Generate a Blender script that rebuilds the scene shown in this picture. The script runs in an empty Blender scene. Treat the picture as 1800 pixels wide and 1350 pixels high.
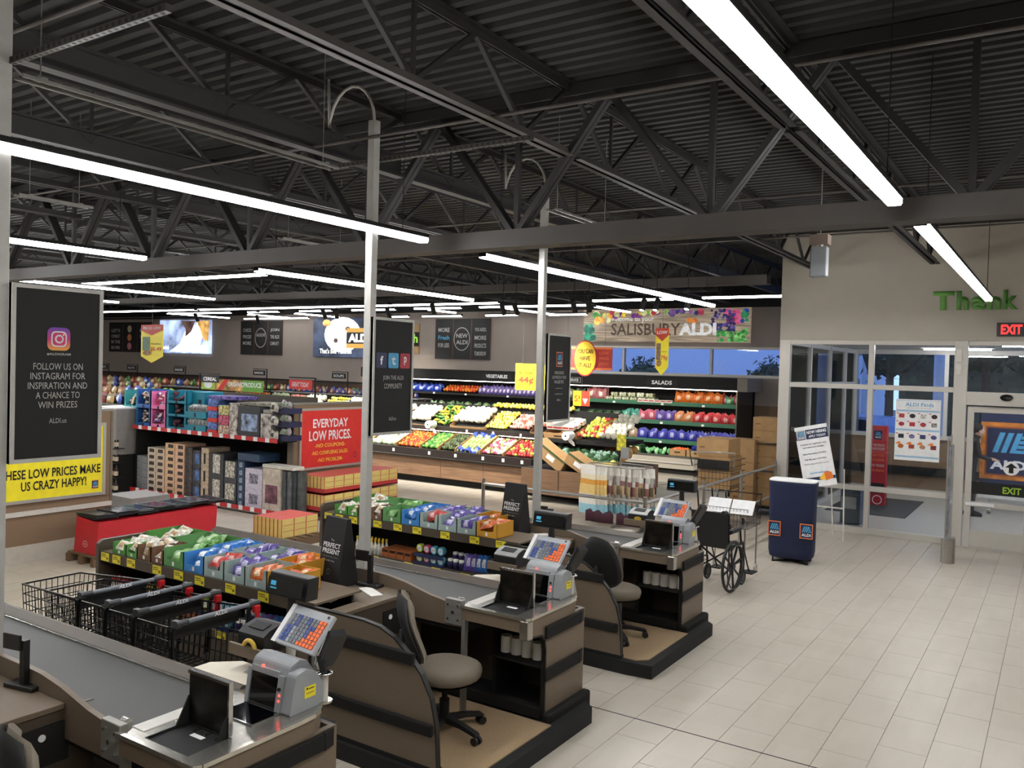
import bpy, bmesh, math, random
from mathutils import Vector, Matrix, Euler
random.seed(11)
S = bpy.context.scene
COL = S.collection
PI = math.pi

# ---------------------------------------------------------------- camera, world, exposure
YAW, PITCH, ROLL, FPX = -0.5784782, -0.020301, 0.0269552, 1482.15
CAM = Vector((0, 0, 2.55))
fw = Vector((math.cos(PITCH)*math.sin(YAW), math.cos(PITCH)*math.cos(YAW), math.sin(PITCH)))
rt = Vector((math.cos(YAW), -math.sin(YAW), 0)); up = rt.cross(fw)
r2 = math.cos(ROLL)*rt + math.sin(ROLL)*up; u2 = -math.sin(ROLL)*rt + math.cos(ROLL)*up
cam = bpy.data.cameras.new('camera'); camo = bpy.data.objects.new('camera', cam); COL.objects.link(camo)
cam.sensor_width = 36; cam.lens = FPX/1800*36; cam.clip_start = .05; cam.clip_end = 200
camo.matrix_world = Matrix(((r2.x, u2.x, -fw.x, CAM.x), (r2.y, u2.y, -fw.y, CAM.y), (r2.z, u2.z, -fw.z, CAM.z), (0, 0, 0, 1)))
S.camera = camo
S.view_settings.view_transform = 'Standard'; S.view_settings.look = 'None'
S.view_settings.gamma = 1; S.view_settings.use_curve_mapping = False
S.view_settings.exposure = 0.2
w = bpy.data.worlds.new('dusk_sky'); S.world = w; w.use_nodes = True
nt = w.node_tree; bg = nt.nodes['Background']
tc = nt.nodes.new('ShaderNodeTexCoord'); sx = nt.nodes.new('ShaderNodeSeparateXYZ'); cr = nt.nodes.new('ShaderNodeValToRGB')
nt.links.new(tc.outputs['Generated'], sx.inputs[0]); nt.links.new(sx.outputs['Z'], cr.inputs[0]); nt.links.new(cr.outputs[0], bg.inputs[0])
cr.color_ramp.elements[0].color = (.20, .30, .62, 1); cr.color_ramp.elements[1].color = (.12, .22, .55, 1)
bg.inputs[1].default_value = 3.2
LIGHT_E = 48.0      # radiance of the strip lights
SPOT_W = 620.0
FAR_E = 13.0

# ---------------------------------------------------------------- helpers
def lin(c):
    return tuple((x/12.92 if x <= .04045 else ((x+.055)/1.055)**2.4) for x in c)
def hx(h):
    h = h.lstrip('#'); return lin(tuple(int(h[i:i+2], 16)/255 for i in (0, 2, 4)))
MATS = {}
def M(name, col='888888', rough=.55, metal=0, emit=0, noise=.04, scale=12, bump=0, kind=None, alpha=None, spec=None, coat=0):
    if name in MATS: return MATS[name]
    m = bpy.data.materials.new(name); m.use_nodes = True; n = m.node_tree.nodes; l = m.node_tree.links
    p = n['Principled BSDF']; c = hx(col) if isinstance(col, str) else col
    p.inputs['Roughness'].default_value = rough; p.inputs['Metallic'].default_value = metal
    if spec is not None: p.inputs['Specular IOR Level'].default_value = spec
    if coat: p.inputs['Coat Weight'].default_value = coat
    t = n.new('ShaderNodeTexCoord'); z = n.new('ShaderNodeTexNoise'); z.inputs['Scale'].default_value = scale; z.inputs['Detail'].default_value = 4
    l.new(t.outputs['Object'], z.inputs['Vector'])
    r = n.new('ShaderNodeValToRGB'); a, b = 1-noise*2, 1+noise
    r.color_ramp.elements[0].position = .3; r.color_ramp.elements[1].position = .7
    r.color_ramp.elements[0].color = (c[0]*a, c[1]*a, c[2]*a, 1); r.color_ramp.elements[1].color = (min(1, c[0]*b), min(1, c[1]*b), min(1, c[2]*b), 1)
    l.new(z.outputs['Fac'], r.inputs[0]); l.new(r.outputs[0], p.inputs['Base Color'])
    if emit:
        l.new(r.outputs[0], p.inputs['Emission Color']); p.inputs['Emission Strength'].default_value = emit
    if bump:
        bm_ = n.new('ShaderNodeBump'); bm_.inputs['Strength'].default_value = bump; bm_.inputs['Distance'].default_value = .01
        l.new(z.outputs['Fac'], bm_.inputs['Height']); l.new(bm_.outputs[0], p.inputs['Normal'])
    if kind == 'wood':
        mp = n.new('ShaderNodeMapping'); mp.inputs['Scale'].default_value = (.6, 6, 9)
        l.new(t.outputs['Object'], mp.inputs[0]); l.new(mp.outputs[0], z.inputs['Vector'])
    if kind == 'brushed':
        mp = n.new('ShaderNodeMapping'); mp.inputs['Scale'].default_value = (1, 30, 30)
        l.new(t.outputs['Object'], mp.inputs[0]); l.new(mp.outputs[0], z.inputs['Vector'])
    if kind == 'glass':
        out = n['Material Output']; tr = n.new('ShaderNodeBsdfTransparent'); tr.inputs[0].default_value = (c[0], c[1], c[2], 1)
        g = n.new('ShaderNodeBsdfGlossy'); g.inputs['Roughness'].default_value = .02; mx = n.new('ShaderNodeMixShader')
        f = n.new('ShaderNodeFresnel'); f.inputs[0].default_value = 1.45
        l.new(f.outputs[0], mx.inputs[0]); l.new(tr.outputs[0], mx.inputs[1]); l.new(g.outputs[0], mx.inputs[2]); l.new(mx.outputs[0], out.inputs[0])
    MATS[name] = m; return m
ORD = ['first', 'second', 'third', 'fourth', 'fifth', 'sixth', 'seventh', 'eighth', 'ninth', 'tenth', 'eleventh', 'twelfth', 'thirteenth', 'fourteenth']
def cross(a, b): return Vector(a).cross(Vector(b))
class MB:
    """collects shapes; build() links them as one mesh object"""
    def __init__(s): s.v = []; s.f = []; s.mi = []; s.sm = []
    def add(s, vs, fs, m=0, smooth=False, T=None):
        o = len(s.v)
        s.v += [tuple(T @ Vector(p)) if T else tuple(p) for p in vs]
        for q in fs: s.f.append(tuple(i+o for i in q)); s.mi.append(m); s.sm.append(smooth)
        return s
    def box(s, x0, y0, z0, x1, y1, z1, m=0, T=None):
        if x0 > x1: x0, x1 = x1, x0
        if y0 > y1: y0, y1 = y1, y0
        if z0 > z1: z0, z1 = z1, z0
        v = [(x0, y0, z0), (x1, y0, z0), (x1, y1, z0), (x0, y1, z0), (x0, y0, z1), (x1, y0, z1), (x1, y1, z1), (x0, y1, z1)]
        return s.add(v, [(0, 3, 2, 1), (4, 5, 6, 7), (0, 1, 5, 4), (1, 2, 6, 5), (2, 3, 7, 6), (3, 0, 4, 7)], m, False, T)
    def bar(s, p0, p1, w, h=None, m=0):
        """square bar from p0 to p1"""
        p0 = Vector(p0); p1 = Vector(p1); d = (p1-p0); L = d.length
        if L < 1e-6: return s
        h = h or w; q = d.to_track_quat('Z', 'Y').to_matrix().to_4x4()
        return s.box(-w/2, -h/2, 0, w/2, h/2, L, m, Matrix.Translation(p0) @ q)
    def cyl(s, p0, p1, r, n=10, rb=None, m=0, cap=True, smooth=True):
        p0 = Vector(p0); p1 = Vector(p1); d = p1-p0; rb = r if rb is None else rb
        q = d.to_track_quat('Z', 'Y').to_matrix().to_4x4(); T = Matrix.Translation(p0) @ q; L = d.length
        v = [(r*math.cos(2*PI*i/n), r*math.sin(2*PI*i/n), 0) for i in range(n)] + [(rb*math.cos(2*PI*i/n), rb*math.sin(2*PI*i/n), L) for i in range(n)]
        s.add(v, [(i, (i+1) % n, n+(i+1) % n, n+i) for i in range(n)], m, smooth, T)
        if cap: s.add(v, [tuple(range(n-1, -1, -1)), tuple(range(n, 2*n))], m, False, T)
        return s
    def tube(s, pts, r, n=6, m=0, closed=False):
        pts = [Vector(p) for p in pts]; k = len(pts); rings = []
        for i, p in enumerate(pts):
            if closed: d = pts[(i+1) % k]-pts[i-1]
            else: d = pts[min(i+1, k-1)]-pts[max(i-1, 0)]
            q = d.to_track_quat('Z', 'Y').to_matrix()
            rings.append([p + q @ Vector((r*math.cos(2*PI*j/n), r*math.sin(2*PI*j/n), 0)) for j in range(n)])
        v = [a for g in rings for a in g]; f = []
        for i in range(k if closed else k-1):
            a = i*n; b = ((i+1) % k)*n
            # align ring twist
            best = min(range(n), key=lambda t: (rings[(i+1) % k][t]-rings[i][0]).length)
            for j in range(n): f.append((a+j, a+(j+1) % n, b+(j+1+best) % n, b+(j+best) % n))
        if not closed: f += [tuple(range(n-1, -1, -1)), tuple(range((k-1)*n, k*n))]
        return s.add(v, f, m, True)
    def prism(s, pts, ax, a, b, m=0, T=None, smooth=False):
        """polygon pts extruded along ax from a to b; ax x: pts are (y,z); y: (x,z); z: (x,y)"""
        n = len(pts)
        mk = {'x': lambda p, c: (c, p[0], p[1]), 'y': lambda p, c: (p[0], c, p[1]), 'z': lambda p, c: (p[0], p[1], c)}[ax]
        area = sum(pts[i][0]*pts[(i+1) % n][1]-pts[(i+1) % n][0]*pts[i][1] for i in range(n))
        if (area < 0) != (ax == 'y'): pts = pts[::-1]
        if a > b: a, b = b, a
        v = [mk(p, a) for p in pts] + [mk(p, b) for p in pts]
        s.add(v, [tuple(range(n-1, -1, -1)), tuple(range(n, 2*n))], m, False, T)
        return s.add(v, [(i, (i+1) % n, n+(i+1) % n, n+i) for i in range(n)], m, smooth, T)
    def lathe(s, prof, c=(0, 0, 0), n=14, m=0, T=None):
        v = []; k = len(prof)
        for (r, z) in prof:
            for j in range(n): v.append((c[0]+r*math.cos(2*PI*j/n), c[1]+r*math.sin(2*PI*j/n), c[2]+z))
        f = [(i*n+j, i*n+(j+1) % n, (i+1)*n+(j+1) % n, (i+1)*n+j) for i in range(k-1) for j in range(n)]
        return s.add(v, f, m, True, T)
    def ball(s, c, r, nu=10, nv=7, m=0, T=None, jit=0):
        if not isinstance(r, (tuple, list)): r = (r, r, r)
        v = [(c[0], c[1], c[2]-r[2])]; rnd = random.Random(5)
        for i in range(1, nv):
            a = -PI/2+PI*i/nv
            for j in range(nu):
                k = 1+jit*(rnd.random()-.5)
                v.append((c[0]+k*r[0]*math.cos(a)*math.cos(2*PI*j/nu), c[1]+k*r[1]*math.cos(a)*math.sin(2*PI*j/nu), c[2]+k*r[2]*math.sin(a)))
        v.append((c[0], c[1], c[2]+r[2])); L = len(v)-1; f = []
        for j in range(nu):
            f.append((0, 1+(j+1) % nu, 1+j)); f.append((L, L-nu+j, L-nu+(j+1) % nu))
            for i in range(nv-2): f.append((1+i*nu+j, 1+i*nu+(j+1) % nu, 1+(i+1)*nu+(j+1) % nu, 1+(i+1)*nu+j))
        return s.add(v, f, m, True, T)
    def mesh(s, name, mats):
        me = bpy.data.meshes.new(name); me.from_pydata(s.v, [], s.f)
        for x in (mats if isinstance(mats, (list, tuple)) else [mats]): me.materials.append(x)
        me.polygons.foreach_set('material_index', s.mi); me.polygons.foreach_set('use_smooth', s.sm); me.update()
        return me
    def build(s, name, mats, parent=None, world=False, bevel=0, seg=2, loc=None, rot=None):
        """world=True: coordinates are world ones; origin goes to the base centre"""
        if world:
            if parent: o = parent.matrix_basis.translation.copy()
            else:
                xs = [p[0] for p in s.v]; ys = [p[1] for p in s.v]; zs = [p[2] for p in s.v]
                o = Vector(((min(xs)+max(xs))/2, (min(ys)+max(ys))/2, min(zs)))
            s.v = [(p[0]-o[0], p[1]-o[1], p[2]-o[2]) for p in s.v]
        ob = bpy.data.objects.new(name, s.mesh(name, mats)); COL.objects.link(ob)
        if parent: ob.parent = parent
        elif world: ob.location = o
        if loc: ob.location = loc
        if rot: ob.rotation_euler = rot
        if bevel:
            b = ob.modifiers.new('bevel', 'BEVEL'); b.width = bevel; b.segments = seg; b.limit_method = 'ANGLE'; b.angle_limit = .7
        return ob
def tag(o, label=None, cat=None, group=None, kind=None):
    if label: o['label'] = label
    if cat: o['category'] = cat
    if group: o['group'] = group
    if kind: o['kind'] = kind
    return o
def thing(name, label, cat, loc=(0, 0, 0), rz=0, group=None, kind=None):
    o = bpy.data.objects.new(name, None); COL.objects.link(o); o.empty_display_size = .1
    o.location = loc; o.rotation_euler = (0, 0, rz); return tag(o, label, cat, group, kind)
KIDS = {}
def kids(o): return list(o.children)
def dup(o, loc=None, rz=None, label=None, group=None, parent=None, rot=None, scale=None):
    c = o.copy(); COL.objects.link(c)
    if parent: c.parent = parent
    if loc is not None: c.location = loc
    if rz is not None: c.rotation_euler = (0, 0, rz)
    if rot is not None: c.rotation_euler = rot
    if scale is not None: c.scale = scale
    if label: c['label'] = label
    if group: c['group'] = group
    for ch in o.children: 
        dup(ch, parent=c)
    return c
def inst(mesh, name, loc, rot=(0, 0, 0), sc=None, parent=None, label=None, cat=None, group=None, kind=None):
    o = bpy.data.objects.new(name, mesh); COL.objects.link(o); o.location = loc; o.rotation_euler = rot
    if sc: o.scale = sc if isinstance(sc, (tuple, list)) else (sc, sc, sc)
    if parent: o.parent = parent
    return tag(o, label, cat, group, kind)
TC = {}
def text_mesh(t, w, h, mat, bold=0, depth=.002, wide=None):
    k = (t, round(w, 4), round(h, 4), mat.name, bold)
    if k in TC: return TC[k]
    cu = bpy.data.curves.new('lettering', 'FONT'); cu.body = t; cu.align_x = 'CENTER'; cu.size = 1; cu.offset = bold; cu.extrude = 0; cu.resolution_u = 2
    o = bpy.data.objects.new('lettering', cu); me = bpy.data.meshes.new_from_object(o)
    bpy.data.objects.remove(o); bpy.data.curves.remove(cu)
    xs = [v.co.x for v in me.vertices]; ys = [v.co.y for v in me.vertices]
    if not xs: return me
    sx_ = w/(max(xs)-min(xs)); sy = h/(max(ys)-min(ys)); cx = (max(xs)+min(xs))/2; cy = (max(ys)+min(ys))/2
    for v in me.vertices: v.co = ((v.co.x-cx)*sx_, (v.co.y-cy)*sy, 0)
    me.materials.clear(); me.materials.append(mat); me.name = 'lettering'; TC[k] = me; return me
FRONT = (PI/2, 0, 0)        # reads towards -Y
SIDE = (PI/2, 0, PI/2)      # reads towards +X
def text(t, w, h, loc, rot, mat, parent=None, bold=.012, world=True, label=None):
    me = text_mesh(t, w, h, mat, bold)
    if parent and world: loc = tuple(Vector(loc)-parent.matrix_basis.translation)
    return inst(me, 'lettering', loc, rot, parent=parent, label=label)
class Sign:
    """flat print on a sign: u to the right, v up, lifted by small steps off the face"""
    def __init__(s, parent, c, rot, world=True):
        s.p = parent; s.c = Vector(c); s.rot = rot; s.R = Euler(rot).to_matrix(); s.k = 1; s.world = world
        s.o = parent.matrix_basis.translation if (parent and world) else Vector()
    def at(s, u, v, lift): return s.c + s.R @ Vector((u, v, lift)) - s.o
    def t(s, txt, u, v, w, h, mat, bold=.015, lift=.004, tilt=0):
        o = inst(text_mesh(txt, w, h, mat, bold), 'lettering', s.at(u, v, lift), s.rot, parent=s.p)
        if tilt: o.rotation_euler = (s.R @ Euler((0, 0, tilt)).to_matrix()).to_euler()
        return o
    def poly(s, pts, mat, name='print', lift=.002, th=.001):
        m = MB().prism([(p[0], p[1]) for p in pts], 'z', lift-th, lift)
        return inst(m.mesh(name, mat), name, s.at(0, 0, 0), s.rot, parent=s.p)
    def rect(s, u0, v0, u1, v1, mat, name='print', lift=.002): return s.poly([(u0, v0), (u1, v0), (u1, v1), (u0, v1)], mat, name, lift)
    def disc(s, u, v, ru, rv, mat, name='print', lift=.002, n=20):
        return s.poly([(u+ru*math.cos(2*PI*i/n), v+rv*math.sin(2*PI*i/n)) for i in range(n)], mat, name, lift)
    def ring(s, u, v, ru, rv, wd, mat, name='ring', lift=.003, n=24):
        m = MB(); V = []
        for i in range(n):
            a = 2*PI*i/n; V += [(u+ru*math.cos(a), v+rv*math.sin(a), lift), (u+(ru-wd)*math.cos(a), v+(rv-wd)*math.sin(a), lift)]
        m.add(V, [(2*i, (2*i+2) % (2*n), (2*i+3) % (2*n), 2*i+1) for i in range(n)])
        return inst(m.mesh(name, mat), name, s.at(0, 0, 0), s.rot, parent=s.p)
def mark(s, u, v, h, navy, edge, blue, white, orange=None):
    """the shop's square emblem: navy field, orange rim, light blue slanted bars over the four letters"""
    w_ = h*.84
    s.rect(u-w_/2, v-h/2, u+w_/2, v+h/2, edge, 'emblem_rim', .002)
    s.rect(u-w_*.43, v-h*.44, u+w_*.43, v+h*.44, navy, 'emblem_field', .003)
    for i in range(3):
        a = u-w_*.33+i*w_*.15
        s.poly([(a, v-h*.06), (a+w_*.1, v-h*.06), (a+w_*.26, v+h*.33), (a+w_*.16, v+h*.33)], blue, 'emblem_bar', .0045)
    for i in range(4):
        b = v-h*.06+i*h*.095
        s.poly([(u+w_*.12+i*w_*.03, b), (u+w_*.4-i*w_*.035, b), (u+w_*.37-i*w_*.035, b+h*.06), (u+w_*.14+i*w_*.03, b+h*.06)], blue, 'emblem_bar', .0045)
    s.t('ALDI', u, v-h*.24, w_*.7, h*.19, white, .03, .005)

# ---------------------------------------------------------------- materials
white = M('white_paint', 'd9d6cf', .5); black = M('black_plastic', '141414', .45); blackm = M('matt_black', '101010', .8)
steel = M('stainless_steel', 'b9b6ae', .22, .9, kind='brushed', noise=.06); chrome = M('chrome', 'c8c8c8', .15, 1)
alu = M('anodised_aluminium', 'c6c2ba', .45, .25, noise=.01); alud = M('dark_aluminium', '8b8984', .45, .5)
lam = M('taupe_laminate', '6b5d4d', .5, noise=.03, scale=60); lamd = M('dark_taupe_laminate', '4a4035', .5, noise=.03)
bump_ = M('black_bumper_rubber', '1a1918', .75, spec=.25)
belt = M('conveyor_rubber', '313130', .55, noise=.03, scale=90)
matt = M('tan_mat', '9a8263', .9, noise=.08, scale=150, bump=.3)
wallu = M('taupe_wall_paint', '9b8f86', .8, noise=.02, scale=3); walll = M('brown_wall_paint', '7d6650', .8, noise=.02, scale=3)
wallw = M('warm_white_wall_paint', 'b5afa3', .8, noise=.02, scale=3)
deckm = M('dark_painted_deck', '272726', .8, noise=.05, scale=4); joistm = M('dark_painted_steel', '252322', .6, noise=.05, scale=5)
joistl = M('painted_steel_lit_tone', '453f3b', .6, noise=.05, scale=5)  # same joist steel, its colour raised to paint in the lamplight
red = M('red_card', 'b5202a', .5); redb = M('bright_red', 'd42f2c', .5); yel = M('yellow_card', 'f2e022', .55); ylab = M('yellow_price_paper', 'e3d32b', .6)
blk = M('black_print', '121212', .7); wht = M('white_print', 'ececec', .7); navy = M('navy_print', '14224a', .6); orng = M('orange_print', 'e87a3c', .6)
lblue = M('light_blue_print', '4fa3cf', .6); grn = M('green_print', '6f9e3a', .6); gry = M('grey_print', '8d8d8d', .7)
glass = M('window_glass', 'fafcfc', kind='glass'); card = M('brown_cardboard', 'b08c60', .85, noise=.06, scale=8)
cardd = M('brown_cardboard_dark', '86663f', .85, noise=.06, scale=8)
produce_wood = M('walnut_board', '8a6a50', .6, kind='wood', noise=.16, scale=4)

# ================================================================ THE SETTING
XL, XR, YB, YN = -36.0, 3.2, 20.9, -2.0
def struct(o): o['kind'] = 'structure'; return o
# ---- floor with its tiles
floor = struct(MB().box(XL, YN, -.12, XR, 21.1, -.006).build('floor', M('grout', '77736a', .8)))
tm = bpy.data.materials.new('porcelain_tile'); tm.use_nodes = True
n = tm.node_tree.nodes; l = tm.node_tree.links; p = n['Principled BSDF']
ge = n.new('ShaderNodeNewGeometry'); sp = n.new('ShaderNodeSeparateXYZ'); l.new(ge.outputs['Position'], sp.inputs[0])
def mth(op, a, b):
    q = n.new('ShaderNodeMath'); q.operation = op
    for i, x in enumerate((a, b)):
        if isinstance(x, (int, float)): q.inputs[i].default_value = x
        elif x is not None: l.new(x, q.inputs[i])
    return q.outputs[0]
TW, TL = .31, .62
fx = mth('FLOOR', mth('DIVIDE', mth('ADD', sp.outputs[0], 40.3-.0), TW), None)
fy = mth('FLOOR', mth('DIVIDE', mth('ADD', sp.outputs[1], .31*2), TL/2), None)
cb = n.new('ShaderNodeCombineXYZ'); l.new(fx, cb.inputs[0]); l.new(fy, cb.inputs[1])
wn = n.new('ShaderNodeTexWhiteNoise'); l.new(cb.outputs[0], wn.inputs['Vector'])
nz = n.new('ShaderNodeTexNoise'); nz.inputs['Scale'].default_value = 2.2; nz.inputs['Detail'].default_value = 6
mp = n.new('ShaderNodeMapping'); mp.inputs['Scale'].default_value = (3, .7, 1); l.new(ge.outputs['Position'], mp.inputs[0]); l.new(mp.outputs[0], nz.inputs['Vector'])
mix = n.new('ShaderNodeMix'); mix.data_type = 'RGBA'; mix.inputs[6].default_value = (*hx('b3aa9c'), 1); mix.inputs[7].default_value = (*hx('c8c0b3'), 1)
l.new(mth('ADD', mth('MULTIPLY', wn.outputs[0], .22), mth('MULTIPLY', nz.outputs[0], .75)), mix.inputs[0])
l.new(mix.outputs[2], p.inputs['Base Color']); p.inputs['Roughness'].default_value = .33; p.inputs['Specular IOR Level'].default_value = .35
tile_me = MB().box(-TW/2+.002, -TL/2+.002, -.006, TW/2-.002, TL/2-.002, 0).mesh('tile', tm)
cut_me = MB().box(-TW/2+.002, -TL/4+.002, -.006, TW/2-.002, TL/4-.002, 0).mesh('tile', tm)
spots = []; rest = MB()
JY = 5.66                                    # the dark joint across the lanes' ends
for i in range(-110, 11):
    x = i*TW+.095-.31*0
    y = JY + (0 if i % 2 else TL/2) - TL*13; first = True
    while y < 20.9:
        c = y+TL/2
        if YN < c < 20.9: spots.append((x, c))
        y += TL
vis = []
for (x, y) in spots:
    d = Vector((x, y, 0))-CAM; z = d.dot(fw)
    if z > .5:
        u = 900+FPX*d.dot(r2)/z; v = 675-FPX*d.dot(u2)/z
        if -40 < u < 1840 and 0 < v < 1400 and x > -3.0 and y < 14.4: vis.append((z, x, y))
vis.sort(); near = set((x, y) for z, x, y in vis[:298])
for (x, y) in spots:
    if (x, y) in near: inst(tile_me, 'tile', (x, y, 0), parent=floor)
    elif x > -34: rest.box(x-TW/2+.002, y-TL/2+.002, -.006, x+TW/2-.002, y+TL/2-.002, 0)
tag(rest.build('tile_field', tm, floor), kind='stuff')
MB().box(-7, JY-.006, -.004, XR, JY+.006, .0006).build('expansion_joint', blk, floor)
# ---- ceiling deck, ribs along X
DZ = 4.9; pts = []; y = YN
while y < 21.2:
    pts += [(y, DZ), (y+.062, DZ), (y+.075, DZ+.038), (y+.139, DZ+.038)]; y += .152
v = [(XL, a, b) for a, b in pts]+[(XR+2, a, b) for a, b in pts]; k = len(pts)
ceil = struct(MB().add(v, [(i, i+1, k+i+1, k+i) for i in range(k-1)]).add([(XL, YN, DZ+.1), (XR+2, YN, DZ+.1), (XR+2, 21.2, DZ+.1), (XL, 21.2, DZ+.1)], [(0, 1, 2, 3)]).build('ceiling', deckm))
# ---- joists along Y
def web_joist(x, y0, y1, zb, zt, chord=.07, deep=0, lit=False):
    j = thing('roof_joist', None, None, (x, y0, zb), kind='structure')
    L = y1-y0; m = MB()
    if deep: m.box(-.05, 0, 0, .05, L, .02).box(-.05, 0, deep-.02, .05, L, deep).box(-.008, 0, .02, .008, L, deep-.02)
    else:
        m.box(-.07, 0, .0, -.012, L, .008).box(-.02, 0, 0, -.012, L, chord).box(.012, 0, .0, .07, L, .008).box(.012, 0, 0, .02, L, chord)
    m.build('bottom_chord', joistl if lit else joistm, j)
    h = zt-zb
    MB().box(-.07, 0, h-.008, .07, L, h).box(-.02, 0, h-.06, -.012, L, h).box(.012, 0, h-.06, .02, L, h).build('top_chord', joistm, j)
    n_ = max(2, int(L/1.22)); s = L/n_; a = MB().bar((0, 0, 0), (0, s/2, h-.03-(deep or chord)/2), .035).mesh('web_bar', joistm); b = MB().bar((0, 0, 0), (0, -s/2, h-.03-(deep or chord)/2), .035).mesh('web_bar', joistm)
    vtk = MB().bar((0, 0, 0), (0, 0, h-.04), .025).mesh('web_post', joistm)
    for i in range(n_):
        c = (i+.5)*s
        inst(a, 'web_bar', (0, c, (deep or chord)/2), parent=j); inst(b, 'web_bar', (0, c, (deep or chord)/2), parent=j)
        if i % 2 == 0: inst(vtk, 'web_post', (0, c, .02), parent=j)
    return j
GY = 6.15
for x, dp in ((-12.5, 0), (-10.7, 0), (-8.9, 0), (-7.1, .18), (-5.3, .2), (-3.5, 0), (-1.7, 0), (.15, 0), (1.9, 0)):
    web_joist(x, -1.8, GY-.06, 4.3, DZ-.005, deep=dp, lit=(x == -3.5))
for x in (-34.3, -30.7, -27.1, -23.5, -19.9, -16.3, -14.5, -12.5, -10.7, -8.9, -7.1, -5.3, -3.5, -1.7, .15, 1.9):
    web_joist(x, GY+.06, 20.8 if x < -4 else 14.4, 4.3, DZ-.005, deep=.16 if x in (-5.3, -8.9) else 0)
# ---- girders along X
def girder(y, x0, x1, zb, zt, first):
    g = thing('roof_girder', None, None, (x0, y, zb), kind='structure'); L = x1-x0; h = zt-zb
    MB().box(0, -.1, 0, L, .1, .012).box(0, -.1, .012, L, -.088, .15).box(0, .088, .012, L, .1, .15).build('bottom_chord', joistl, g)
    MB().box(0, -.08, h-.012, L, .08, h).box(0, -.08, h-.1, L, -.07, h-.012).box(0, .07, h-.1, L, .08, h-.012).build('top_chord', joistm, g)
    P_ = 1.74
    a = MB().bar((0, -.03, .1), (P_/2, -.03, h-.1), .05).bar((0, .03, .1), (P_/2, .03, h-.1), .05).mesh('web_bar', joistm)
    b = MB().bar((0, -.03, .1), (-P_/2, -.03, h-.1), .05).bar((0, .03, .1), (-P_/2, .03, h-.1), .05).mesh('web_bar', joistm)
    c = MB().bar((0, 0, .1), (0, 0, h-.1), .045).mesh('web_post', joistm)
    x = first
    while x > x0+P_/2: x -= P_
    while x < x1-P_/2:
        if x-P_/2 > x0: inst(a, 'web_bar', (x-x0, 0, 0), parent=g); inst(b, 'web_bar', (x-x0, 0, 0), parent=g); inst(c, 'web_post', (x-x0, 0, 0), parent=g)
        x += P_
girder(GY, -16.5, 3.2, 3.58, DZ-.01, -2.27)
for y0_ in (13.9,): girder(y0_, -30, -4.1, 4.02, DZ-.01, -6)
# cross bridging rods and loose conduits
for y, z in ((4.96, 4.33), (2.4, 4.33), (8.6, 4.34), (11.2, 4.34)):
    struct(MB().cyl((-14, y, z), (2.6, y, z), .013, 6).build('roof_bridging_rod', joistl))
def strut(p0, p1, label):
    """slotted channel that steadies a pole"""
    m = MB(); a = Vector(p0); b = Vector(p1); d = (b-a); L = d.length; T = Matrix.Translation(a) @ Matrix.Rotation(math.atan2(d.y, d.x), 4, 'Z')
    m.box(0, -.016, 0, L, .016, .034, T=T); k = .03
    while k < L: m.cyl(T @ Vector((k, -.0165, .017)), T @ Vector((k, -.0175, .017)), .011, 8, m=1); m.cyl(T @ Vector((k, 0, -.001)), T @ Vector((k, 0, -.002)), .011, 8, m=1); k += .05
    return tag(m.build('slotted_channel', [M('channel_steel', '3f3b37', .5, .3), blk], world=True), label, 'channel')
# ---- walls
bk = MB()
WX = [-12.0, -10.04, -7.57, -5.1]; WZ0, WZ1 = 2.48, 3.16
bk.box(XL, YB, WZ1, -4.0, YB+.2, DZ); bk.box(XL, YB, 1.75, -12.5, YB+.2, WZ1); bk.box(-12.5, YB, 1.75, -4.0, YB+.2, WZ0)
wb = struct(bk.build('wall_back', wallu))
MB().box(XL, YB, 0, -4.0, YB+.2, 1.75).build('lower_wall', walll, wb)
struct(MB().box(XL, YB-.05, 4.2, -4.0, YB-.001, DZ).build('wall_bulkhead', blackm, world=True))
struct(MB().box(XL, YB-.02, 0, -4.0, YB-.001, .15).build('baseboard_back', wallw, world=True))
wn_ = thing('window_1', None, None, (-8.25, YB, WZ0), kind='structure')
fr = MB().box(-12.5, YB-.03, WZ0-.05, -4.0, YB+.1, WZ0+.02).box(-12.5, YB-.03, WZ1-.02, -4.0, YB+.1, WZ1+.04)
fr.build('frame', alu, wn_, world=True)
for x in (-12.5, -10.04, -7.57, -5.1):
    MB().box(x-.03, YB-.03, WZ0, x+.03, YB+.1, WZ1).build('mullion', alu, wn_, world=True)
for a, b in ((-12.47, -10.07), (-10.01, -7.6), (-7.54, -5.13), (-5.07, -4.02)):
    MB().box(a, YB+.04, WZ0+.02, b, YB+.05, WZ1-.02).build('pane', glass, wn_, world=True)
struct(MB().box(XL-.2, YN, 0, XL, 21.1, DZ).build('wall_left', wallu))
struct(MB().box(XR, YN, 0, XR+.2, 14.5, DZ).build('wall_right', wallw))
struct(MB().box(XL, YN-.2, 0, XR+.2, YN, DZ).build('wall_front', wallw))
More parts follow.
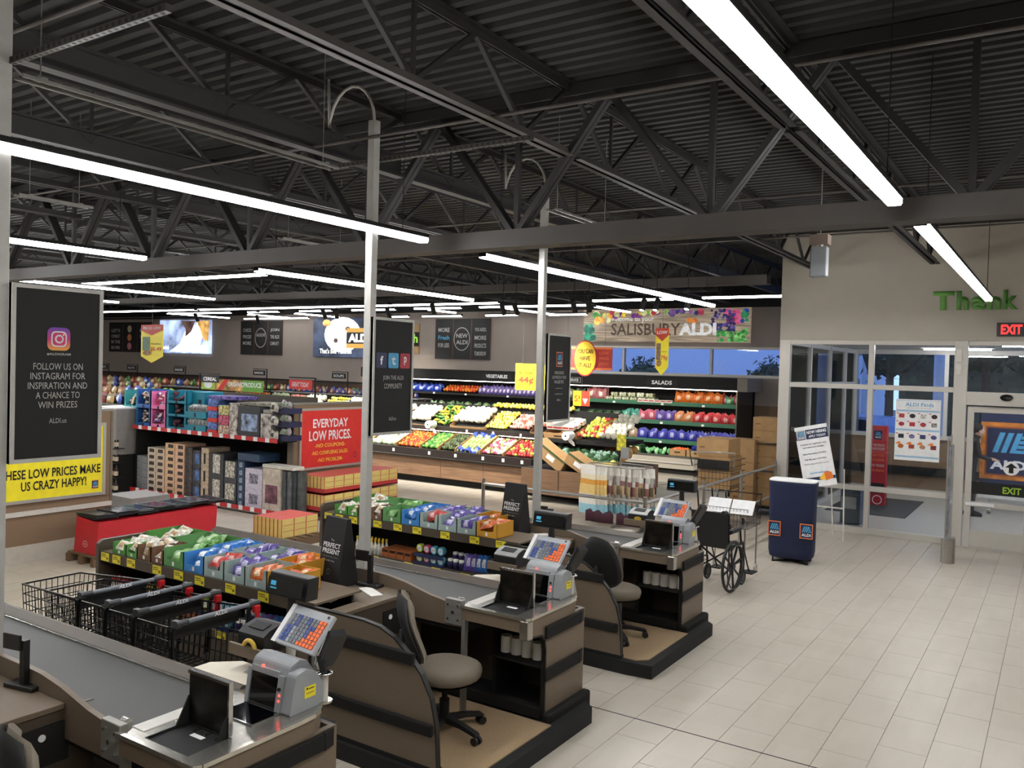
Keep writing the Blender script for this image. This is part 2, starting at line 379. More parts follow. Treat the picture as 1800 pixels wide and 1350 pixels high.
# exit wall with the glazed shop front, Y 14.5
EY = 14.5
ew = struct(MB().box(-4.05, EY, 3.13, XR+.2, EY+.15, DZ).box(2.6, EY, 0, XR+.2, EY+.15, 3.13).build('wall_exit', wallw))
sf = thing('window_2', None, None, (-2.6, EY, 0), kind='structure')
wm = alu
def fb(a, b, c, d, nm='frame', yy0=EY, yy1=EY+.1, mt=None):
    e_ = .006 if nm in ('head_rail', 'transom', 'sill_rail') else 0
    MB().box(a, yy0+e_, c, b, yy1-e_, d).build(nm, mt or wm, sf, world=True, bevel=.004, seg=1)
fb(-4.05, -3.87, 0, 3.13, 'corner_post'); fb(-2.63, -2.55, 0, 3.13, 'mullion'); fb(-1.40, -1.22, 0, 3.13, 'mullion')
fb(-3.87, -1.40, 3.06, 3.13, 'head_rail'); fb(-3.87, -1.40, 2.34, 2.42, 'transom'); fb(-3.87, -1.40, .70, .78, 'transom'); fb(-3.87, -1.40, 0, .1, 'sill_rail')
for a, b in ((-3.87, -2.63), (-2.55, -1.40)):
    for c, d in ((.1, .7), (.78, 2.34), (2.42, 3.06)): MB().box(a, EY+.045, c, b, EY+.055, d).build('pane', glass, sf, world=True)
MB().box(-1.37, EY-.025, 2.62, -1.3, EY, 2.78).box(-1.37, EY-.025, 2.82, -1.3, EY, 3.0).build('switch_box', white, sf, world=True)
# sliding exit door
dr = thing('door_1', None, None, (.3, EY, 0), kind='structure')
def db(nm, a, b, c, d, m_=None, y0=EY+.02, y1=EY+.08, bv=.004):
    e_ = .005 if nm in ('leaf_rail', 'kick_rail') else 0
    return MB().box(a, y0+e_, c, b, y1-e_, d).build(nm, m_ or wm, dr, world=True, bevel=bv, seg=1)
db('operator_housing', -1.22, 2.6, 2.16, 2.36, y0=EY-.05, y1=EY+.12); db('head_rail', -1.22, 2.6, 3.06, 3.13); db('header_shadow_gap', -.95, 2.5, 2.145, 2.165, blk, EY-.045, EY)
MB().box(-1.22, EY+.045, 2.36, 2.6, EY+.055, 3.06).build('pane', glass, dr, world=True)
for a in (-1.2, .42, 1.7):
    db('stile', a, a+.09, 0, 2.14); 
    db('stile', a+.78 if a < 0 else a+.8, a+.87 if a < 0 else a+.89, 0, 2.14) if a < .4 or a > 1 else None
db('leaf_rail', -1.2, 2.6, 2.05, 2.14); db('leaf_rail', -1.2, 2.6, .62, .70); db('kick_rail', -1.2, 2.6, .02, .27)
MB().box(-1.11, EY+.045, .27, 2.55, EY+.055, 2.05).build('pane', glass, dr, world=True)
ms = MB().lathe([(.001, 0), (.07, .004), (.085, .03), (.08, .05)], n=18); sen = ms.build('motion_sensor', black, dr); sen.location = (-.69-.3, -.055, 2.32-0); sen.rotation_euler = (PI/2, 0, 0); sen.location.z = 2.29
sen.scale = (1, .6, 1)
sd = Sign(dr, (0, EY+.04, 0), FRONT)
sd.disc(-.60, 1.24, .105, .105, wht, 'sticker', .004); sd.poly([(-.63, 1.17), (-.57, 1.17), (-.57, 1.25), (-.52, 1.25), (-.60, 1.32), (-.68, 1.25), (-.63, 1.25)], blk, 'arrow', .006)
sd.rect(-1.11, .82, .42, 1.0, blk, 'glass_band', .002); sd.t('EXIT', -.58, .905, .24, .1, M('lime_print', '9cc63a', .6), .03, .006)
sd.rect(-1.18, .64, -.8, .69, wht, 'notice_strip', .002+.04); 
# vestibule behind the exit wall
vf = struct(MB().box(-3.95, EY+.15, -.004, 3.2, 20.9, .004).build('floor_vestibule', M('pale_vestibule_floor', 'aaa69c', .35)))
vc = struct(MB().box(-3.95, EY+.15, 3.16, 3.2, 20.9, 3.2).build('ceiling_vestibule', wallw))
vl = M('vestibule_lamp_and_fill', 'ffffff', emit=55)  # first lamp is real, the other three are added to brighten the lobby
for x0_, y0_, l_ in ((-2.4, 15.7, 'over the mat side'), (-.9, 16.9, 'in the middle'), (.6, 18.2, 'at the far right'), (-2.4, 19.0, 'near the outer windows')):
    tag(MB().box(x0_, y0_, 3.125, x0_+1.2, y0_+.09, 3.158).build('vestibule_light_or_fill', vl, world=True), 'slim ceiling light inside the glass entrance lobby, ' + l_, 'light')
wvb = struct(MB().box(-4.0, 20.3, 0, 3.2, 20.45, 1.22).build('wall_vestibule', walll))
vw = thing('window_3', None, None, (-1, 20.3, 1.22), kind='structure')
MB().box(-4.0, 20.26, 1.22, 3.2, 20.5, 1.3).build('sill', alu, vw, world=True); MB().box(-4.0, 20.3, 3.06, 3.2, 20.4, 3.16).build('frame', alu, vw, world=True)
for x in (-3.95, -2.1, -.3, 1.5): MB().box(x-.04, 20.3, 1.3, x+.04, 20.4, 3.06).build('mullion', alu, vw, world=True)
MB().box(-3.9, 20.34, 1.3, 3.1, 20.35, 3.06).build('pane', glass, vw, world=True)
MB().box(-4.0, 20.22, .42, 3.2, 20.3, .6).build('bumper_rail', blackm, wvb)
MB().box(-3.96, 20.27, 0, 3.2, 20.3, .12).build('skirting', wallw, wvb)
vs = thing('window_4', None, None, (-3.97, 17.6, 0), kind='structure')
for y in (14.65, 16.18, 17.78, 19.21, 20.4): MB().box(-4.0, y-.04, 0, -3.92, y+.04, 3.16).build('mullion', alu, vs, world=True)
for z in (0.05, 2.38, 3.1): MB().box(-3.99, 14.6, z-.04, -3.93, 20.4, z+.04).build('transom', alu, vs, world=True)
for a, b in ((14.69, 16.14), (16.22, 17.74), (17.82, 19.17), (19.25, 20.36)):
    MB().box(-3.965, a, .09, -3.955, b, 2.34).build('pane', glass, vs, world=True); MB().box(-3.965, a, 2.42, -3.955, b, 3.06).build('pane', glass, vs, world=True)
# ---- outside: asphalt, a pale building across the road, trees, a car
struct(MB().box(-60, 21.15, -.2, 40, 75, -.15).build('ground_outside', M('asphalt', '4a4d55', .9)))
ob_ = thing('building', 'long pale clapboard building across the road behind the high windows', 'building', (-22, 40, -.15))
MB().box(-40, 40, -.1, -7.5, 48, 7.4).build('wall', M('pale_siding', 'c9d2e2', .8), ob_, world=True)
MB().prism([(39.4, 7.3), (48.6, 7.3), (48.6, 7.6), (44, 9.2), (39.4, 7.6)], 'x', -40.5, -7).build('roof', M('slate_roof', '6f7f9f', .8), ob_, world=True)
for i in range(4): MB().box(-31+i*6.2, 39.9, .9, -29.8+i*6.2, 40, 2.6).build('window', M('dark_window', '15203a', .2), ob_, world=True)
leafm = M('dusk_foliage', '3a4a38', .9, noise=.3, scale=3); trunkm = M('bark', '3a2f28', .9)
def tree(x, y, h, r, lab, nb=9):
    t = thing('tree', lab, 'tree', (x, y, -.15)); rr = random.Random(int(x*7+y))
    MB().cyl((0, 0, 0), (0, 0, h*.5), .18, 8, rb=.1).build('trunk', trunkm, t)
    m = MB()
    for i in range(nb*90):
        a = rr.random()*2*PI; b = math.acos(rr.uniform(-1, 1)); k = r*(.6+.5*rr.random())
        c = Vector((k*math.sin(b)*math.cos(a), k*math.sin(b)*math.sin(a), h*.62+k*math.cos(b)*h*.4/r))
        d = [Vector((rr.uniform(-1, 1), rr.uniform(-1, 1), rr.uniform(-1, 1)))*.17 for _ in range(3)]
        m.add([c+d[0], c+d[1], c+d[2]], [(0, 1, 2)])
    m.ball((0, 0, h*.62), (r*.75, r*.75, h*.32), 10, 7, jit=.4)
    m.build('crown', leafm, t)
TR = [(-16.5, 36.5, 3.2, 1.2, 'bare-looking bush in front of the pale building, left of the others'), (-10.4, 36, 3.3, 1.0, 'bare-looking bush in front of the pale building, seen in the rightmost high window'), (-19.5, 31, 10, 2.2, 'tall dark tree outside behind the second high window')]
for i in range(8): TR.append((-5.4+i*2.9, 34+(i % 2)*3.4, 9.5+(i % 3), 1.9, 'dark tree in the row seen through the lobby glazing, number %s from the building' % ('one', 'two', 'three', 'four', 'five', 'six', 'seven', 'eight')[i]))
for a_ in TR: tree(*a_)
struct(MB().box(-6.2, 41.5, -.15, 30, 42.5, 5.5).build('hill_hedge', leafm, world=True))
cr_ = thing('car', 'pale car parked outside behind the lobby glazing', 'car', (-5.0, 27.5, -.15), -.5)
bl = M('car_paint', '7f93b8', .25, .4)
MB().prism([(-2.2, .35), (2.2, .35), (2.3, .8), (1.3, .95), (.7, 1.5), (-1.1, 1.5), (-1.9, .95), (-2.25, .9)], 'y', -.85, .85).build('body', bl, cr_, bevel=.06)
MB().prism([(1.2, .97), (.66, 1.42), (-1.05, 1.42), (-1.75, .97)], 'y', -.87, .87).build('window_band', M('car_glass', '131a26', .1), cr_)
for x in (-1.4, 1.4):
    for y in (-.8, .8): MB().cyl((x, y-.1, .33), (x, y+.1, .33), .33, 16).build('wheel', black, cr_)
tag(MB().cyl((-2.55, 23.5, -.15), (-2.55, 23.5, 3.4), .17, 14).build('porch_column', M('pale_column', 'c3cfe6', .7), world=True), 'pale round column standing outside behind the entrance glazing', 'column')
# ---- strip lights
lampm = M('led_diffuser', 'ffffff', emit=LIGHT_E, noise=0)
lampf = M('led_diffuser_far', 'ffffff', emit=FAR_E, noise=0)
def strip_light(x0, y0, x1, y1, z, label, group=None, wd=.085):
    alongy = abs(y1-y0) > abs(x1-x0); L = max(abs(y1-y0), abs(x1-x0)); cx, cy = (x0+x1)/2, (y0+y1)/2
    t = thing('strip_light', label, 'light', (cx, cy, z), PI/2 if alongy else 0, group)
    MB().box(-L/2, -wd/2, .012, L/2, wd/2, .075).build('housing', blackm, t)
    MB().box(-L/2+.01, -wd/2+.006, 0, L/2-.01, wd/2-.006, .014).box(-L/2+.01, -wd/2-.001, .01, L/2-.01, -wd/2+.006, .04).box(-L/2+.01, wd/2-.006, .01, L/2-.01, wd/2+.001, .04).build('diffuser', lampf if max(y0, y1) > 16 else lampm, t)
    for s_ in (-1, 1):
        MB().cyl((s_*(L/2-.3), 0, .07), (s_*(L/2-.3), 0, 4.91-z), .004, 5).build('hanger', blackm, t)
G = 'strip lights over the checkouts'
strip_light(-.9, -.6, -.9, 5.62, 3.6, 'longest white strip light, running over the open floor to the steel girder')
strip_light(-.87, 6.5, -.87, 12.95, 3.6, 'white strip light beyond the girder pointing at the green wall lettering')
strip_light(-4.66, .3, -4.66, 5.7, 3.6, 'white strip light passing behind the pole with the social media panel')
strip_light(-4.76, 6.7, -4.76, 13.15, 3.6, 'white strip light beyond the girder over the candy shelves, ending above the big fruit sign')
strip_light(-8.4, .3, -8.4, 5.5, 3.6, 'white strip light ending at the girder above the leftmost black panel')
strip_light(-8.1, 6.75, -8.1, 11.15, 3.6, 'white strip light beyond the girder above the seasonal shelf')
strip_light(-12.2, 2.0, -12.2, 5.7, 3.6, 'white strip light seen nearly end on, left of the girder')
strip_light(-17.5, 9.8, -11.5, 9.8, 4.0, 'thin crosswise strip light just above the leftmost black panel')
strip_light(-27.2, 16.2, -11.0, 16.2, 4.0, 'longest thin crosswise strip light near the back wall')
strip_light(-8.55, 16.2, -6.7, 16.2, 4.0, 'short crosswise strip light above the big fruit sign')
strip_light(-6.05, 16.1, -4.3, 16.1, 4.0, 'crosswise strip light ending at the corner of the exit wall')
fz = [(-25.1, 17.4, -22, 17.4), (-25, 17.2, -25, 19.7), (-21.2, 17.4, -19.8, 17.4), (-22.2, 18.2, -22.2, 20.0), (-24.8, 20.2, -21.5, 20.2), (-18.9, 17.4, -17.6, 17.4), (-19.9, 18.1, -19.9, 20.0),
      (-16.8, 17.4, -15.2, 17.4), (-14.45, 17.3, -12.9, 17.3), (-14.3, 17.7, -14.3, 18.9), (-16.5, 20.15, -15.0, 20.15), (-12.3, 17.25, -9.2, 17.25), (-11.8, 17.6, -11.8, 20.3), (-14.1, 20.1, -13.0, 20.1),
      (-12.0, 20.15, -10.8, 20.15), (-9.28, 17.7, -9.28, 19.6), (-17.7, 20.1, -17.0, 20.1)]
xr = sorted([a for a in fz if a[1] == a[3] and a[1] < 18]); xf = sorted([a for a in fz if a[1] == a[3] and a[1] > 18]); yr = sorted([a for a in fz if a[1] != a[3]])
for L_, nm_ in ((xr, 'near crosswise row'), (xf, 'far crosswise row'), (yr, 'slanting links')):
    for i_, a in enumerate(L_): strip_light(*a, 4.0, 'thin strip light over the produce aisle, %s from the left of the %s' % (ORD[i_], nm_), 'strip lights in the zigzag run over the produce aisle', .07)
# the same rows of the room go on where the camera does not look
for i_, x in enumerate((-16.4, -20.2, -24, -28, -32)): strip_light(x, 1, x, 12.5, 3.9, 'lengthwise strip light over the grocery aisles, %s from the seasonal shelf' % ORD[i_], 'strip lights over the far grocery aisles')
# ---- track spotlights over the produce
def make_spot():
    t = thing('track_spotlight', 'small black track spotlight aimed down at the produce', 'spotlight', (0, 0, 0), 0, 'track spotlights over the produce')
    MB().box(-.02, -.08, .2, .02, .08, .235).cyl((0, 0, .09), (0, 0, 1.24), .008, 6).build('bracket', blackm, t)
    T = Matrix.Rotation(.5, 4, 'X')
    MB().lathe([(.001, .13), (.045, .13), (.05, .11), (.05, -.1), (.044, -.1), (.04, -.08)], T=T, n=14).build('can', blackm, t)
    MB().lathe([(.001, -.085), (.042, -.085)], T=T, n=14).build('lens', M('spot_lens', 'fff6e6', emit=30, noise=0), t)
    return t
sp0 = make_spot(); firsts = [1]
for i_, (x, y, rz) in enumerate(((-19.9, 14.6, 0), (-18.6, 15.6, .4), (-14.5, 14.1, 0), (-14.1, 14.1, .5), (-12.6, 14.2, 0), (-10.7, 13.4, .2), (-9.2, 13.7, 0), (-8.9, 13.7, -.3), (-7.4, 13.3, 0), (-7.1, 13.3, .2), (-6.1, 13.4, PI), (-5.85, 13.4, PI), (-5.25, 13.3, PI))):
    o = sp0 if firsts else dup(sp0); firsts = []
    o['label'] = 'small black track spotlight aimed at the produce, %s from the left' % ORD[i_]; o.location = (x, y, 3.66); o.rotation_euler = (0, 0, rz)
for i, x in enumerate((-13.2, -11.6, -10.0, -8.4, -14.8, -17.5)):
    ld = bpy.data.lights.new('produce_spot', 'SPOT'); ld.energy = SPOT_W*(1 if i < 4 else .7); ld.spot_size = 1.5; ld.spot_blend = .7; ld.shadow_soft_size = .08; ld.color = (1, .93, .82)
    lo = bpy.data.objects.new('produce_spot', ld); COL.objects.link(lo); lo.location = (x, 12.9 if i < 5 else 17.6, 3.6); lo.rotation_euler = (.75, 0, 0)
for x0, x1, y in ((-20, -12, 14.3), (-12, -4.8, 13.5)):
    tag(MB().box(x0, y-.02, 3.88, x1, y+.02, 3.92).build('lighting_track', blackm, world=True), 'black lighting track hung over the produce, %s stretch' % ('left' if x0 < -15 else 'right'), 'track')

# ================================================================ CHECKOUT LANES (built as the middle lane, Y0 = 3.95, then copied)
Y0 = 3.95; PITCH_Y = 2.5
def Ly(y): return Y0+y
co = thing('checkout_counter', 'middle checkout counter, between the two candy shelves', 'checkout', (-4.2, Y0, 0), 0, 'checkout counters')
W = dict(parent=co, world=True)
# cashier's side panel with the swept front edge
arc = [(-4.25, .14), (-4.25, .92), (-3.66, .92), (-3.52, .905), (-3.4, .86), (-3.28, .78), (-3.18, .68), (-3.10, .55), (-3.06, .4), (-3.04, .14)]
MB().prism(arc, 'y', Ly(0), Ly(.03)).build('side_panel', lam, **W)
edge = [Vector((a, Ly(.015), b)) for a, b in arc[1:]]
me_ = MB()
for a, b in zip(edge, edge[1:]): me_.bar(a, b, .034, .01)
me_.build('edge_band', black, **W)
for z, x1 in ((.73, -3.22), (.33, -3.07)):
    MB().box(-4.25, Ly(-.03), z, x1, Ly(0), z+.075).build('bumper', bump_, bevel=.01, **W)
MB().box(-4.4, Ly(.0), 0, -3.04, Ly(.05), .14).build('plinth', blackm, **W)
MB().prism([(-4.4, Ly(-.03)), (-3.0, Ly(-.03)), (-2.76, Ly(.0)), (-2.76, Ly(1.45)), (-2.95, Ly(1.63)), (-4.4, Ly(1.63))], 'z', .0, .11).build('platform', blackm, bevel=.006, **W)
MB().prism([(-4.3, Ly(.04)), (-2.92, Ly(.04)), (-2.84, Ly(.12)), (-2.84, Ly(1.0)), (-4.3, Ly(1.0))], 'z', .11, .118).build('floor_mat', matt, **W)
# desk
dk = MB().box(-4.72, Ly(.4), .845, -3.97, Ly(.83), .875).box(-4.10, Ly(.035), .845, -3.97, Ly(.4), .875)
dk.build('desk_top', lam, bevel=.004, **W)
MB().box(-4.0, Ly(.05), .11, -3.98, Ly(.98), .845).build('desk_side', lamd, **W)
MB().box(-3.982, Ly(.55), .6, -3.97, Ly(.85), .79).build('desk_niche', blk, **W)
for y in (.62, .72): MB().cyl((-3.972, Ly(y), .74), (-3.966, Ly(y), .74), .018, 10).build('socket', wht, **W)
# conveyor
MB().box(-6.98, Ly(.88), .14, -4.12, Ly(.92), .655).build('belt_side_panel', lamd, **W)
MB().prism([(-6.6, .845), (-6.6, .97), (-4.35, .97), (-4.2, .965), (-4.02, .94), (-3.78, .885), (-3.6, .86), (-3.5, .86), (-3.5, .70), (-4.0, .70), (-4.6, .6), (-6.6, .6)], 'y', Ly(.83), Ly(.86)).build('belt_guard', lam, bevel=.003, seg=1, **W)
MB().box(-7.0, Ly(.86), .66, -3.47, Ly(1.41), .835).build('belt_frame', blackm, **W)
MB().box(-6.98, Ly(.862), .835, -3.48, Ly(1.385), .842).build('conveyor_belt', belt, **W)
MB().box(-7.0, Ly(1.385), .835, -3.4, Ly(1.397), .852).build('belt_trim', steel, **W)
MB().prism([(Ly(1.397), .84), (Ly(1.41), .838), (Ly(1.475), .872), (Ly(1.475), .886), (Ly(1.455), .886), (Ly(1.397), .853)], 'x', -7.0, -3.45).build('far_guard', lamd, bevel=.003, seg=1, **W)
MB().box(-7.0, Ly(1.44), .1, -3.5, Ly(1.48), .86).build('far_side_panel', lamd, **W)
for z in (.33, .66): MB().box(-7.0, Ly(1.48), z, -3.5, Ly(1.505), z+.07).build('far_bumper', bump_, **W)
MB().box(-3.62, Ly(.8), .72, -3.47, Ly(.84), .9).build('hinge_plate', alud, bevel=.005, **W)
for i in range(2):
    for j in range(2): MB().cyl((-3.59+i*.09, Ly(.79), .76+j*.1), (-3.59+i*.09, Ly(.8), .76+j*.1), .008, 8).build('screw', chrome, **W)
MB().cyl((-3.545, Ly(.788), .81), (-3.545, Ly(.8), .81), .012, 8).build('screw', chrome, **W)
MB().cyl((-3.54, Ly(.86), .885), (-3.50, Ly(.86), .885), .022, 12).build('end_cap', steel, **W)
# scanner table: stainless top around a sunken till, rounded far corner
rc = [(-3.38-.09, .79), (-2.94, .79), (-2.92, .82), (-2.92, 1.35)]
rc += [(-3.12+.2*math.cos(a), 1.4+.2*math.sin(a)) for a in [i*PI/12 for i in range(1, 7)]] + [(-3.47, 1.6)]
top = [(a, Ly(b)) for a, b in rc]
hx0, hx1, hy0, hy1 = -3.33, -3.03, Ly(.83), Ly(1.05)
tp = MB()   # top plate in strips round the till opening
tp.prism([(-3.47, Ly(.79)), (-2.94, Ly(.79)), (-2.92, Ly(.82)), (-2.92, hy0), (-3.47, hy0)], 'z', .862, .875)
tp.box(-3.47, hy0, .862, hx0, hy1, .875).box(hx1, hy0, .862, -2.92, hy1, .875)
tp.prism([(-3.47, hy1), (-2.92, hy1)] + top[3:], 'z', .862, .875)
tp.build('steel_top', steel, **W)
rim = [Vector((a, b, .868)) for a, b in top]
rm = MB()
for a, b in zip(rim, rim[1:]): rm.bar(a, b, .022, .02)
rm.build('steel_rim', M('polished_rim', 'd0ccc2', .18, .9), **W)
MB().box(-3.475, Ly(.86), .846, -3.385, Ly(1.36), .879).build('belt_end_strip', M('white_roller_plate', 'c9c6bf', .3, .4), bevel=.004, **W)
MB().prism([(a+.012*(a < -3.3), b) for a, b in top], 'z', .775, .862).build('apron', lam, **W)
MB().box(-2.975, Ly(.775), .735, -2.905, Ly(.84), .86).build('corner_bracket', steel, bevel=.006, **W)
tb = MB().box(hx0, hy0, .80, hx0+.006, hy1, .876).box(hx1-.006, hy0, .80, hx1, hy1, .876).box(hx0, hy0, .80, hx1, hy0+.006, .876).box(hx0, hy1-.006, .80, hx1, hy1, .876).box(hx0, hy0, .8635, hx1, hy1, .866)
tb.build('till_well', blackm, **W)
MB().box(hx0+.12, hy0+.14, .867, hx0+.2, hy0+.165, .869).build('till_label', wht, **W)
for i in range(4): MB().box(hx0+.03+i*.075, hy1-.05, .866, hx0+.034+i*.075, hy1-.008, .874).build('till_divider', chrome, **W)
lid = MB().box(hx0+.012, Ly(1.045), .878, hx1-.012, Ly(1.056), 1.112)
lo_ = lid.build('till_lid', M('scuffed_black_steel', '2e2b26', .3, .75, noise=.5, scale=7), **W)
MB().box(hx0+.006, Ly(1.04), 1.104, hx1-.004, Ly(1.062), 1.118).box(hx1-.013, Ly(1.04), .88, hx1-.003, Ly(1.062), 1.104).build('lid_edge', chrome, **W)
MB().prism([(Ly(.98), .876), (Ly(1.045), .876), (Ly(1.045), 1.0)], 'x', hx0+.004, hx0+.012).prism([(Ly(.99), .876), (Ly(1.045), .876), (Ly(1.045), .98)], 'x', hx1-.02, hx1-.014).build('lid_bracket', blackm, **W)
# cabinet under the scanner
cp = [(Ly(1.05), .11), (Ly(1.05), .60), (Ly(1.03), .68), (Ly(.98), .72), (Ly(.86), .735), (Ly(.80), .74), (Ly(.80), .775), (Ly(1.42), .775), (Ly(1.6), .775), (Ly(1.6), .11)]
MB().prism(cp, 'x', -2.955, -2.925).build('end_panel', lam, bevel=.003, seg=1, **W)
ce = MB(); q = [Vector((-2.94, a, b)) for a, b in cp[:6]]
for a, b in zip(q, q[1:]): ce.bar(a, b, .036, .012)
ce.build('end_panel_edge', black, **W)
MB().box(-3.47, Ly(1.57), .11, -2.955, Ly(1.6), .775).build('cabinet_back', lamd, **W)
MB().box(-3.47, Ly(1.2), .11, -3.44, Ly(1.57), .775).build('cabinet_side', blackm, **W)
MB().box(-3.44, Ly(1.08), .45, -2.955, Ly(1.57), .465).build('cabinet_shelf', blackm, **W)
MB().box(-3.9, Ly(1.02), .115, -2.96, Ly(1.09), .2).build('foot_rail', bump_, bevel=.01, **W)
MB().box(-3.47, Ly(.80), .11, -3.44, Ly(.84), .775).build('steel_post', alud, **W)
for z in (.685, .39):
    bp = MB().box(-2.925, Ly(1.0+.02), z, -2.90, Ly(1.5), z+.085)
    bp.prism([(-2.925, Ly(1.5)), (-2.90, Ly(1.5)), (-2.915, Ly(1.57)), (-2.96, Ly(1.625)), (-3.05, Ly(1.63)), (-3.05, Ly(1.6)), (-2.97, Ly(1.6)), (-2.935, Ly(1.56))], 'z', z, z+.085)
    bp.build('bumper', bump_, bevel=.008, **W)
MB().box(-2.93, Ly(1.02), .0, -2.86, Ly(1.62), .17).build('plinth_bumper', bump_, bevel=.02, **W)
MB().prism([(-3.95, Ly(1.505)), (-3.42, Ly(1.505)), (-3.42, Ly(1.62)), (-3.55, Ly(1.76)), (-3.82, Ly(1.76)), (-3.95, Ly(1.64))], 'z', .82, .85).build('bagging_ledge', M('cream_ledge', 'd8cfbd', .5), bevel=.004, **W)
MB().box(-3.9, Ly(1.505), .7, -3.5, Ly(1.6), .82).build('ledge_bracket', lamd, **W)
# ---- paper rolls under the counter
roll = MB().cyl((0, 0, 0), (0, 0, .12), .041, 14).cyl((0, 0, .12), (0, 0, .1205), .012, 8)
rollm = roll.mesh('paper_roll', M('off_white_paper', 'e6e2d8', .8))
# ---- devices
def make_scanner():
    t = thing('barcode_scanner', 'grey bioptic scanner', 'scanner', (-3.15, Ly(1.34), .876)); g = M('grey_abs', '8c8f92', .35); W2 = dict(parent=t, world=True)
    y = Ly(1.34)
    # hood: front frame with a tall glass, back rounded
    MB().prism([(y+.0, .876), (y+.025, 1.03), (y+.05, 1.085), (y+.1, 1.105), (y+.15, 1.09), (y+.2, 1.02), (y+.225, .94), (y+.235, .876)], 'x', -3.305, -3.045, smooth=False).build('hood', g, bevel=.012, **W2)
    MB().prism([(y-.01, .876), (y+.012, 1.0), (y+.03, 1.06), (y+.09, 1.075), (y+.15, 1.05), (y+.2, .98), (y+.24, .876)], 'x', -3.05, -2.985).build('side_pod', g, bevel=.014, **W2)
    T = Matrix.Translation((0, y-.004, .876)) @ Matrix.Rotation(-.155, 4, 'X')
    MB().box(-3.28, -.004, .012, -3.1, .004, .155, T=T).build('upright_glass', M('black_glass', '050608', .06), **W2)
    MB().box(-3.31, -.008, 0, -3.285, .006, .17, T=T).box(-3.095, -.008, 0, -3.055, .006, .17, T=T).box(-3.285, -.008, .155, -3.095, .006, .185, T=T).build('glass_frame', g, bevel=.003, **W2)
    MB().box(-3.29, y-.17, .876, -3.06, y-.015, .879).build('flat_glass', M('black_glass', '050608', .06), **W2)
    MB().box(-3.30, y-.18, .876, -3.29, y-.01, .881).box(-3.06, y-.18, .876, -3.05, y-.01, .881).box(-3.3, y-.18, .876, -3.05, y-.17, .881).build('flat_glass_frame', chrome, **W2)
    for z in (.93, .955): MB().ball((-3.072, y-.013+(z-.876)*.16, z), (.007, .004, .007), 8, 5).build('indicator_light', M('red_led', 'ff3a30', emit=4), **W2)
    MB().cyl((-3.072, y-.006, .985), (-3.072, y+.002, .985), .009, 8).build('button', black, **W2)
    MB().cyl((-3.2, y+.005, 1.07), (-3.2, y+.018, 1.07), .006, 6).build('indicator_light', M('red_led', 'ff3a30', emit=4), **W2)
    m = MB(); m.box(-2.985, y+.08, .935, -2.983, y+.15, .99); m.build('warning_sticker', ylab, **W2)
    MB().box(-2.9832, y+.09, .975, -2.9825, y+.1, .985).box(-2.9832, y+.105, .975, -2.9825, y+.14, .98).box(-2.9832, y+.09, .955, -2.9825, y+.14, .958).build('sticker_print', blk, **W2)
    return t
def make_keyboard():
    t = thing('till_keyboard', 'tilted cashier keyboard with blue and orange keys', 'keyboard', (-3.28, Ly(1.66), 1.14), 0); g = M('pale_grey_abs', 'a7abb0', .4)
    # local frame tilted towards the cashier
    k = bpy.data.objects.new('key_panel', MB().box(-.155, -.11, -.012, .155, .11, .012).mesh('key_panel', g)); COL.objects.link(k); k.parent = t
    k.rotation_euler = (.85, 0, -.1); b = k.modifiers.new('bevel', 'BEVEL'); b.width = .006; b.segments = 2
    mm = {'o': M('orange_key', 'ee6a1f', .5), 'b': M('blue_key', '24418f', .5), 'g': M('grey_key', '6d737b', .5), 'w': M('light_key', '9aa0a6', .5)}
    rows = ['bgbgggbgoo', 'bbbgggbgoo', 'ggbgggbboo', 'bggggbbooo', 'bbggggbooo', 'bbwgggoooo', 'bbwggooooo']
    rows = ['ggbggbggoo', 'ggbggbggoo', 'ggbgggbboo', 'bbwgggbooo', 'bbwgggbooo', 'bbwgggoooo', 'bbwggooooo']
    meshes = {c: MB().box(-.0115, -.009, 0, .0115, .009, .007).mesh('key', mm[c]) for c in mm}
    for r, row in enumerate(rows):
        for c, ch in enumerate(row): inst(meshes[ch], 'key', (-.126+c*.0278, .055-r*.0225, .012), parent=k)
    inst(MB().cyl((0, 0, 0), (0, 0, .003), .008, 10).mesh('key_lock', black), 'key_lock', (.12, .093, .012), parent=k)
    inst(MB().box(-.19, -.11, -.002, -.157, .11, .004).mesh('paper_slip', wht), 'paper_slip', (0, 0, .01), parent=k)
    MB().bar((0.02, .02, -.02), (.06, .03, -.2), .035, .02).bar((.06, .03, -.2), (.06, .0, -.265), .04, .03).box(.02, -.03, -.266, .1, .04, -.262).build('arm', alud, t)
    return t
def make_printer():
    t = thing('receipt_printer', 'boxy receipt printer with a grey lid', 'printer', (-3.66, Ly(1.72), .965))
    MB().prism([(-.1, 0), (.1, 0), (.1, .1), (.02, .125), (-.06, .105), (-.1, .08)], 'x', -.105, .105).build('body', black, t, bevel=.006)
    MB().prism([(-.101, .081), (-.06, .107), (.02, .127), (.098, .102), (.1, .108), (.02, .134), (-.06, .115), (-.103, .088)], 'x', -.103, .103).build('lid', M('printer_lid_grey', '9c9d9b', .4), t)
    MB().prism([(-.07, .113), (-.07, .116), (-.01, .135), (-.01, .131)], 'x', -.06, .06).build('paper_slot', blk, t)
    MB().box(-.14, -.12, -.03, .13, .12, -.003).box(-.14, -.14, -.03, .13, -.12, .03).build('bracket', lam, t)
    MB().bar((0, .05, -.03), (0, .05, -.1), .05).bar((0, .05, -.1), (0, -.16, -.14), .04).build('stand', alud, t)
    return t
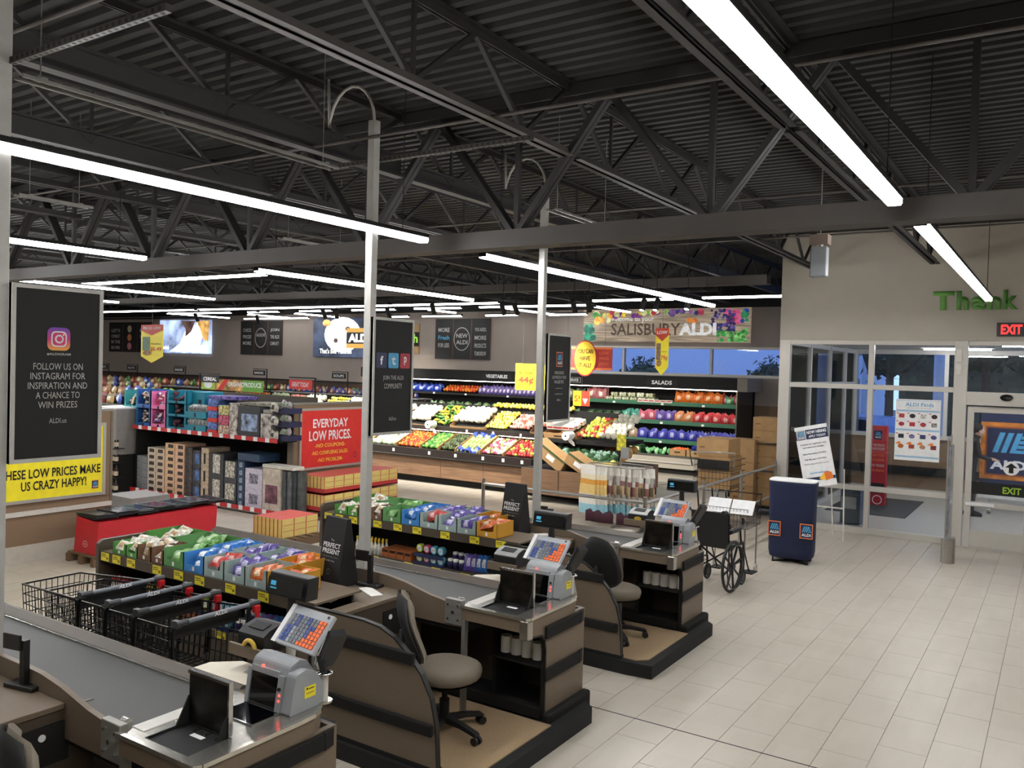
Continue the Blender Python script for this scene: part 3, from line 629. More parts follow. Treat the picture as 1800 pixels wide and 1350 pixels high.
def make_display():
    t = thing('customer_display', 'small black customer display on a post', 'display', (-3.3, Ly(1.76), 0))
    MB().cyl((0, 0, .0), (0, 0, 1.08), .026, 14).build('post', alu, t)
    MB().cyl((0, 0, 1.06), (0, 0, 1.26), .03, 14, rb=.024).build('collar', black, t)
    MB().cyl((0, 0, 0), (0, 0, .02), .07, 16).build('foot', black, t)
    MB().prism([(-.045, 1.24), (.045, 1.24), (.055, 1.36), (-.02, 1.36)], 'x', -.15, .15).build('screen_housing', black, t, bevel=.006)
    s = Sign(t, (0, -.047+.0, 1.3), (PI/2-.2, 0, 0), world=False)
    s.rect(-.135, -.042, .135, .042, M('display_glass', '08090c', .1), 'screen', .006)
    s.rect(-.11, -.002, -.07, .022, M('cyan_lcd', '3f9fc4', .4, emit=.25), 'lit_digits', .008); s.rect(-.11, -.02, -.062, -.012, M('cyan_lcd', '3f9fc4', .4, emit=.25), 'lit_digits', .008)
    return t
def make_terminal():
    t = thing('card_terminal', 'black card terminal tilted on a steel post', 'card reader', (-3.0, Ly(1.52), .876))
    MB().cyl((0, 0, 0), (0, 0, .14), .022, 14).build('post', alu, t); MB().cyl((0, 0, 0), (0, 0, .008), .045, 16).build('foot', steel, t)
    MB().lathe([(.022, .135), (.045, .14), (.045, .148), (.022, .15)], n=16).build('collar', chrome, t)
    MB().bar((0, 0, .15), (-.02, -.01, .23), .03).build('neck', black, t)
    b = MB().prism([(-.045, -.1), (.045, -.1), (.045, .06), (.035, .12), (-.035, .12), (-.045, .06)], 'z', -.02, .02).build('body', black, t, bevel=.006)
    b.location = (.03, .02, .27); b.rotation_euler = (-1.0, .05, 1.25)
    inst(MB().box(-.036, .02, .02, .036, .09, .022).mesh('screen', M('display_glass', '08090c', .1)), 'screen', (0, 0, 0), parent=b)
    km = MB().box(-.009, -.007, .02, .009, .007, .024).mesh('key', M('light_key', '9aa0a6', .5))
    for r in range(4):
        for c in range(3): inst(km, 'key', (-.024+c*.024, -.08+r*.023, 0), parent=b)
    inst(MB().bar((-.047, -.1, .01), (-.047, .12, .01), .008).mesh('side_trim', chrome), 'side_trim', (0, 0, 0), parent=b)
    return t
def make_chair():
    t = thing('office_chair', 'grey upholstered cashier chair on castors', 'chair', (-3.36, Ly(.5), .118)); f = M('warm_grey_fabric', '6f6658', .9, bump=.25, scale=260, noise=.05); fd = M('black_chair_shell', '0e0e0e', .8)
    n_ = 20; pr = []
    for i in range(n_):
        a = 2*PI*i/n_; rx = .235 if math.cos(a) > 0 else .2; pr.append((rx*math.cos(a)*(1-.08*math.sin(a)**2), .235*math.sin(a)))
    def pad(z0, z1, sc, m_, nm):
        V = []; 
        for k, (zz, s_) in enumerate(((z0, .8), (z0+.012, .96), ((z0+z1)/2, 1), (z1-.02, .96), (z1-.005, .8), (z1, .45))):
            V += [(x*s_*sc, y*s_*sc, zz) for x, y in pr]
        F = [(k*n_+j, k*n_+(j+1) % n_, (k+1)*n_+(j+1) % n_, (k+1)*n_+j) for k in range(5) for j in range(n_)] + [tuple(range(n_-1, -1, -1)), tuple(range(5*n_, 6*n_))]
        return MB().add(V, F, 0, True).build(nm, m_, t)
    pad(.36, .455, 1.0, f, 'seat'); pad(.34, .37, .9, fd, 'seat_shell')
    # backrest: curved oval pad behind the seat (at -x), fabric in front, black shell behind
    def back(x, th, sc, m_, nm):
        N, Mr = 11, 9; V = []
        for side in (0, 1):
            for i in range(Mr):
                v = -1+2*i/(Mr-1)
                for j in range(N):
                    u = -1+2*j/(N-1); wy = .21*sc*(1-.22*max(0, v)**2)*math.sqrt(max(.02, 1-.62*abs(v)**3.2)); 
                    yy = u*wy; zz = .70+v*.235*sc*(1-.16*u*u); xx = x + .05*(1-(u*u))*-1 + .03*math.sin((v+.2)*2.2)*-1 - .02*v
                    e = math.sqrt(max(0, 1-max(abs(u), abs(v))**6)); xx += (th*e if side else 0)
                    V.append((xx, yy, zz))
        F = []; o = N*Mr
        for i in range(Mr-1):
            for j in range(N-1):
                a = i*N+j; F.append((a, a+N, a+N+1, a+1)); F.append((o+a, o+a+1, o+a+N+1, o+a+N))
        for j in range(N-1): F.append((j, j+1, o+j+1, o+j)); a = (Mr-1)*N+j; F.append((a+1, a, o+a, o+a+1))
        for i in range(Mr-1): a = i*N; F.append((a+N, a, o+a, o+a+N)); a = i*N+N-1; F.append((a, a+N, o+a+N, o+a))
        return MB().add(V, F, 0, True).build(nm, m_, t)
    back(-.20, .05, 1.0, f, 'backrest'); back(-.222, .02, 1.0, fd, 'back_shell')
    MB().tube([(-.02, 0, .35), (-.15, 0, .34), (-.235, 0, .40), (-.27, 0, .55), (-.275, 0, .68)], .016, 8).build('back_bracket', fd, t)
    MB().cyl((0, 0, .1), (0, 0, .22), .032, 12).cyl((0, 0, .22), (0, 0, .35), .018, 10).build('gas_lift', fd, t)
    MB().box(-.1, -.07, .32, .1, .07, .345).build('mechanism', fd, t); MB().cyl((.02, .06, .33), (.05, .2, .315), .006, 6).build('lever', fd, t)
    for i in range(5):
        a = 2*PI*i/5+.35; ca, sa = math.cos(a), math.sin(a)
        lg = MB().prism([(0, .07), (.03, .11), (.15, .1), (.27, .075), (.285, .06), (.27, .052), (.15, .07)], 'y', -.02, .02).build('leg', fd, t); lg.rotation_euler = (0, 0, a)
        c = MB().cyl((.272, -.026, .025), (.272, -.008, .025), .026, 12).cyl((.272, .008, .025), (.272, .026, .025), .026, 12).cyl((.272, 0, .03), (.272, 0, .06), .008, 6)
        cs = c.build('castor', black, lg)
    return t
def make_pole():
    t = thing('sign_pole', 'tall square grey pole', 'pole', (-4.66, 4.96, .87))
    MB().box(-.034, -.034, 0, .034, .034, 3.61).build('post', M('pale_grey_post', 'bdbcb7', .5, .1), t, bevel=.003)
    MB().box(-.06, -.06, 0, .06, .06, .02).build('foot', M('pale_grey_post', 'bdbcb7', .5, .1), t)
    pts = [(0, 0, 3.6)] + [(0-.25+.25*math.cos(a), 0, 3.6+.32*math.sin(a)) for a in [i*PI/10 for i in range(1, 10)]] + [(-.5, 0, 3.62), (-.52, 0, 4.02)]
    MB().tube(pts, .012, 6).build('armoured_cable', alu, t)
    return t
lane_names = ['nearest', 'middle', 'farthest']
L3 = []; PRN = []
chair0 = make_chair(); scan0 = make_scanner(); kb0 = make_keyboard(); pr0 = make_printer(); dp0 = make_display(); ct0 = make_terminal(); pole0 = make_pole()
texts = {
 'co': ['checkout counter nearest the camera, beside the nested trolleys', None, 'farthest checkout counter, the one next to the wheelchair'],
}
def lane_copy(o, i, label, dx=0, dy=0, dz=0):
    off = Vector((dx, (i-1)*PITCH_Y+dy, dz))
    if i == 1: o['label'] = label; o.location = o.location + Vector((dx, dy, dz)); return o
    return dup(o, loc=o.location+off, label=label)
n_c = ['checkout nearest the camera', 'middle checkout', 'farthest checkout']
order = (0, 2, 1)
for i in order:
    if i != 1: dup(co, loc=co.location+Vector((0, (i-1)*PITCH_Y-(.06 if i == 0 else 0), 0)), label=texts['co'][i])
    lane_copy(scan0, i, 'grey upright barcode scanner on the %s' % n_c[i], dy=-.04 if i == 0 else 0)['group'] = 'barcode scanners'
    lane_copy(kb0, i, 'tilted keyboard with blue and orange keys over the %s' % n_c[i])['group'] = 'till keyboards'
    PRN.append(lane_copy(pr0, i, ['all-black receipt printer with a tape roll at the checkout nearest the camera', 'receipt printer with a pale grey lid at the middle checkout', 'receipt printer with a yellow sticker at the farthest checkout'][i])); PRN[-1]['group'] = 'receipt printers'
    lane_copy(dp0, i, ['customer display turned away behind the nearest keyboard', 'customer display with a lit cyan square, right of the middle checkout', 'customer display in front of the steel rail at the farthest checkout'][i], dx=[-.20, -.02, .06][i], dz=[.02, .06, .08][i])['group'] = 'customer displays'
    lane_copy(ct0, i, 'black card terminal on a steel post at the %s' % n_c[i])['group'] = 'card terminals'
    c = lane_copy(chair0, i, ['grey cashier chair cut off by the bottom left corner', 'grey cashier chair seen from behind at the middle checkout', 'black-backed cashier chair at the farthest checkout'][i], dx=[.16, .0, .0][i], dy=[-.04, -.02, .0][i]); c['group'] = 'cashier chairs'
    c.rotation_euler = (0, 0, [1.3, .80, 1.42][i]); c.scale = (1.06, 1.06, 1.1 if i == 0 else 1.02)
    p_ = lane_copy(pole0, i, ['square grey pole at the left picture edge', 'square grey pole between the red price sign and the produce', 'square grey pole in front of the produce end display'][i], dy=[-.24, .07, .22][i], dx=[.0, 0, 0][i]); p_['group'] = 'sign poles'
    L3.append(p_)
    for k in range(4 if i != 2 else 5):
        inst(rollm, 'paper_roll', (-3.35+k*.09, Ly(1.2)+(i-1)*PITCH_Y, .466), label='white paper roll under the %s, %s from the left' % (n_c[i], ORD[k]), cat='paper roll', group='paper rolls under the %s' % n_c[i])
co['group'] = 'checkout counters'
for ch in PRN[0].children:
    if ch.name.startswith('lid'): ch.data = ch.data.copy(); ch.data.materials[0] = M('dark_printer_lid', '2a2b2c', .4)
MB().tube([(.045*math.cos(a), 0, .045*math.sin(a)) for a in [i*PI/8 for i in range(16)]], .012, 8, closed=True).build('tape_roll', M('yellow_tape', 'c9a93c', .4), PRN[0], loc=(.02, -.128, .02))
MB().prism([(.04*math.cos(a), .022*math.sin(a)) for a in [i*PI/8 for i in range(16)]], 'y', -.102, -.1005).build('sticker', M('yellow_tape', 'c9a93c', .4), PRN[1], loc=(0, 0, .04))
# ---- black panels on the poles (face +X)
def pole_panel(y0, lab):
    t = thing('hanging_sign', lab, 'sign', (-4.6, y0+.25, 1.97)); 
    MB().box(-.02, -.25, 0, .005, .25, .95).build('panel', blk, t)
    MB().box(-.022, -.25, 0, .012, .25, .022).box(-.022, -.25, .928, .012, .25, .95).box(-.022, -.25, .02, .012, -.228, .93).box(-.022, .228, .02, .012, .25, .93).build('frame', M('pale_grey_post', 'bdbcb7', .5, .1), t)
    return t, Sign(t, (.006, 0, .475), SIDE, world=False)
paleink = M('pale_grey_ink', 'b9b7b2', .6)
t, s = pole_panel(2.25, 'black social media sign on the leftmost pole')
k = M('camera_badge_purple', '9a3bb0', .5); k2 = M('camera_badge_orange', 'f08a3a', .5); k3 = M('camera_badge_pink', 'd8336f', .5)
def rr_(s, u, v, w_, h_, r, mat, lift=.002, nm='badge'):
    P = []
    for cx, cy, a0 in ((w_/2-r, h_/2-r, 0), (-w_/2+r, h_/2-r, 90), (-w_/2+r, -h_/2+r, 180), (w_/2-r, -h_/2+r, 270)):
        for j in range(5): a = math.radians(a0+j*22.5); P.append((u+cx+r*math.cos(a), v+cy+r*math.sin(a)))
    s.poly(P, mat, nm, lift)
gm = bpy.data.materials.new('sunset_gradient'); gm.use_nodes = True; n = gm.node_tree.nodes; l = gm.node_tree.links
tcg = n.new('ShaderNodeTexCoord'); sg = n.new('ShaderNodeSeparateXYZ'); rg = n.new('ShaderNodeValToRGB'); l.new(tcg.outputs['Generated'], sg.inputs[0]); l.new(sg.outputs['Y'], rg.inputs[0]); l.new(rg.outputs[0], n['Principled BSDF'].inputs['Base Color'])
rg.color_ramp.elements[0].color = (*hx('f3a83b'), 1); rg.color_ramp.elements[1].color = (*hx('6a3fb5'), 1); e = rg.color_ramp.elements.new(.45); e.color = (*hx('d6357a'), 1)
rr_(s, .0, .19, .125, .125, .03, gm); rr_(s, 0, .19, .085, .085, .024, wht, .004, 'badge_ring'); rr_(s, 0, .19, .07, .07, .018, k3, .0052)
s.disc(0, .19, .024, .024, wht, 'badge_ring', .0064); s.disc(0, .19, .015, .015, k3, 'badge', .0076); s.disc(.024, .214, .005, .005, wht, 'badge_ring', .0064)
s.t('#ALDIGRAM', 0, .107, .13, .014, paleink, .02)
for j, (tx, w_) in enumerate((('FOLLOW US ON', .27), ('INSTAGRAM FOR', .30), ('INSPIRATION AND', .325), ('A CHANCE TO', .24), ('WIN PRIZES', .215))): s.t(tx, 0, .04-j*.052, w_, .036, paleink, .0)
s.t('ALDI.us', 0, -.255, .095, .027, paleink, 0)
t, s = pole_panel(5.0, 'black sign with three square social badges on the middle pole')
for j, (c, gl) in enumerate(((M('dark_blue_badge', '262b52', .5), 'f'), (lblue, 't'), (M('crimson_badge', 'b2323f', .5), 'p'))):
    rr_(s, -.145+j*.145, .13, .125, .125, .014, c); s.t(gl, -.145+j*.145, .13, .035 if j != 1 else .05, .07, wht, .03)
s.t('JOIN THE ALDI', 0, -.015, .25, .045, paleink, 0); s.t('COMMUNITY', 0, -.078, .22, .042, paleink, 0); s.t('ALDI.us', 0, -.345, .09, .028, paleink, 0)
t, s = pole_panel(7.715, 'black sign with a square emblem and small print on the third pole')
mark(s, 0, .2, .16, navy, orng, lblue, wht)
for j, (tx, w_, h_) in enumerate((('NEVER-ENDING', .2, .034), ('LOW PRICES AT YOUR', .3, .034), ('FINGERTIPS', .2, .034), ('download our app', .14, .016), ('available now', .17, .016), ('ALDI.us', .08, .024))): s.t(tx, 0, [.055, .005, -.045, -.115, -.175, -.24][j], w_, h_, paleink, 0)
strut((-4.62, 2.25, 4.05), (-3.3, 2.25, 4.05), 'slotted channel running from the leftmost pole to the joist'); strut((-5.15, 5.08, 4.16), (-3.2, 5.08, 4.16), 'slotted channel running across behind the middle pole')
for x, y0_, y1_ in ((-4.66, 2.3, 4.6), (-4.0, 6.7, 7.9), (-8.1, 4.0, 4.7), (-7.85, 6.9, 8.0)):
    tag(MB().box(x-.05, y0_, 4.0, x-.038, y1_, 4.02).box(x+.038, y0_, 4.0, x+.05, y1_, 4.02).box(x-.05, y0_+.1, 4.02, x+.05, y0_+.13, 4.03).box(x-.05, y1_-.13, 4.02, x+.05, y1_-.1, 4.03).cyl((x, y0_+.115, 4.03), (x, y0_+.115, 4.9), .004, 4).cyl((x, y1_-.115, 4.03), (x, y1_-.115, 4.9), .004, 4).build('ceiling_channel', alud, world=True), 'unlit pale double channel under the roof at %s' % {2.3: 'the leftmost pole', 6.7: 'the third pole', 4.0: 'the far left, short', 6.9: 'the girder, above the second light'}[y0_], 'channel', 'unlit channels under the roof')

# ================================================================ PRODUCT MESHES
rnd = random.Random(3)
def packet_mesh(name, c1, c2, w_=.13, h_=.1, t=.022):
    """crimped foil packet lying flat"""
    NX, NY = 6, 4; V = []
    for s_ in (1, -1):
        for i in range(NX+1):
            for j in range(NY+1):
                u = -1+2*i/NX; v = -1+2*j/NY; e = (1-u**4)*(1-v**2); V.append((u*w_/2*(1-.05*(1-abs(v))), v*h_/2*(1-.10*(1-u**4)), s_*t*e*(1+.25*math.sin(i*2.1+j*1.7))))
    F = []; o = (NX+1)*(NY+1)
    for i in range(NX):
        for j in range(NY):
            a = i*(NY+1)+j; F.append((a, a+NY+1, a+NY+2, a+1)); F.append((o+a, o+a+1, o+a+NY+2, o+a+NY+1))
    m = MB().add(V, F, 0, True)
    for k in range(len(m.f)):
        if k//2 % NY in (1, 2) and 2 <= (k//2)//NY <= 3 and k % 2 == 0: m.mi[k] = 1
    return m.mesh(name, [c1, c2])
def fm(c, nm=None, r=.3): return M(nm or 'foil_'+c, c, r, noise=.3, scale=38)
PK = {k: packet_mesh('sweet_packet', fm(a), fm(b)) for k, (a, b) in dict(green=('6fa35a', 'a9cf8d'), white=('d8d5c6', 'b58c5a'), brown=('7a5a42', 'd9cbb0'), blue=('2d6fb8', 'd8dde6'), red=('c0433f', 'e9b7b0'),
      violet=('5a4a94', 'c9c3e0'), orange=('e0713a', 'f3c9a0'), black=('1d2026', '3d6aa5'), teal=('2f8f8c', 'cfe6e2'), gold=('c79a3a', 'efdfa0')).items()}
def tray(x0, x1, y0, y1, z, h, col, label, notch=True, flip=False):
    t = thing('display_tray', label, 'tray', ((x0+x1)/2, (y0+y1)/2, z)); W_ = (x1-x0)/2-.003; D = (y1-y0)/2-.003; m = M('tray_'+col, col, .6, noise=.04)
    MB().box(-W_, -D, 0, W_, D, .004).box(-W_, -D, 0, -W_+.004, D, h).box(W_-.004, -D, 0, W_, D, h).box(-W_, D-.004, 0, W_, D, h).build('body', [m], t)
    if notch: MB().prism([(-W_, 0), (W_, 0), (W_, h), (W_*.72, h), (W_*.62, h*.42), (-W_*.62, h*.42), (-W_*.72, h), (-W_, h)], 'y', -D, -D+.004).build('front_panel', m, t)
    else: MB().box(-W_, -D, 0, W_, -D+.004, h*.8).build('front_panel', m, t)
    s = Sign(t, (0, -D-.0005, 0), FRONT, world=False)
    s.rect(-.012, h*.12, .012, h*.34, wht if col not in ('e9e6da',) else navy, 'print', .0015)
    return t
def fill(kind, x0, x1, y0, y1, z, n_, label, group, h=.1, name='sweet_packet', cat='packet', stand=False):
    for i in range(n_):
        a = (i+.5)/n_; y = y0+(y1-y0)*a; x = (x0+x1)/2+rnd.uniform(-1, 1)*(x1-x0)*.16
        sc = min(1.1, (x1-x0)/.16)
        inst(PK[kind] if isinstance(kind, str) else kind, name, (x, y, z+h*.35+h*.55*rnd.random()), (rnd.uniform(.5, 1.1), rnd.uniform(-.25, .25), rnd.uniform(-.35, .35)), sc, label=label, cat=cat, group=group)
TRAYS = [(-6.46, -6.27, '4f8a3d', 'white', 'green'), (-6.27, -6.12, '5b9a44', 'white', 'second green'), (-6.12, -5.94, '6b4c36', 'white', 'brown'), (-5.94, -5.78, '6b4c36', 'white', 'second brown'), (-5.78, -5.53, '5c8f55', 'green', 'broad dark green'),
         (-5.53, -5.29, '3b83c4', 'blue', 'blue'), (-5.29, -5.06, '9db0ab', 'red', 'first grey'), (-5.06, -4.83, '9db0ab', 'violet', 'second grey'), (-4.83, -4.60, '9db0ab', 'orange', 'third grey'), (-4.60, -4.36, 'd49b2e', 'orange', 'yellow')]
def candy_shelf(y0, which, trays):
    t = thing('candy_shelf', '%s candy shelf with yellow price labels' % which, 'shelf', (-5.4, y0, 0)); W2 = dict(parent=t, world=True)
    MB().prism([(y0-.02, .02), (y0-.02, 1.0), (y0+.02, 1.03), (y0+.72, 1.03), (y0+.74, 1.0), (y0+.74, .02)], 'x', -6.64, -6.60).build('end_panel', lamd, bevel=.006, **W2)
    MB().prism([(y0-.02, .16), (y0-.02, .85), (y0+.36, .85), (y0+.36, .16)], 'x', -4.14, -4.11).build('end_panel', lamd, **W2)
    MB().box(-6.6, y0, .925, -4.11, y0+.45, .94).box(-6.6, y0+.45, .925, -4.80, y0+.74, .94).build('top_shelf', lam, **W2)
    MB().box(-6.6, y0-.012, .865, -4.11, y0, .945).build('price_channel', lamd, **W2)
    MB().box(-6.6, y0, .56, -4.14, y0+.4, .575).build('lower_shelf', lamd, **W2)
    MB().box(-6.6, y0-.01, .515, -4.14, y0, .575).build('price_channel', lamd, **W2)
    MB().box(-6.6, y0-.012, .572, -4.14, y0-.008, .58).build('chrome_trim', steel, **W2)
    MB().box(-6.6, y0+.38, .16, -4.14, y0+.4, .925).build('back_panel', blk, **W2)
    MB().box(-6.6, y0, .02, -4.14, y0+.4, .515).build('lower_box', lamd, **W2)
    tagm = MB().box(-.055, -.0015, -.033, .055, 0, .033).mesh('price_label', ylab); pr = M('brown_print', '7a6a28', .7)
    tm2 = MB().box(-.045, -.0022, .012, .015, -.0015, .02).box(-.045, -.0022, -.002, .02, -.0015, .004).box(.022, -.0022, -.02, .045, -.0015, 0).mesh('label_print', pr)
    for x in (-6.52, -6.36, -6.16, -5.82, -5.55, -5.3, -4.95, -4.6) + ((-4.3,) if which[0] != 'n' else ()):
        o = inst(tagm, 'price_label', (x+5.4, -.0125, .905), parent=t); inst(tm2, 'label_print', (0, 0, 0), parent=o)
    for x in (-6.3, -5.85, -5.4, -5.05, -4.7, -4.35):
        o = inst(tagm, 'price_label', (x+5.4, -.0105, .545), parent=t); inst(tm2, 'label_print', (0, 0, 0), parent=o)
    for i, (a, b, c, k, nm) in enumerate(TRAYS):
        hh = .095 if i < 2 else (.12 if i < 4 else .14)
        tray(a, b, y0+.01, y0+.30, .94, hh, c, '%s display tray on the %s candy shelf, front row' % (nm, which)); kk = k
        if which != 'nearer' and i == 8: kk = 'violet'
        fill(kk, a, b, y0+.04, y0+.27, .94, 5 if i > 4 else 6, '%s packets in the %s tray of the %s candy shelf' % (kk, nm, which) if 0 else '%s foil packet in the %s front tray, %s candy shelf' % (kk, nm, which), 'packets in the %s front tray, %s shelf' % (nm, which), hh)
    BK = [(-6.5, -6.1, '4f8a3d', 'white', 'green'), (-6.1, -5.62, '5c8f55', 'green', 'long dark green'), (-5.62, -5.38, '3b83c4', 'blue', 'blue'), (-5.38, -5.12, '9db0ab', 'violet', 'first grey'), (-5.12, -4.86, '9db0ab', 'violet', 'second grey'), (-4.86, -4.62, 'd49b2e', 'orange', 'yellow')]
    for i, (a, b, c, k, nm) in enumerate(BK):
        tray(a, b, y0+.33, y0+.66, .94, .13, c, '%s display tray on the %s candy shelf, back row' % (nm, which))
        fill(k, a, b, y0+.36, y0+.63, .94, 6 if i > 1 else 8, '%s foil packet in the %s back tray, %s candy shelf' % (k, nm, which), 'packets in the %s back tray, %s shelf' % (nm, which), .13)
    # lower shelf: bottles, brown boxes, gum tubs, mint pouches, a green carton
    z = .576
    bt = MB().lathe([(.001, 0), (.018, 0), (.018, .06), (.008, .085), (.008, .1)], n=8).mesh('little_bottle', fm('e2ded2'))
    def bottles(x0, n_, cap, lab):
        cm = MB().lathe([(.001, .12), (.010, .12), (.011, .095), (.001, .094)], n=8).mesh('cap', cap)
        for i in range(n_):
            for j in range(2):
                o = inst(bt, 'drink_bottle', (x0+i*.05, y0+.05+j*.06, z), sc=(1.1, 1.1, 1.3), label=lab % which, cat='bottle', group=lab % which); inst(cm, 'cap', (0, 0, 0), parent=o)
    bottles(-6.5, 4, M('red_cap', 'c42026', .4), 'red-capped little bottle low on the %s candy shelf'); bottles(-6.15, 8, M('yellow_cap', 'e9c424', .4), 'yellow-capped little bottle low on the %s candy shelf')
    bx = MB().box(-.045, -.11, 0, .045, .11, .085).box(-.035, -.112, .05, .035, -.11, .075, m=1).mesh('snack_box', [M('rust_card', '8f4e24', .6), fm('2b2018')])
    for i in range(4): inst(bx, 'snack_box', (-5.72+i*.1-.02, y0+.13, z), label='rust brown snack box low on the %s candy shelf' % which, cat='box', group='rust boxes low on the %s shelf' % which)
    for r in range(2):
        for i, c in enumerate(('a8b93a', 'c4466e', '4aa0b8', '5aa9c4')):
            o = inst(MB().cyl((0, -.02, .035), (0, .02, .035), .04, 14).build('t', fm('x')).data if 0 else TUB(c), 'gum_tub', (-5.30+i*.088, y0+.05, z+.02+r*.095), label='round gum tub in the white-banded rack, %s candy shelf' % which, cat='tub', group='gum tubs on the %s shelf' % which)
    tag(MB().box(-5.35, y0+.004, z, -4.98, y0+.1, z+.02).box(-5.35, y0+.008, z+.07, -4.98, y0+.014, z+.105).build('tub_rack', [navy], world=True), 'navy and white rack holding gum tubs on the %s candy shelf' % which, 'rack')
    jar = MB().lathe([(.001, 0), (.03, 0), (.032, .06), (.022, .075)], n=10).mesh('gum_jar', fm('2a2350')); jl = MB().lathe([(.026, .072), (.027, .095), (.001, .1)], n=10).mesh('lid', white)
    for i in range(3):
        for r in range(2):
            o = inst(jar, 'gum_jar', (-4.93+i*.068, y0+.06+r*.08, z+.0+r*.05), label='dark gum jar with a white lid on the %s candy shelf' % which, cat='jar', group='gum jars on the %s shelf' % which); inst(jl, 'lid', (0, 0, 0), parent=o)
    for i, (k, c) in enumerate((('violet', 'deep violet'), ('violet', 'violet'), ('blue', 'blue'), ('blue', 'bright blue'), ('black', 'dark'), ('black', 'black'), ('black', 'inky'))):
        inst(PK[k], 'mint_pouch', (-4.72+i*.052, y0+.08+.012*i, z+.085), (1.25, 0, PI/2*0+.2), (.8, 1.75, 1), label='%s standing mint pouch, low on the %s candy shelf' % (c, which), cat='pouch')
    tag(MB().box(-4.26, y0+.01, z, -4.16, y0+.3, z+.075).build('gum_carton', M('green_blue_card', '4aa183', .5, noise=.3, scale=40), world=True), 'green and teal gum carton at the right end of the %s candy shelf' % which, 'carton')
TUBS = {}
def TUB(c):
    if c not in TUBS: TUBS[c] = MB().cyl((0, -.015, .035), (0, .03, .035), .04, 16).cyl((0, -.0165, .035), (0, -.015, .035), .028, 14, m=1).mesh('gum_tub', [fm(c), fm('e8e6df')])
    return TUBS[c]
candy_shelf(3.97, 'nearer', 0); candy_shelf(6.48, 'farther', 0)
# PERFECT PRESENT tent cards
def tent(x, y, lab):
    t = thing('counter_sign', lab, 'sign', (x, y, .878), -.12)
    MB().prism([(-.1, 0), (.1, 0), (.018, .50), (-.018, .50)], 'x', -.125, .125).build('board', blk, t)
    s = Sign(t, (0, -.060, .25), (PI/2-.165, 0, 0), world=False)
    s.t('The', 0, .085, .04, .016, paleink, 0); s.t('PERFECT', 0, .045, .2, .036, wht, .02); s.t('PRESENT', 0, -.0, .2, .036, wht, .02); s.t('for absolutely anyone', 0, -.04, .18, .012, gry, 0); s.t('really like', 0, -.07, .11, .014, paleink, 0)
    s.ring(0, -.15, .018, .022, .003, gry); 
tent(-4.55, 4.62, 'black tent card reading PERFECT PRESENT beside the hand gel, nearer candy shelf'); tent(-4.58, 7.14, 'black tent card reading PERFECT PRESENT at the end of the farther candy shelf')
# things on the cashier desks
def stack_paper(x, y, z, lab, rz=0, w_=.16, d=.1, h=.03):
    return tag(MB().box(-w_/2, -d/2, 0, w_/2, d/2, h).build('paper_stack', M('bright_paper', 'e9e7e0', .8), loc=(x, y, z), rot=(0, 0, rz)), lab, 'paper')
stack_paper(-4.28, 4.24, .876, 'small stack of white till slips at the left end of the middle desk', .2, .13, .09, .035)
stack_paper(-4.19, 4.60, .876, 'curling white receipt lying on the middle desk', -.45, .25, .09, .004)
stack_paper(-4.40, 6.98, .876, 'loose white papers on the farthest desk', .3, .26, .14, .01); stack_paper(-4.30, 7.2, .876, 'white envelope lying on the farthest desk beside the pole', -.5, .1, .2, .012)
t = thing('hand_gel', 'pump bottle of purple hand gel on the middle desk', 'bottle', (-4.49, 4.72, .876))
MB().lathe([(.001, 0), (.034, 0), (.036, .02), (.036, .085), (.02, .105), (.014, .112)], n=14).build('bottle', M('purple_gel', '5b4f8c', .15, noise=.3, scale=40), t)
MB().lathe([(.016, .108), (.018, .13), (.008, .135), (.008, .165)], n=10).box(-.012, -.035, .163, .012, .012, .175).build('pump', wht, t)
MB().box(-.025, -.038, .03, .025, -.034, .08).build('label', M('gel_label', '9aa6d8', .5, noise=.4, scale=60), t)
def stand(x, y, lab, rz=0):
    t = thing('phone_stand', lab, 'stand', (x, y, .876), rz)
    MB().box(-.1, -.04, 0, .1, .04, .022).build('base', black, t, bevel=.004); MB().box(-.016, -.016, .02, .016, .016, .24).build('post', black, t)
    MB().box(-.12, -.03, .19, .0, -.015, .27).build('cradle', black, t, bevel=.005)
    for s_ in (-1, 1): MB().cyl((s_*.07, 0, .02), (s_*.07, 0, .028), .008, 8).build('bolt', chrome, t)
stand(-4.30, 4.71, 'black bracket on a thick base standing on the middle desk', .1)
stand(-4.31, 2.2, 'black bracket at the left edge on the checkout nearest the camera', .2)
tag(MB().box(-4.83, 7.98, .93, -4.72, 8.02, 1.02).box(-4.72, 7.97, .93, -4.64, 8.01, 1.0).box(-4.8, 7.97, .86, -4.66, 8.03, .93).build('card_reader_back', black, world=True), 'small black device behind the third pole', 'device')

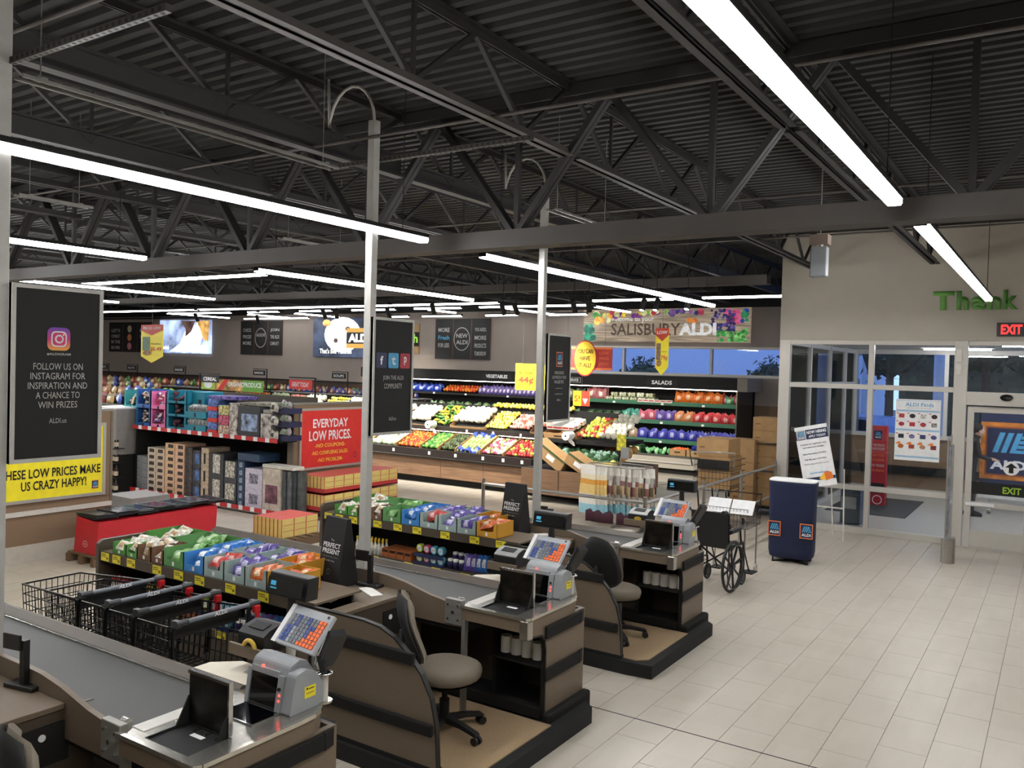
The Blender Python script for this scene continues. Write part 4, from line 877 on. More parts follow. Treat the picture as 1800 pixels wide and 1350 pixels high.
# ================================================================ TROLLEYS nested between the belt and the candy shelf
def make_trolley():
    t = thing('shopping_trolley', 'x', 'trolley', (0, 0, 0)); dk_ = M('black_coated_wire', '1c1c1d', .35, .3)
    def corner(u, v):  # u 0 handle .. 1 front ; v 0 bottom .. 1 top
        x = -.06-u*.80; hw = (.285-.075*u)*(1-.10*(1-v)); z = (.56+.02*u)*(1-v)+(.97-.05*u)*v
        return x, hw, z
    m = MB()
    for k in range(6):     # side rails
        v = k/5
        for s_ in (-1, 1):
            a = corner(0, v); b = corner(1, v); m.bar((a[0], s_*a[1], a[2]), (b[0], s_*b[1], b[2]), .006 if v < 1 else .011)
        if k % 1 == 0: b = corner(1, v); m.bar((b[0], -b[1], b[2]), (b[0], b[1], b[2]), .006 if v < 1 else .011)
    for k in range(17):
        u = k/16
        for s_ in (-1, 1):
            a = corner(u, 0); b = corner(u, 1); m.bar((a[0], s_*a[1], a[2]), (b[0], s_*b[1], b[2]), .004)
        a = corner(u, 0); m.bar((a[0], -a[1], a[2]), (a[0], a[1], a[2]), .004)
    for k in range(1, 10):
        a = corner(1, 0); b = corner(1, 1); f = -1+2*k/10; m.bar((a[0], f*a[1], a[2]), (b[0], f*b[1], b[2]), .004)
        b = corner(0, 0); m.bar((a[0], f*a[1], a[2]), (b[0], f*b[1], b[2]), .004)
    m.build('wire_basket', dk_, t)['kind'] = 'stuff'
    MB().tube([(-.05, -.27, .6), (-.03, -.275, .95), (.02, -.28, 1.0)], .012, 6).build('handle_arm', dk_, t); MB().tube([(-.05, .27, .6), (-.03, .275, .95), (.02, .28, 1.0)], .012, 6).build('handle_arm', dk_, t)
    MB().cyl((.03, -.22, 1.01), (.03, .22, 1.01), .014, 12).build('handle_bar', M('grey_handle', '6f747c', .35), t)
    for s_ in (-1, 1): MB().cyl((.03, s_*.22, 1.01), (.03, s_*.3, 1.01), .018, 10).box(-.02, s_*.26, .98, .035, s_*.295, 1.025).build('handle_end', M('dark_grey_abs', '3a3c3f', .45), t, bevel=.006)
    inst(text_mesh('ALDI', .09, .022, wht, .03), 'lettering', (.0475, 0, 1.013), SIDE, parent=t)
    MB().box(.035, .245, .955, .065, .29, 1.0).box(.04, .262, .875, .06, .285, .955).build('coin_lock', M('red_abs', 'c01f25', .4), t, bevel=.004)
    MB().box(-.10, -.25, .88, -.09, .25, .96).build('child_seat_flap', M('black_flap', '161617', .5), t)
    s = MB()
    for y in (-.24, .24): s.tube([(-.03, y, .6), (-.02, y, .35), (-.1, y, .17), (-.75, y*.72, .2), (-.8, y*.7, .13)], .012, 6)
    s.bar((-.2, -.24, .18), (-.2, .24, .18), .012).bar((-.6, -.2, .2), (-.6, .2, .2), .012); s.build('chassis', dk_, t)
    for y in (-.24, .24):
        for x in (-.1, -.78):
            yy = y*(1 if x > -.5 else .7); MB().cyl((x, yy-.013, .06), (x, yy+.013, .06), .06, 14).box(x-.015, yy-.018, .06, x+.015, yy+.018, .15).build('castor', black, t)
    return t
tr0 = make_trolley(); TX = (-5.26, -4.95, -4.65, -4.27); nmz = ('frontmost', 'second', 'third', 'rearmost')
for i, x in enumerate(TX):
    o = tr0 if i == 0 else dup(tr0, label='-'); o.location = (x, 3.31, 0); o['group'] = 'nested shopping trolleys'
    o['label'] = ['black wire trolley at the far end of the nested row', 'black wire trolley second from the far end of the nested row', 'black wire trolley second from the keyboard end of the nested row', 'black wire trolley at the keyboard end of the nested row'][i]

# ================================================================ PARTITIONS with the yellow and red boards (face +X)
def partition(y0, y1, n, lab):
    t = thing('partition', lab, 'partition', (-10.66, (y0+y1)/2, 0)); W2 = dict(parent=t, world=True)
    MB().box(-10.72, y0, 0, -10.6, y1, 1.82).build('panel', walll, **W2)
    MB().box(-10.73, y0-.012, 1.82, -10.585, y1+.012, 1.85).build('top_cap', alud, **W2); MB().box(-10.6, y0, .56, -10.575, y1, .62).build('rail', M('pale_rail', 'c9c4bb', .4), bevel=.004, **W2)
    MB().box(-10.6, y0, 0, -10.58, y1, .2).build('skirting', M('pale_skirting', 'b8b2a6', .5), **W2)
    MB().box(-10.73, y1-.02, 0, -10.59, y1+.01, 1.83).build('edge_post', M('taupe_edge', '6d6153', .5), **W2); MB().box(-10.73, y0-.01, 0, -10.59, y0+.02, 1.83).build('edge_post', M('taupe_edge', '6d6153', .5), **W2)
    return t
pt1 = partition(3.0, 6.5, 1, 'brown partition wall behind the yellow price board'); pt2 = partition(9.68, 11.42, 2, 'brown partition wall carrying the red price board')
def board(y0, y1, z0, z1, col, lab):
    t = thing('price_board', lab, 'sign', (-10.585, (y0+y1)/2, z0)); w_ = (y1-y0)/2; h = z1-z0
    MB().box(0, -w_, 0, .012, w_, h).build('board', col, t)
    MB().box(-.005, -w_-.04, -.04, .02, w_+.04, 0).box(-.005, -w_-.04, h, .02, w_+.04, h+.04).box(-.005, -w_-.04, 0, .02, -w_, h).box(-.005, w_, 0, .02, w_+.04, h).build('frame', M('silver_frame', 'b9b4ac', .35, .4), t)
    return t, Sign(t, (.0125, 0, h/2), SIDE, world=False)
t, s = board(3.9, 6.36, .76, 1.63, yel, 'yellow framed board about low prices on the brown partition')
s.t('NOT TRUE!', .46, .09, .6, .10, M('red_print', 'c8402a', .6), .01); s.t('THESE LOW PRICES MAKE', .57, -.12, 1.26, .115, blk, .02); s.t('US CRAZY HAPPY!', .60, -.27, .82, .115, blk, .02)
mark(s, 1.13, -.33, .11, navy, orng, lblue, wht)
s.t('CRAZY', 1.0, .28, .4, .11, M('red_print', 'c8402a', .6), .01)
t, s = board(9.83, 11.26, .76, 1.72, redb, 'red framed board reading EVERYDAY LOW PRICES above the cracker pallet')
s.t('EVERYDAY', -.05, .26, .83, .15, wht, .02); s.t('LOW PRICES.', -.05, .05, 1.0, .17, wht, .02)
ylp = M('yellow_print', 'f2d34a', .6)
s.t('-NO COUPONS-', -.05, -.12, .72, .065, ylp, .01); s.t('-NO CONFUSING SALES-', -.05, -.245, .86, .065, ylp, .01); s.t('-NO PROBLEM-', -.05, -.37, .6, .065, ylp, .01); s.ring(.56, -.33, .045, .055, .01, navy)

# ================================================================ CRACKER PALLETS, RED MAGAZINE DISPLAY
def carton(name, w_, d, h, side, top, acc, band=None):
    m = MB().box(-w_/2, -d/2, 0, w_/2, d/2, h); m.mi[1] = 1
    e = .006
    for sx_, sy in ((-1, -1), (1, -1), (1, 1)): m.box(sx_*(w_/2)-e, sy*d/2-e, 0, sx_*(w_/2)+e*.2, sy*d/2+e*.2, h, m=2)
    for z in (.34, .67): m.box(w_/2, -d/2+.01, h*z-.003, w_/2+.001, d/2-.01, h*z+.003, m=2); 
    return m.mesh(name, [side, top, acc])
crk = carton('cracker_box', .078, .215, .255, M('pale_yellow_card', 'd8c172', .6), M('pink_red_card', 'd05a58', .6), M('dull_red_card', 'b5352f', .6))
def pallet_wood(x0, x1, y0, y1, lab):
    t = thing('pallet', lab, 'pallet', ((x0+x1)/2, (y0+y1)/2, 0)); W2 = dict(parent=t, world=True); wd = M('pallet_wood', '6d5640', .85, kind='wood')
    n_ = max(4, int((y1-y0)/.14))
    pm = MB().box(-(x1-x0)/2, -.045, .1, (x1-x0)/2, .045, .12).mesh('plank', wd)
    for i in range(n_): inst(pm, 'plank', (0, y0+(i+.5)*(y1-y0)/n_-(y0+y1)/2, 0), parent=t)
    for x in (x0+.04, (x0+x1)/2, x1-.04): MB().box(x-.035, y0, 0, x+.035, y1, .1).build('runner', wd, **W2)
pallet_wood(-10.46, -9.84, 9.66, 11.48, 'wooden pallet under the tall cracker stack')
for lvl in range(2):
    z = .12+lvl*.298; ttr = tag(MB().box(-10.44, 9.68, z, -9.86, 11.46, z+.02).box(-9.865, 9.68, z, -9.86, 11.46, z+.085).box(-10.44, 9.68, z, -9.86, 9.685, z+.085).build('carton_tray', M('tray_red', 'b83633', .55), world=True), '%s red tray of the cracker stack' % ('lower', 'upper')[lvl], 'tray')
    for j in range(8):
        for i in range(7):
            if lvl == 1 and i < 0: continue
            if i > 0 and i < 6 and j > 0 and lvl == 0: continue
            inst(crk, 'cracker_box', (-10.40+i*.0815, 9.80+j*.222, z+.021), label='pale yellow cracker box with red edges, %s layer of the tall stack' % ('lower', 'upper')[lvl], cat='box', group='cracker boxes, %s layer of the tall stack' % ('lower', 'upper')[lvl])
pallet_wood(-9.5, -8.7, 7.85, 8.6, 'wooden pallet with a low cracker stack behind the nearer candy shelf')
for j in range(3):
    for i in range(7): inst(crk, 'cracker_box', (-9.38+i*.0815, 8.02+j*.222, .12), label='pale yellow cracker box in the low stack on the floor', cat='box', group='cracker boxes in the low stack')
pallet_wood(-10.28, -9.66, 5.72, 7.55, 'wooden pallet under the red magazine bin')
t = thing('magazine_bin', 'bright red cardboard bin heaped with magazines', 'bin', (-9.95, 6.8, .12)); W2 = dict(parent=t, world=True)
MB().prism([(-10.22, .12), (-9.72, .12), (-9.69, .53), (-10.16, .56)], 'y', 5.79, 7.5).build('body', M('bin_red', 'c22430', .5), **W2)
s = Sign(t, (-9.96, 5.787, .24), FRONT); s.ring(0, 0, .05, .04, .006, wht); s.t('Joy', 0, 0, .05, .03, wht)
mz = MB().box(-.22, -.15, 0, .22, .15, .008).box(-.2, -.13, .008, .2, .13, .0086, m=1).mesh('magazine', [M('magazine_edge', '1f2425', .4), M('glossy_cover', '3a3f4a', .12, noise=.8, scale=9)])
for j in range(7):
    for k in range(5): inst(mz, 'magazine', (-9.93+rnd.uniform(-.02, .02), 5.93+j*.262, .565+k*.0095+.012*(j % 2)), (rnd.uniform(-.02, .02), rnd.uniform(-.03, .03), rnd.uniform(-.06, .06)), label='glossy dark magazine in the heap on the red bin', cat='magazine', group='magazines on the red bin')

# ================================================================ BACK OF THE STORE: coolers, produce, grocery rows
def heap(mesh, name, x0, x1, y0, z0, y1, z1, nx, ny, label, group, cat, sc=1.0, jit=.012, rot=True, layers=1):
    for j in range(ny):
        for i in range(nx):
            x = x0+(x1-x0)*(i+.5+(.25 if j % 2 else -.25)*(nx > 2)*.6)/nx; a = (j+.5)/ny
            r = (rnd.uniform(0, 6), rnd.uniform(0, 6), rnd.uniform(0, 6)) if rot is True else (rot or (0, 0, 0))
            inst(mesh[(i*7+j*3+rnd.randrange(3)) % len(mesh)] if isinstance(mesh, list) else mesh, name, (x+rnd.uniform(-jit, jit), y0+(y1-y0)*a+rnd.uniform(-jit, jit), z0+(z1-z0)*a+rnd.uniform(0, jit)), r, sc*rnd.uniform(.92, 1.08), label=label, cat=cat, group=group)
def fr_(c, r=.035, el=1.0, rough=.4): return MB().ball((0, 0, 0), (r, r, r*el), 8, 6).mesh('fruit', M('skin_'+c, c, rough, noise=.15, scale=20))
FR = dict(cauli=[MB().ball((0, 0, 0), .075, 10, 7, jit=.35).mesh('cauliflower', M('skin_f3efdc', 'f3efdc', .8))], cabb=[fr_('cfe0b0', .075, .85, .6), fr_('e9eedb', .075, .85, .6)], tom=[fr_('d9482b'), fr_('e8872e')], org=[fr_('ec8a24', .042)],
          grn=[fr_('3f7d33', .04, 1.3), fr_('7fae4c', .04, 1.2)], avo=[fr_('2e3a1f', .04, 1.25), fr_('46572a', .04, 1.2)], rad=[fr_('e3567a', .03), fr_('f1e6d8', .035), fr_('7ea653', .035)], apple=[fr_('c22d2f'), fr_('a8c04b'), fr_('d8514a')],
          lem=[fr_('f0d648', .035, 1.3), fr_('e4e07e', .035, 1.2)], sq=[fr_('e8c63a', .03, 2.6), fr_('4c7f33', .03, 2.6)], pink=[fr_('e9a79a', .036), fr_('dd6f63', .036), fr_('f3d9c4', .036)], pot=[fr_('c9a36c', .045, 1.3), fr_('b8894f', .045, 1.3)],
          kale=[MB().ball((0, 0, 0), .07, 9, 6, jit=.9).mesh('leafy_bunch', M('skin_2f5a34', '2f5a34', .8, noise=.4, scale=30)), MB().ball((0, 0, 0), .07, 9, 6, jit=.9).mesh('leafy_bunch', M('skin_8db3a0', '8db3a0', .8, noise=.4, scale=30))])
cel = MB(); 
for i in range(7): cel.bar((0, -.16, .01*(i % 3)), ((i-3)*.012, .12, .012*(i % 3)+.01), .014)
for i in range(5): cel.add([(-.04+.02*i, .1, .02), (-.05+.02*i, .2, .05), (-.03+.022*i, .19, .03)], [(0, 1, 2)])
celm = cel.mesh('celery_bunch', [M('celery', 'b9d07f', .5)]); blueb = packet_mesh('blue_bag', fm('2e49b8'), fm('dfe6f4'), .2, .12, .035)
# ---- rear refrigerated case
t = thing('produce_cooler', 'long black refrigerated case with salads and vegetables along the back wall', 'cooler', (-12.5, 20.2, 0)); W2 = dict(parent=t, world=True)
case_l = M('case_lamp', 'fff4e2', emit=9, noise=0)
MB().box(-18.6, 19.75, 0, -6.4, 20.85, .14).build('kick_plate', blackm, **W2); MB().box(-18.6, 19.62, .14, -6.4, 19.7, .42).build('front_panel', wallw, **W2); MB().box(-18.6, 19.6, .42, -6.4, 19.66, .47).build('front_rail', steel, **W2)
MB().box(-18.6, 19.56, .28, -6.4, 19.6, .31).build('bumper_rail', M('pale_rail', 'c9c4bb', .4), **W2)
MB().box(-18.6, 19.7, .3, -6.4, 20.7, .34).build('well_floor', blackm, **W2); MB().box(-18.6, 20.7, .14, -6.4, 20.85, 2.42).build('back_panel', blackm, **W2)
MB().box(-18.6, 19.72, 2.12, -6.45, 20.7, 2.42).build('canopy', blackm, **W2)
MB().box(-6.45, 19.62, 2.1, -6.2, 20.75, 2.43).build('canopy_end', M('taupe_metal', '7d7468', .5), bevel=.01, **W2)
MB().box(-6.45, 19.66, .14, -6.40, 20.8, 2.1).build('end_panel', M('dark_glass_end', '1a1917', .2), **W2)
MB().box(-6.47, 19.64, .4, -6.44, 19.67, 2.1).build('edge_trim', steel, **W2)
for z, dpt in ((1.74, 19.95), (1.27, 19.85), (.80, 19.78)):
    MB().box(-18.6, dpt, z-.03, -6.45, 20.7, z).build('shelf', blackm, **W2)
    MB().box(-10.7, dpt-.012, z-.06, -6.45, dpt, z+.04).build('price_strip', M('green_strip', '2f6b4f', .5), **W2); MB().box(-18.6, dpt-.012, z-.06, -10.7, dpt, z).build('price_strip', blk, **W2)
    for k in range(10):
        x = -18.2+k*1.22+rnd.uniform(-.2, .2); MB().box(x, dpt-.016, z-.055, x+.07, dpt-.012, z-.005).build('price_card', wht, **W2)
    MB().box(-18.4, dpt+.02, z-.05, -6.5, dpt+.05, z-.032).build('case_light', case_l, **W2)
MB().box(-18.4, 19.76, 2.1, -6.5, 19.8, 2.12).build('case_light', case_l, **W2)
s = Sign(t, (-8.4, 19.715, 2.26), FRONT); s.rect(-.42, -.09, .42, .09, blk); s.t('SALADS', 0, 0, .54, .1, wht, .03)
s = Sign(t, (-13.4, 19.715, 2.27), FRONT); s.rect(-.5, -.09, .5, .09, blk); s.t('VEGETABLES', 0, 0, .74, .1, wht, .03)
s = Sign(t, (-11.1, 19.715, 2.25), FRONT); s.rect(-.4, -.07, .4, .07, M('grey_print', '8d8d8d', .7)); s.rect(-.38, -.055, .38, .055, blk, lift=.003); s.t('FRESH PRODUCE', 0, 0, .66, .07, wht, .03, .005)
BAGS = {}
def bag(c1, c2, w_=.26, h_=.3):
    k = c1+c2+str(w_)
    if k not in BAGS:
        BAGS[k] = []
        for q in range(3):
            m = packet_mesh('salad_bag', fm(c1), fm(c2), w_, h_, .06); r_ = random.Random(q+3)
            for i, v in enumerate(m.vertices):
                x, y, z = v.co; g = 1-.18*max(0, y/h_*2)*(1 if q else .4)
                v.co = (x*g+r_.uniform(-.008, .008), -z*(1.3-.9*(y/h_+.5)), (y+h_/2)*(.9+.12*math.sin(x*20+q*2)))
            BAGS[k].append(m)
    return BAGS[k]
clam = MB().box(-.1, -.07, 0, .1, .07, .11).box(-.103, -.073, .075, .103, .073, .085, m=1).mesh('clamshell', [M('leafy_clamshell', 'a9b08a', .15, noise=.6, scale=25), M('clear_rim', 'd9dcd2', .2)])
clamg = MB().box(-.1, -.07, 0, .1, .07, .2).box(-.05, -.0715, .06, .05, -.07, .15, m=1).mesh('clamshell', [M('deep_green_clamshell', '3c5f3f', .2, noise=.5, scale=25), M('pale_label', 'd6dcb4', .5)])
tubm = MB().box(-.07, -.06, 0, .07, .06, .07).box(-.06, -.0612, .02, .06, -.06, .055, m=1).mesh('small_tub', [M('white_tub', 'e4e2da', .4), M('red_band', 'b5433c', .5)])
def row(m, name, x0, x1, n_, y, z, label, cat, depth=1, dz=0, jit=.01, sc=1):
    for d in range(depth):
        for i in range(n_):
            inst(rnd.choice(m) if isinstance(m, list) else m, name, (x0+(x1-x0)*(i+.5)/n_+rnd.uniform(-jit, jit), y+d*.16, z+d*dz), (rnd.uniform(-.12, .0), 0, rnd.uniform(-.12, .12)), sc, label=label+(', %s from the left%s' % (ORD[i], '' if depth == 1 else (', front row', ', back row')[d > 0]) if 1 < n_ <= 14 else ''), cat=cat, group=label+', row')
Z1, Z2, Z3, Z4 = 1.74, 1.27, .80, .36
row(bag('b86a70', 'e8e0d6', .3, .36), 'salad_bag', -10.7, -10.1, 2, 20.05, Z1, 'pink bag on the top salad shelf', 'bag', 2, .02)
row(clam, 'clamshell', -10.1, -8.7, 6, 20.05, Z1, 'clear salad clamshell on the top salad shelf', 'container', 2, .0); row(clam, 'clamshell', -10.0, -8.75, 5, 20.12, Z1+.115, 'clear clamshell stacked high on the top salad shelf', 'container')
row(tubm, 'small_tub', -9.15, -8.2, 6, 19.97, Z1, 'small white tub on the top salad shelf', 'tub')
row(bag('e8762c', 'f4b98a'), 'salad_bag', -8.2, -6.95-.0, 5, 20.1, Z1+.02, 'orange bag on the top salad shelf', 'bag', 2, .02); 
row(bag('3c8a52', '9fc7a4', .24, .26), 'salad_bag', -7.95+1.05, -6.75+.1, 1, 20.04, Z1, 'green bag between the orange and red bags on the top salad shelf', 'bag')
row(bag('8f2f45', 'c98a8f'), 'salad_bag', -6.95-.0, -6.45, 2, 20.06, Z1, 'dark red bag on the top salad shelf', 'bag')
TUBS2 = None
row(clamg, 'clamshell', -10.6, -9.6, 4, 19.97, Z2, 'green clamshell on the second salad shelf', 'container', 2)
row(bag('2f8a7a', '8fc7b5'), 'salad_bag', -9.6, -9.1, 2, 19.97, Z2, 'teal bag on the second salad shelf', 'bag', 2); row(bag('c75a72', 'e7b3b5'), 'salad_bag', -9.1, -8.65, 2, 19.97, Z2, 'rose bag on the second salad shelf', 'bag', 2)
row(bag('6650a8', 'b8a9d8'), 'salad_bag', -8.65, -8.15, 2, 19.97, Z2, 'purple bag on the second salad shelf', 'bag', 2); row(bag('d98a5a', 'e8c39a'), 'salad_bag', -8.15, -7.65, 2, 19.97, Z2, 'peach bag on the second salad shelf', 'bag', 2)
row(bag('d23a44', 'eba9a2'), 'salad_bag', -7.65, -6.45, 5, 19.97, Z2, 'red bag on the second salad shelf', 'bag', 2)
row(clamg, 'clamshell', -10.6, -9.4, 5, 19.92, Z3, 'green clamshell on the third salad shelf', 'container', 2)
row(bag('a78a72', 'd3c3b0', .26, .32), 'salad_bag', -9.4, -9.1, 1, 19.92, Z3, 'brown bag on the third salad shelf', 'bag'); row(bag('3b3fa8', '9a9ed6'), 'salad_bag', -9.1, -6.45, 10, 19.92, Z3, 'dark blue bag on the third salad shelf', 'bag', 2)
row(clamg, 'clamshell', -10.6, -8.9, 8, 19.80, Z4+.1, 'clamshell in the bottom well of the salad case', 'container', 2)
heap(bag('7fc98a', 'c9ecc4', .16, .12), 'pea_bag', -8.85, -8.2, 19.75, .5, 19.98, .55, 5, 2, 'light green bag heaped in the bottom well', 'light green bags in the bottom well', 'bag')
def bin_box(x0, x1, y0, y1, z, h, lab, tilt=0, m_=None):
    c = thing('produce_carton', lab, 'carton', ((x0+x1)/2, (y0+y1)/2, z)); c.rotation_euler = (tilt, 0, 0); W_, D = (x1-x0)/2, (y1-y0)/2; mm = m_ or card
    MB().box(-W_, -D, 0, W_, D, .008).box(-W_, -D, 0, -W_+.008, D, h).box(W_-.008, -D, 0, W_, D, h).box(-W_, -D, 0, W_, -D+.008, h).box(-W_, D-.008, 0, W_, D, h).build('body', mm, c)
    MB().box(-W_*.35, -D-.001, h*.55, W_*.35, -D, h*.72).build('hand_slot', M('dark_slot', '3a2a1c', .9), c)
    return c
bin_box(-8.15, -7.72, 19.72, 20.1, .42, .2, 'left brown carton in the bottom well of the salad case'); bin_box(-7.7, -7.1, 19.72, 20.1, .42, .2, 'right brown carton in the bottom well of the salad case')
heap(FR['tom'], 'tomato', -8.1, -7.75, 19.75, .6, 20.05, .62, 5, 4, 'red tomato in the left brown carton of the bottom well', 'tomatoes in the bottom well', 'tomato'); heap([blueb], 'blue_bag', -7.65, -7.2, 19.78, .62, 20.0, .68, 2, 2, 'blue and white bag on the right brown carton of the bottom well', 'blue bags in the bottom well', 'bag')
# top vegetable shelf on the left half
row(bag('2f7f7a', '9fd0c0', .3, .2), 'vegetable_bag', -17.6, -16.8, 3, 20.02, Z1, 'teal bag on the top vegetable shelf', 'bag', 2, .05); row(bag('2747b5', 'b9c6ea', .3, .22), 'vegetable_bag', -16.8, -15.6, 4, 20.02, Z1, 'blue bag on the top vegetable shelf', 'bag', 2, .05)
heap(FR['tom'], 'pepper', -15.5, -14.3, 19.98, Z1+.05, 20.3, Z1+.2, 12, 4, 'orange red pepper on the top vegetable shelf', 'peppers on the top vegetable shelf', 'pepper', 1.3)
row(bag('6a5aa0', 'cfc6e6', .16, .24), 'vegetable_bag', -14.2, -12.0, 16, 20.0, Z1, 'purple and white bag on the top vegetable shelf', 'bag', 2, .05)
row(bag('6f7a5c', 'c3c6b4', .14, .26), 'vegetable_bag', -12.0, -10.8, 9, 20.0, Z1, 'grey green bundle on the top vegetable shelf', 'bag', 2, .03)
for z in (Z2, Z3): row(bag('57804a', 'c9d3a8', .28, .24), 'vegetable_bag', -16.0, -10.8, 16, 19.95, z, 'green bag on the %s vegetable shelf' % ('second' if z == Z2 else 'third'), 'bag')
# ---- produce island, front at Y 14.15
t = thing('produce_stand', 'long wooden produce stand with two sloping black tiers', 'stand', (-12.5, 14.9, 0)); W2 = dict(parent=t, world=True)
MB().box(-19.5, 14.3, 0, -6.95, 16.2, .15).build('kick_plate', blackm, **W2)
for i, x in enumerate([-19.5, -17.8, -16.1, -14.4, -12.95, -11.0, -9.9]):
    x1 = [-17.8, -16.1, -14.4, -12.95, -11.0, -9.9, -8.72][i]; MB().box(x+.004, 14.16, .15, x1-.004, 14.19, .56).build('panel', produce_wood, **W2)
MB().box(-19.5, 14.19, .15, -8.7, 16.2, .56).build('carcass', blackm, **W2)
MB().box(-19.5, 14.1, .545, -8.7, 14.2, .74).build('fascia', M('black_brown_fascia', '2b2422', .4), **W2); MB().box(-19.5, 14.09, .575, -8.7, 14.1, .585).build('fascia_trim', steel, **W2)
MB().prism([(14.2, .56), (14.2, .70), (14.92, .98), (14.92, .56)], 'x', -19.5, -8.7).build('lower_deck', blackm, **W2)
MB().box(-19.5, 14.9, 1.08, -7.9, 14.97, 1.17).build('fascia', M('black_brown_fascia', '2b2422', .4), **W2)
MB().prism([(14.97, 1.09), (14.97, 1.14), (15.62, 1.50), (15.62, 1.09)], 'x', -19.5, -7.9).build('upper_deck', blackm, **W2)
for x in (-18, -16, -14, -12, -10.9, -9.9, -8.6): MB().box(x-.03, 15.0, .9, x+.03, 15.1, 1.1).build('bracket', blackm, **W2)
MB().box(-19.5, 15.62, .56, -7.5, 15.66, 1.66).build('spine', blackm, **W2); MB().box(-19.4, 14.99, 1.06, -8.0, 15.02, 1.08).build('tier_lamp', case_l, **W2)
for i, x in enumerate((-18.4, -17.3, -16.4, -15.2, -14.1, -13.3, -12.3, -11.3, -10.6, -9.9, -9.4, -8.95)):
    MB().box(x, 14.094, .63, x+.06, 14.1, .70).build('price_card', wht, **W2); MB().box(x+.4, 14.894, 1.09, x+.45, 14.9, 1.15).build('price_card', wht, **W2)
# end display, sticking forward
MB().box(-8.68, 13.72, .15, -6.95, 16.2, .56).build('end_carcass', blackm, **W2)
for a, b in ((-8.68, -7.85), (-7.84, -6.95)): MB().box(a+.004, 13.69, .15, b-.004, 13.72, .62).build('panel', produce_wood, **W2)
MB().box(-6.95, 13.72, .15, -6.92, 14.9, .62).build('panel', produce_wood, **W2); MB().box(-6.95, 14.91, .15, -6.92, 16.2, .62).build('panel', produce_wood, **W2); MB().box(-8.68, 13.72, .56, -6.95, 16.2, .62).build('end_deck', blackm, **W2)
BL = [(-14.4, -13.1, 'cabb', 'pale cabbage', 8, 5, 1.0), (-13.1, -12.3, 'cabb', 'green white cabbage', 5, 5, 1.0), (-12.3, -11.62, 'tom', 'red orange tomato', 9, 9, 1), (-11.62, -11.12, 'grn', 'green cucumber', 6, 7, 1.1), (-11.12, -10.66, 'avo', 'dark avocado', 6, 8, 1),
      (-10.02, -9.45, 'rad', 'pink and white radish', 8, 9, 1.05), (-9.45, -8.74, 'apple', 'red or green apple', 9, 8, 1)]
for a, b, k, nm, nx, ny, sc in BL:
    heap(FR[k], nm.split()[-1], a+.03, b-.03, 14.24, .76, 14.86, 1.02, nx, ny, '%s in the lower tier of the wooden produce stand' % nm, '%s heap, lower tier' % nm, nm.split()[-1], sc)
for j in range(3):
    for i in range(6): inst(celm, 'celery', (-10.62+i*.1, 14.38+j*.2, .80+j*.09), (.35, 0, rnd.uniform(-.1, .1)), label='celery bunch in the lower tier of the produce stand', cat='celery', group='celery in the lower tier')
heap([blueb], 'blue_bag', -10.62, -10.06, 14.22, .76, 14.34, .79, 4, 1, 'blue celery bag at the front of the lower tier', 'blue bags at the front of the lower tier', 'bag'); heap([blueb], 'blue_bag', -10.62, -10.06, 14.8, 1.0, 14.9, 1.04, 4, 1, 'blue celery bag at the back of the lower tier', 'blue bags at the back of the lower tier', 'bag')
for x in (-13.1, -12.3, -11.62, -11.12, -10.66, -10.04, -9.45): MB().prism([(14.2, .72), (14.2, .80), (14.9, 1.08), (14.9, .98)], 'x', x-.012, x+.012).build('divider', M('wood_divider', '8f6a3f', .8), **W2)
def up_carton(a, b, lab, k, nm, nx, ny, sc, h=.17):
    c = bin_box(a, b, 14.99, 15.55, 1.17, h, lab, .50); 
    heap(FR[k], nm.split()[-1], a+.04, b-.04, 15.02, 1.17+h*.8, 15.5, 1.42+h*.9, nx, ny, '%s in the %s' % (nm, ' '.join(lab.split()[:9])), '%s, upper tier %s' % (nm, str(abs(a))), nm.split()[-1], sc)
up_carton(-13.6, -12.72, 'tilted brown carton of cauliflower left on the upper tier', 'cauli', 'white cauliflower', 6, 4, 1)
up_carton(-12.70, -11.98, 'tilted brown carton of cauliflower behind the bag roll', 'cauli', 'creamy cauliflower', 5, 4, 1)
heap(FR['sq'], 'squash', -11.96, -11.4, 15.0, 1.22, 15.6, 1.62, 6, 7, 'yellow or green squash on the upper tier', 'squash on the upper tier', 'squash')
up_carton(-11.38, -10.45, 'tilted brown carton of pale heads in the middle of the upper tier', 'cauli', 'ivory cauliflower', 6, 4, .95, .2)
heap(FR['lem'], 'lemon', -10.42, -9.9, 15.0, 1.22, 15.55, 1.55, 7, 8, 'yellow green pear on the upper tier', 'pears on the upper tier', 'pear')
up_carton(-9.88, -9.3, 'low carton of pink fruit on the upper tier', 'pink', 'pink peach', 8, 7, 1.05, .1); up_carton(-9.28, -8.6, 'stacked carton of rosy fruit near the pole on the upper tier', 'pink', 'rosy peach', 8, 7, 1.05, .2)
heap(FR['lem'], 'lemon', -10.6, -8.6, 15.5, 1.66, 15.62, 1.72, 24, 2, 'yellow lemon along the top of the upper tier', 'lemons along the top', 'lemon', 1.1)
for a, k, nm in ((-19.4, 'pot', 'brown potato'), (-18.7, 'org', 'orange'), (-17.9, 'cabb', 'pale lettuce'), (-17.2, 'pink', 'pink onion'), (-16.5, 'cauli', 'white mushroom head'), (-15.7, 'lem', 'yellow lemon'), (-15.0, 'cauli', 'white garlic head'), (-14.3, 'org', 'bright orange')):
    heap(FR[k], nm.split()[-1], a, a+.66, 15.05, 1.24, 15.62, 1.66, 8 if k not in ('cauli', 'cabb') else 4, 6 if k not in ('cauli', 'cabb') else 4, '%s far left on the upper produce tier' % nm, '%s, far left upper tier' % nm, nm.split()[-1], 1.1)
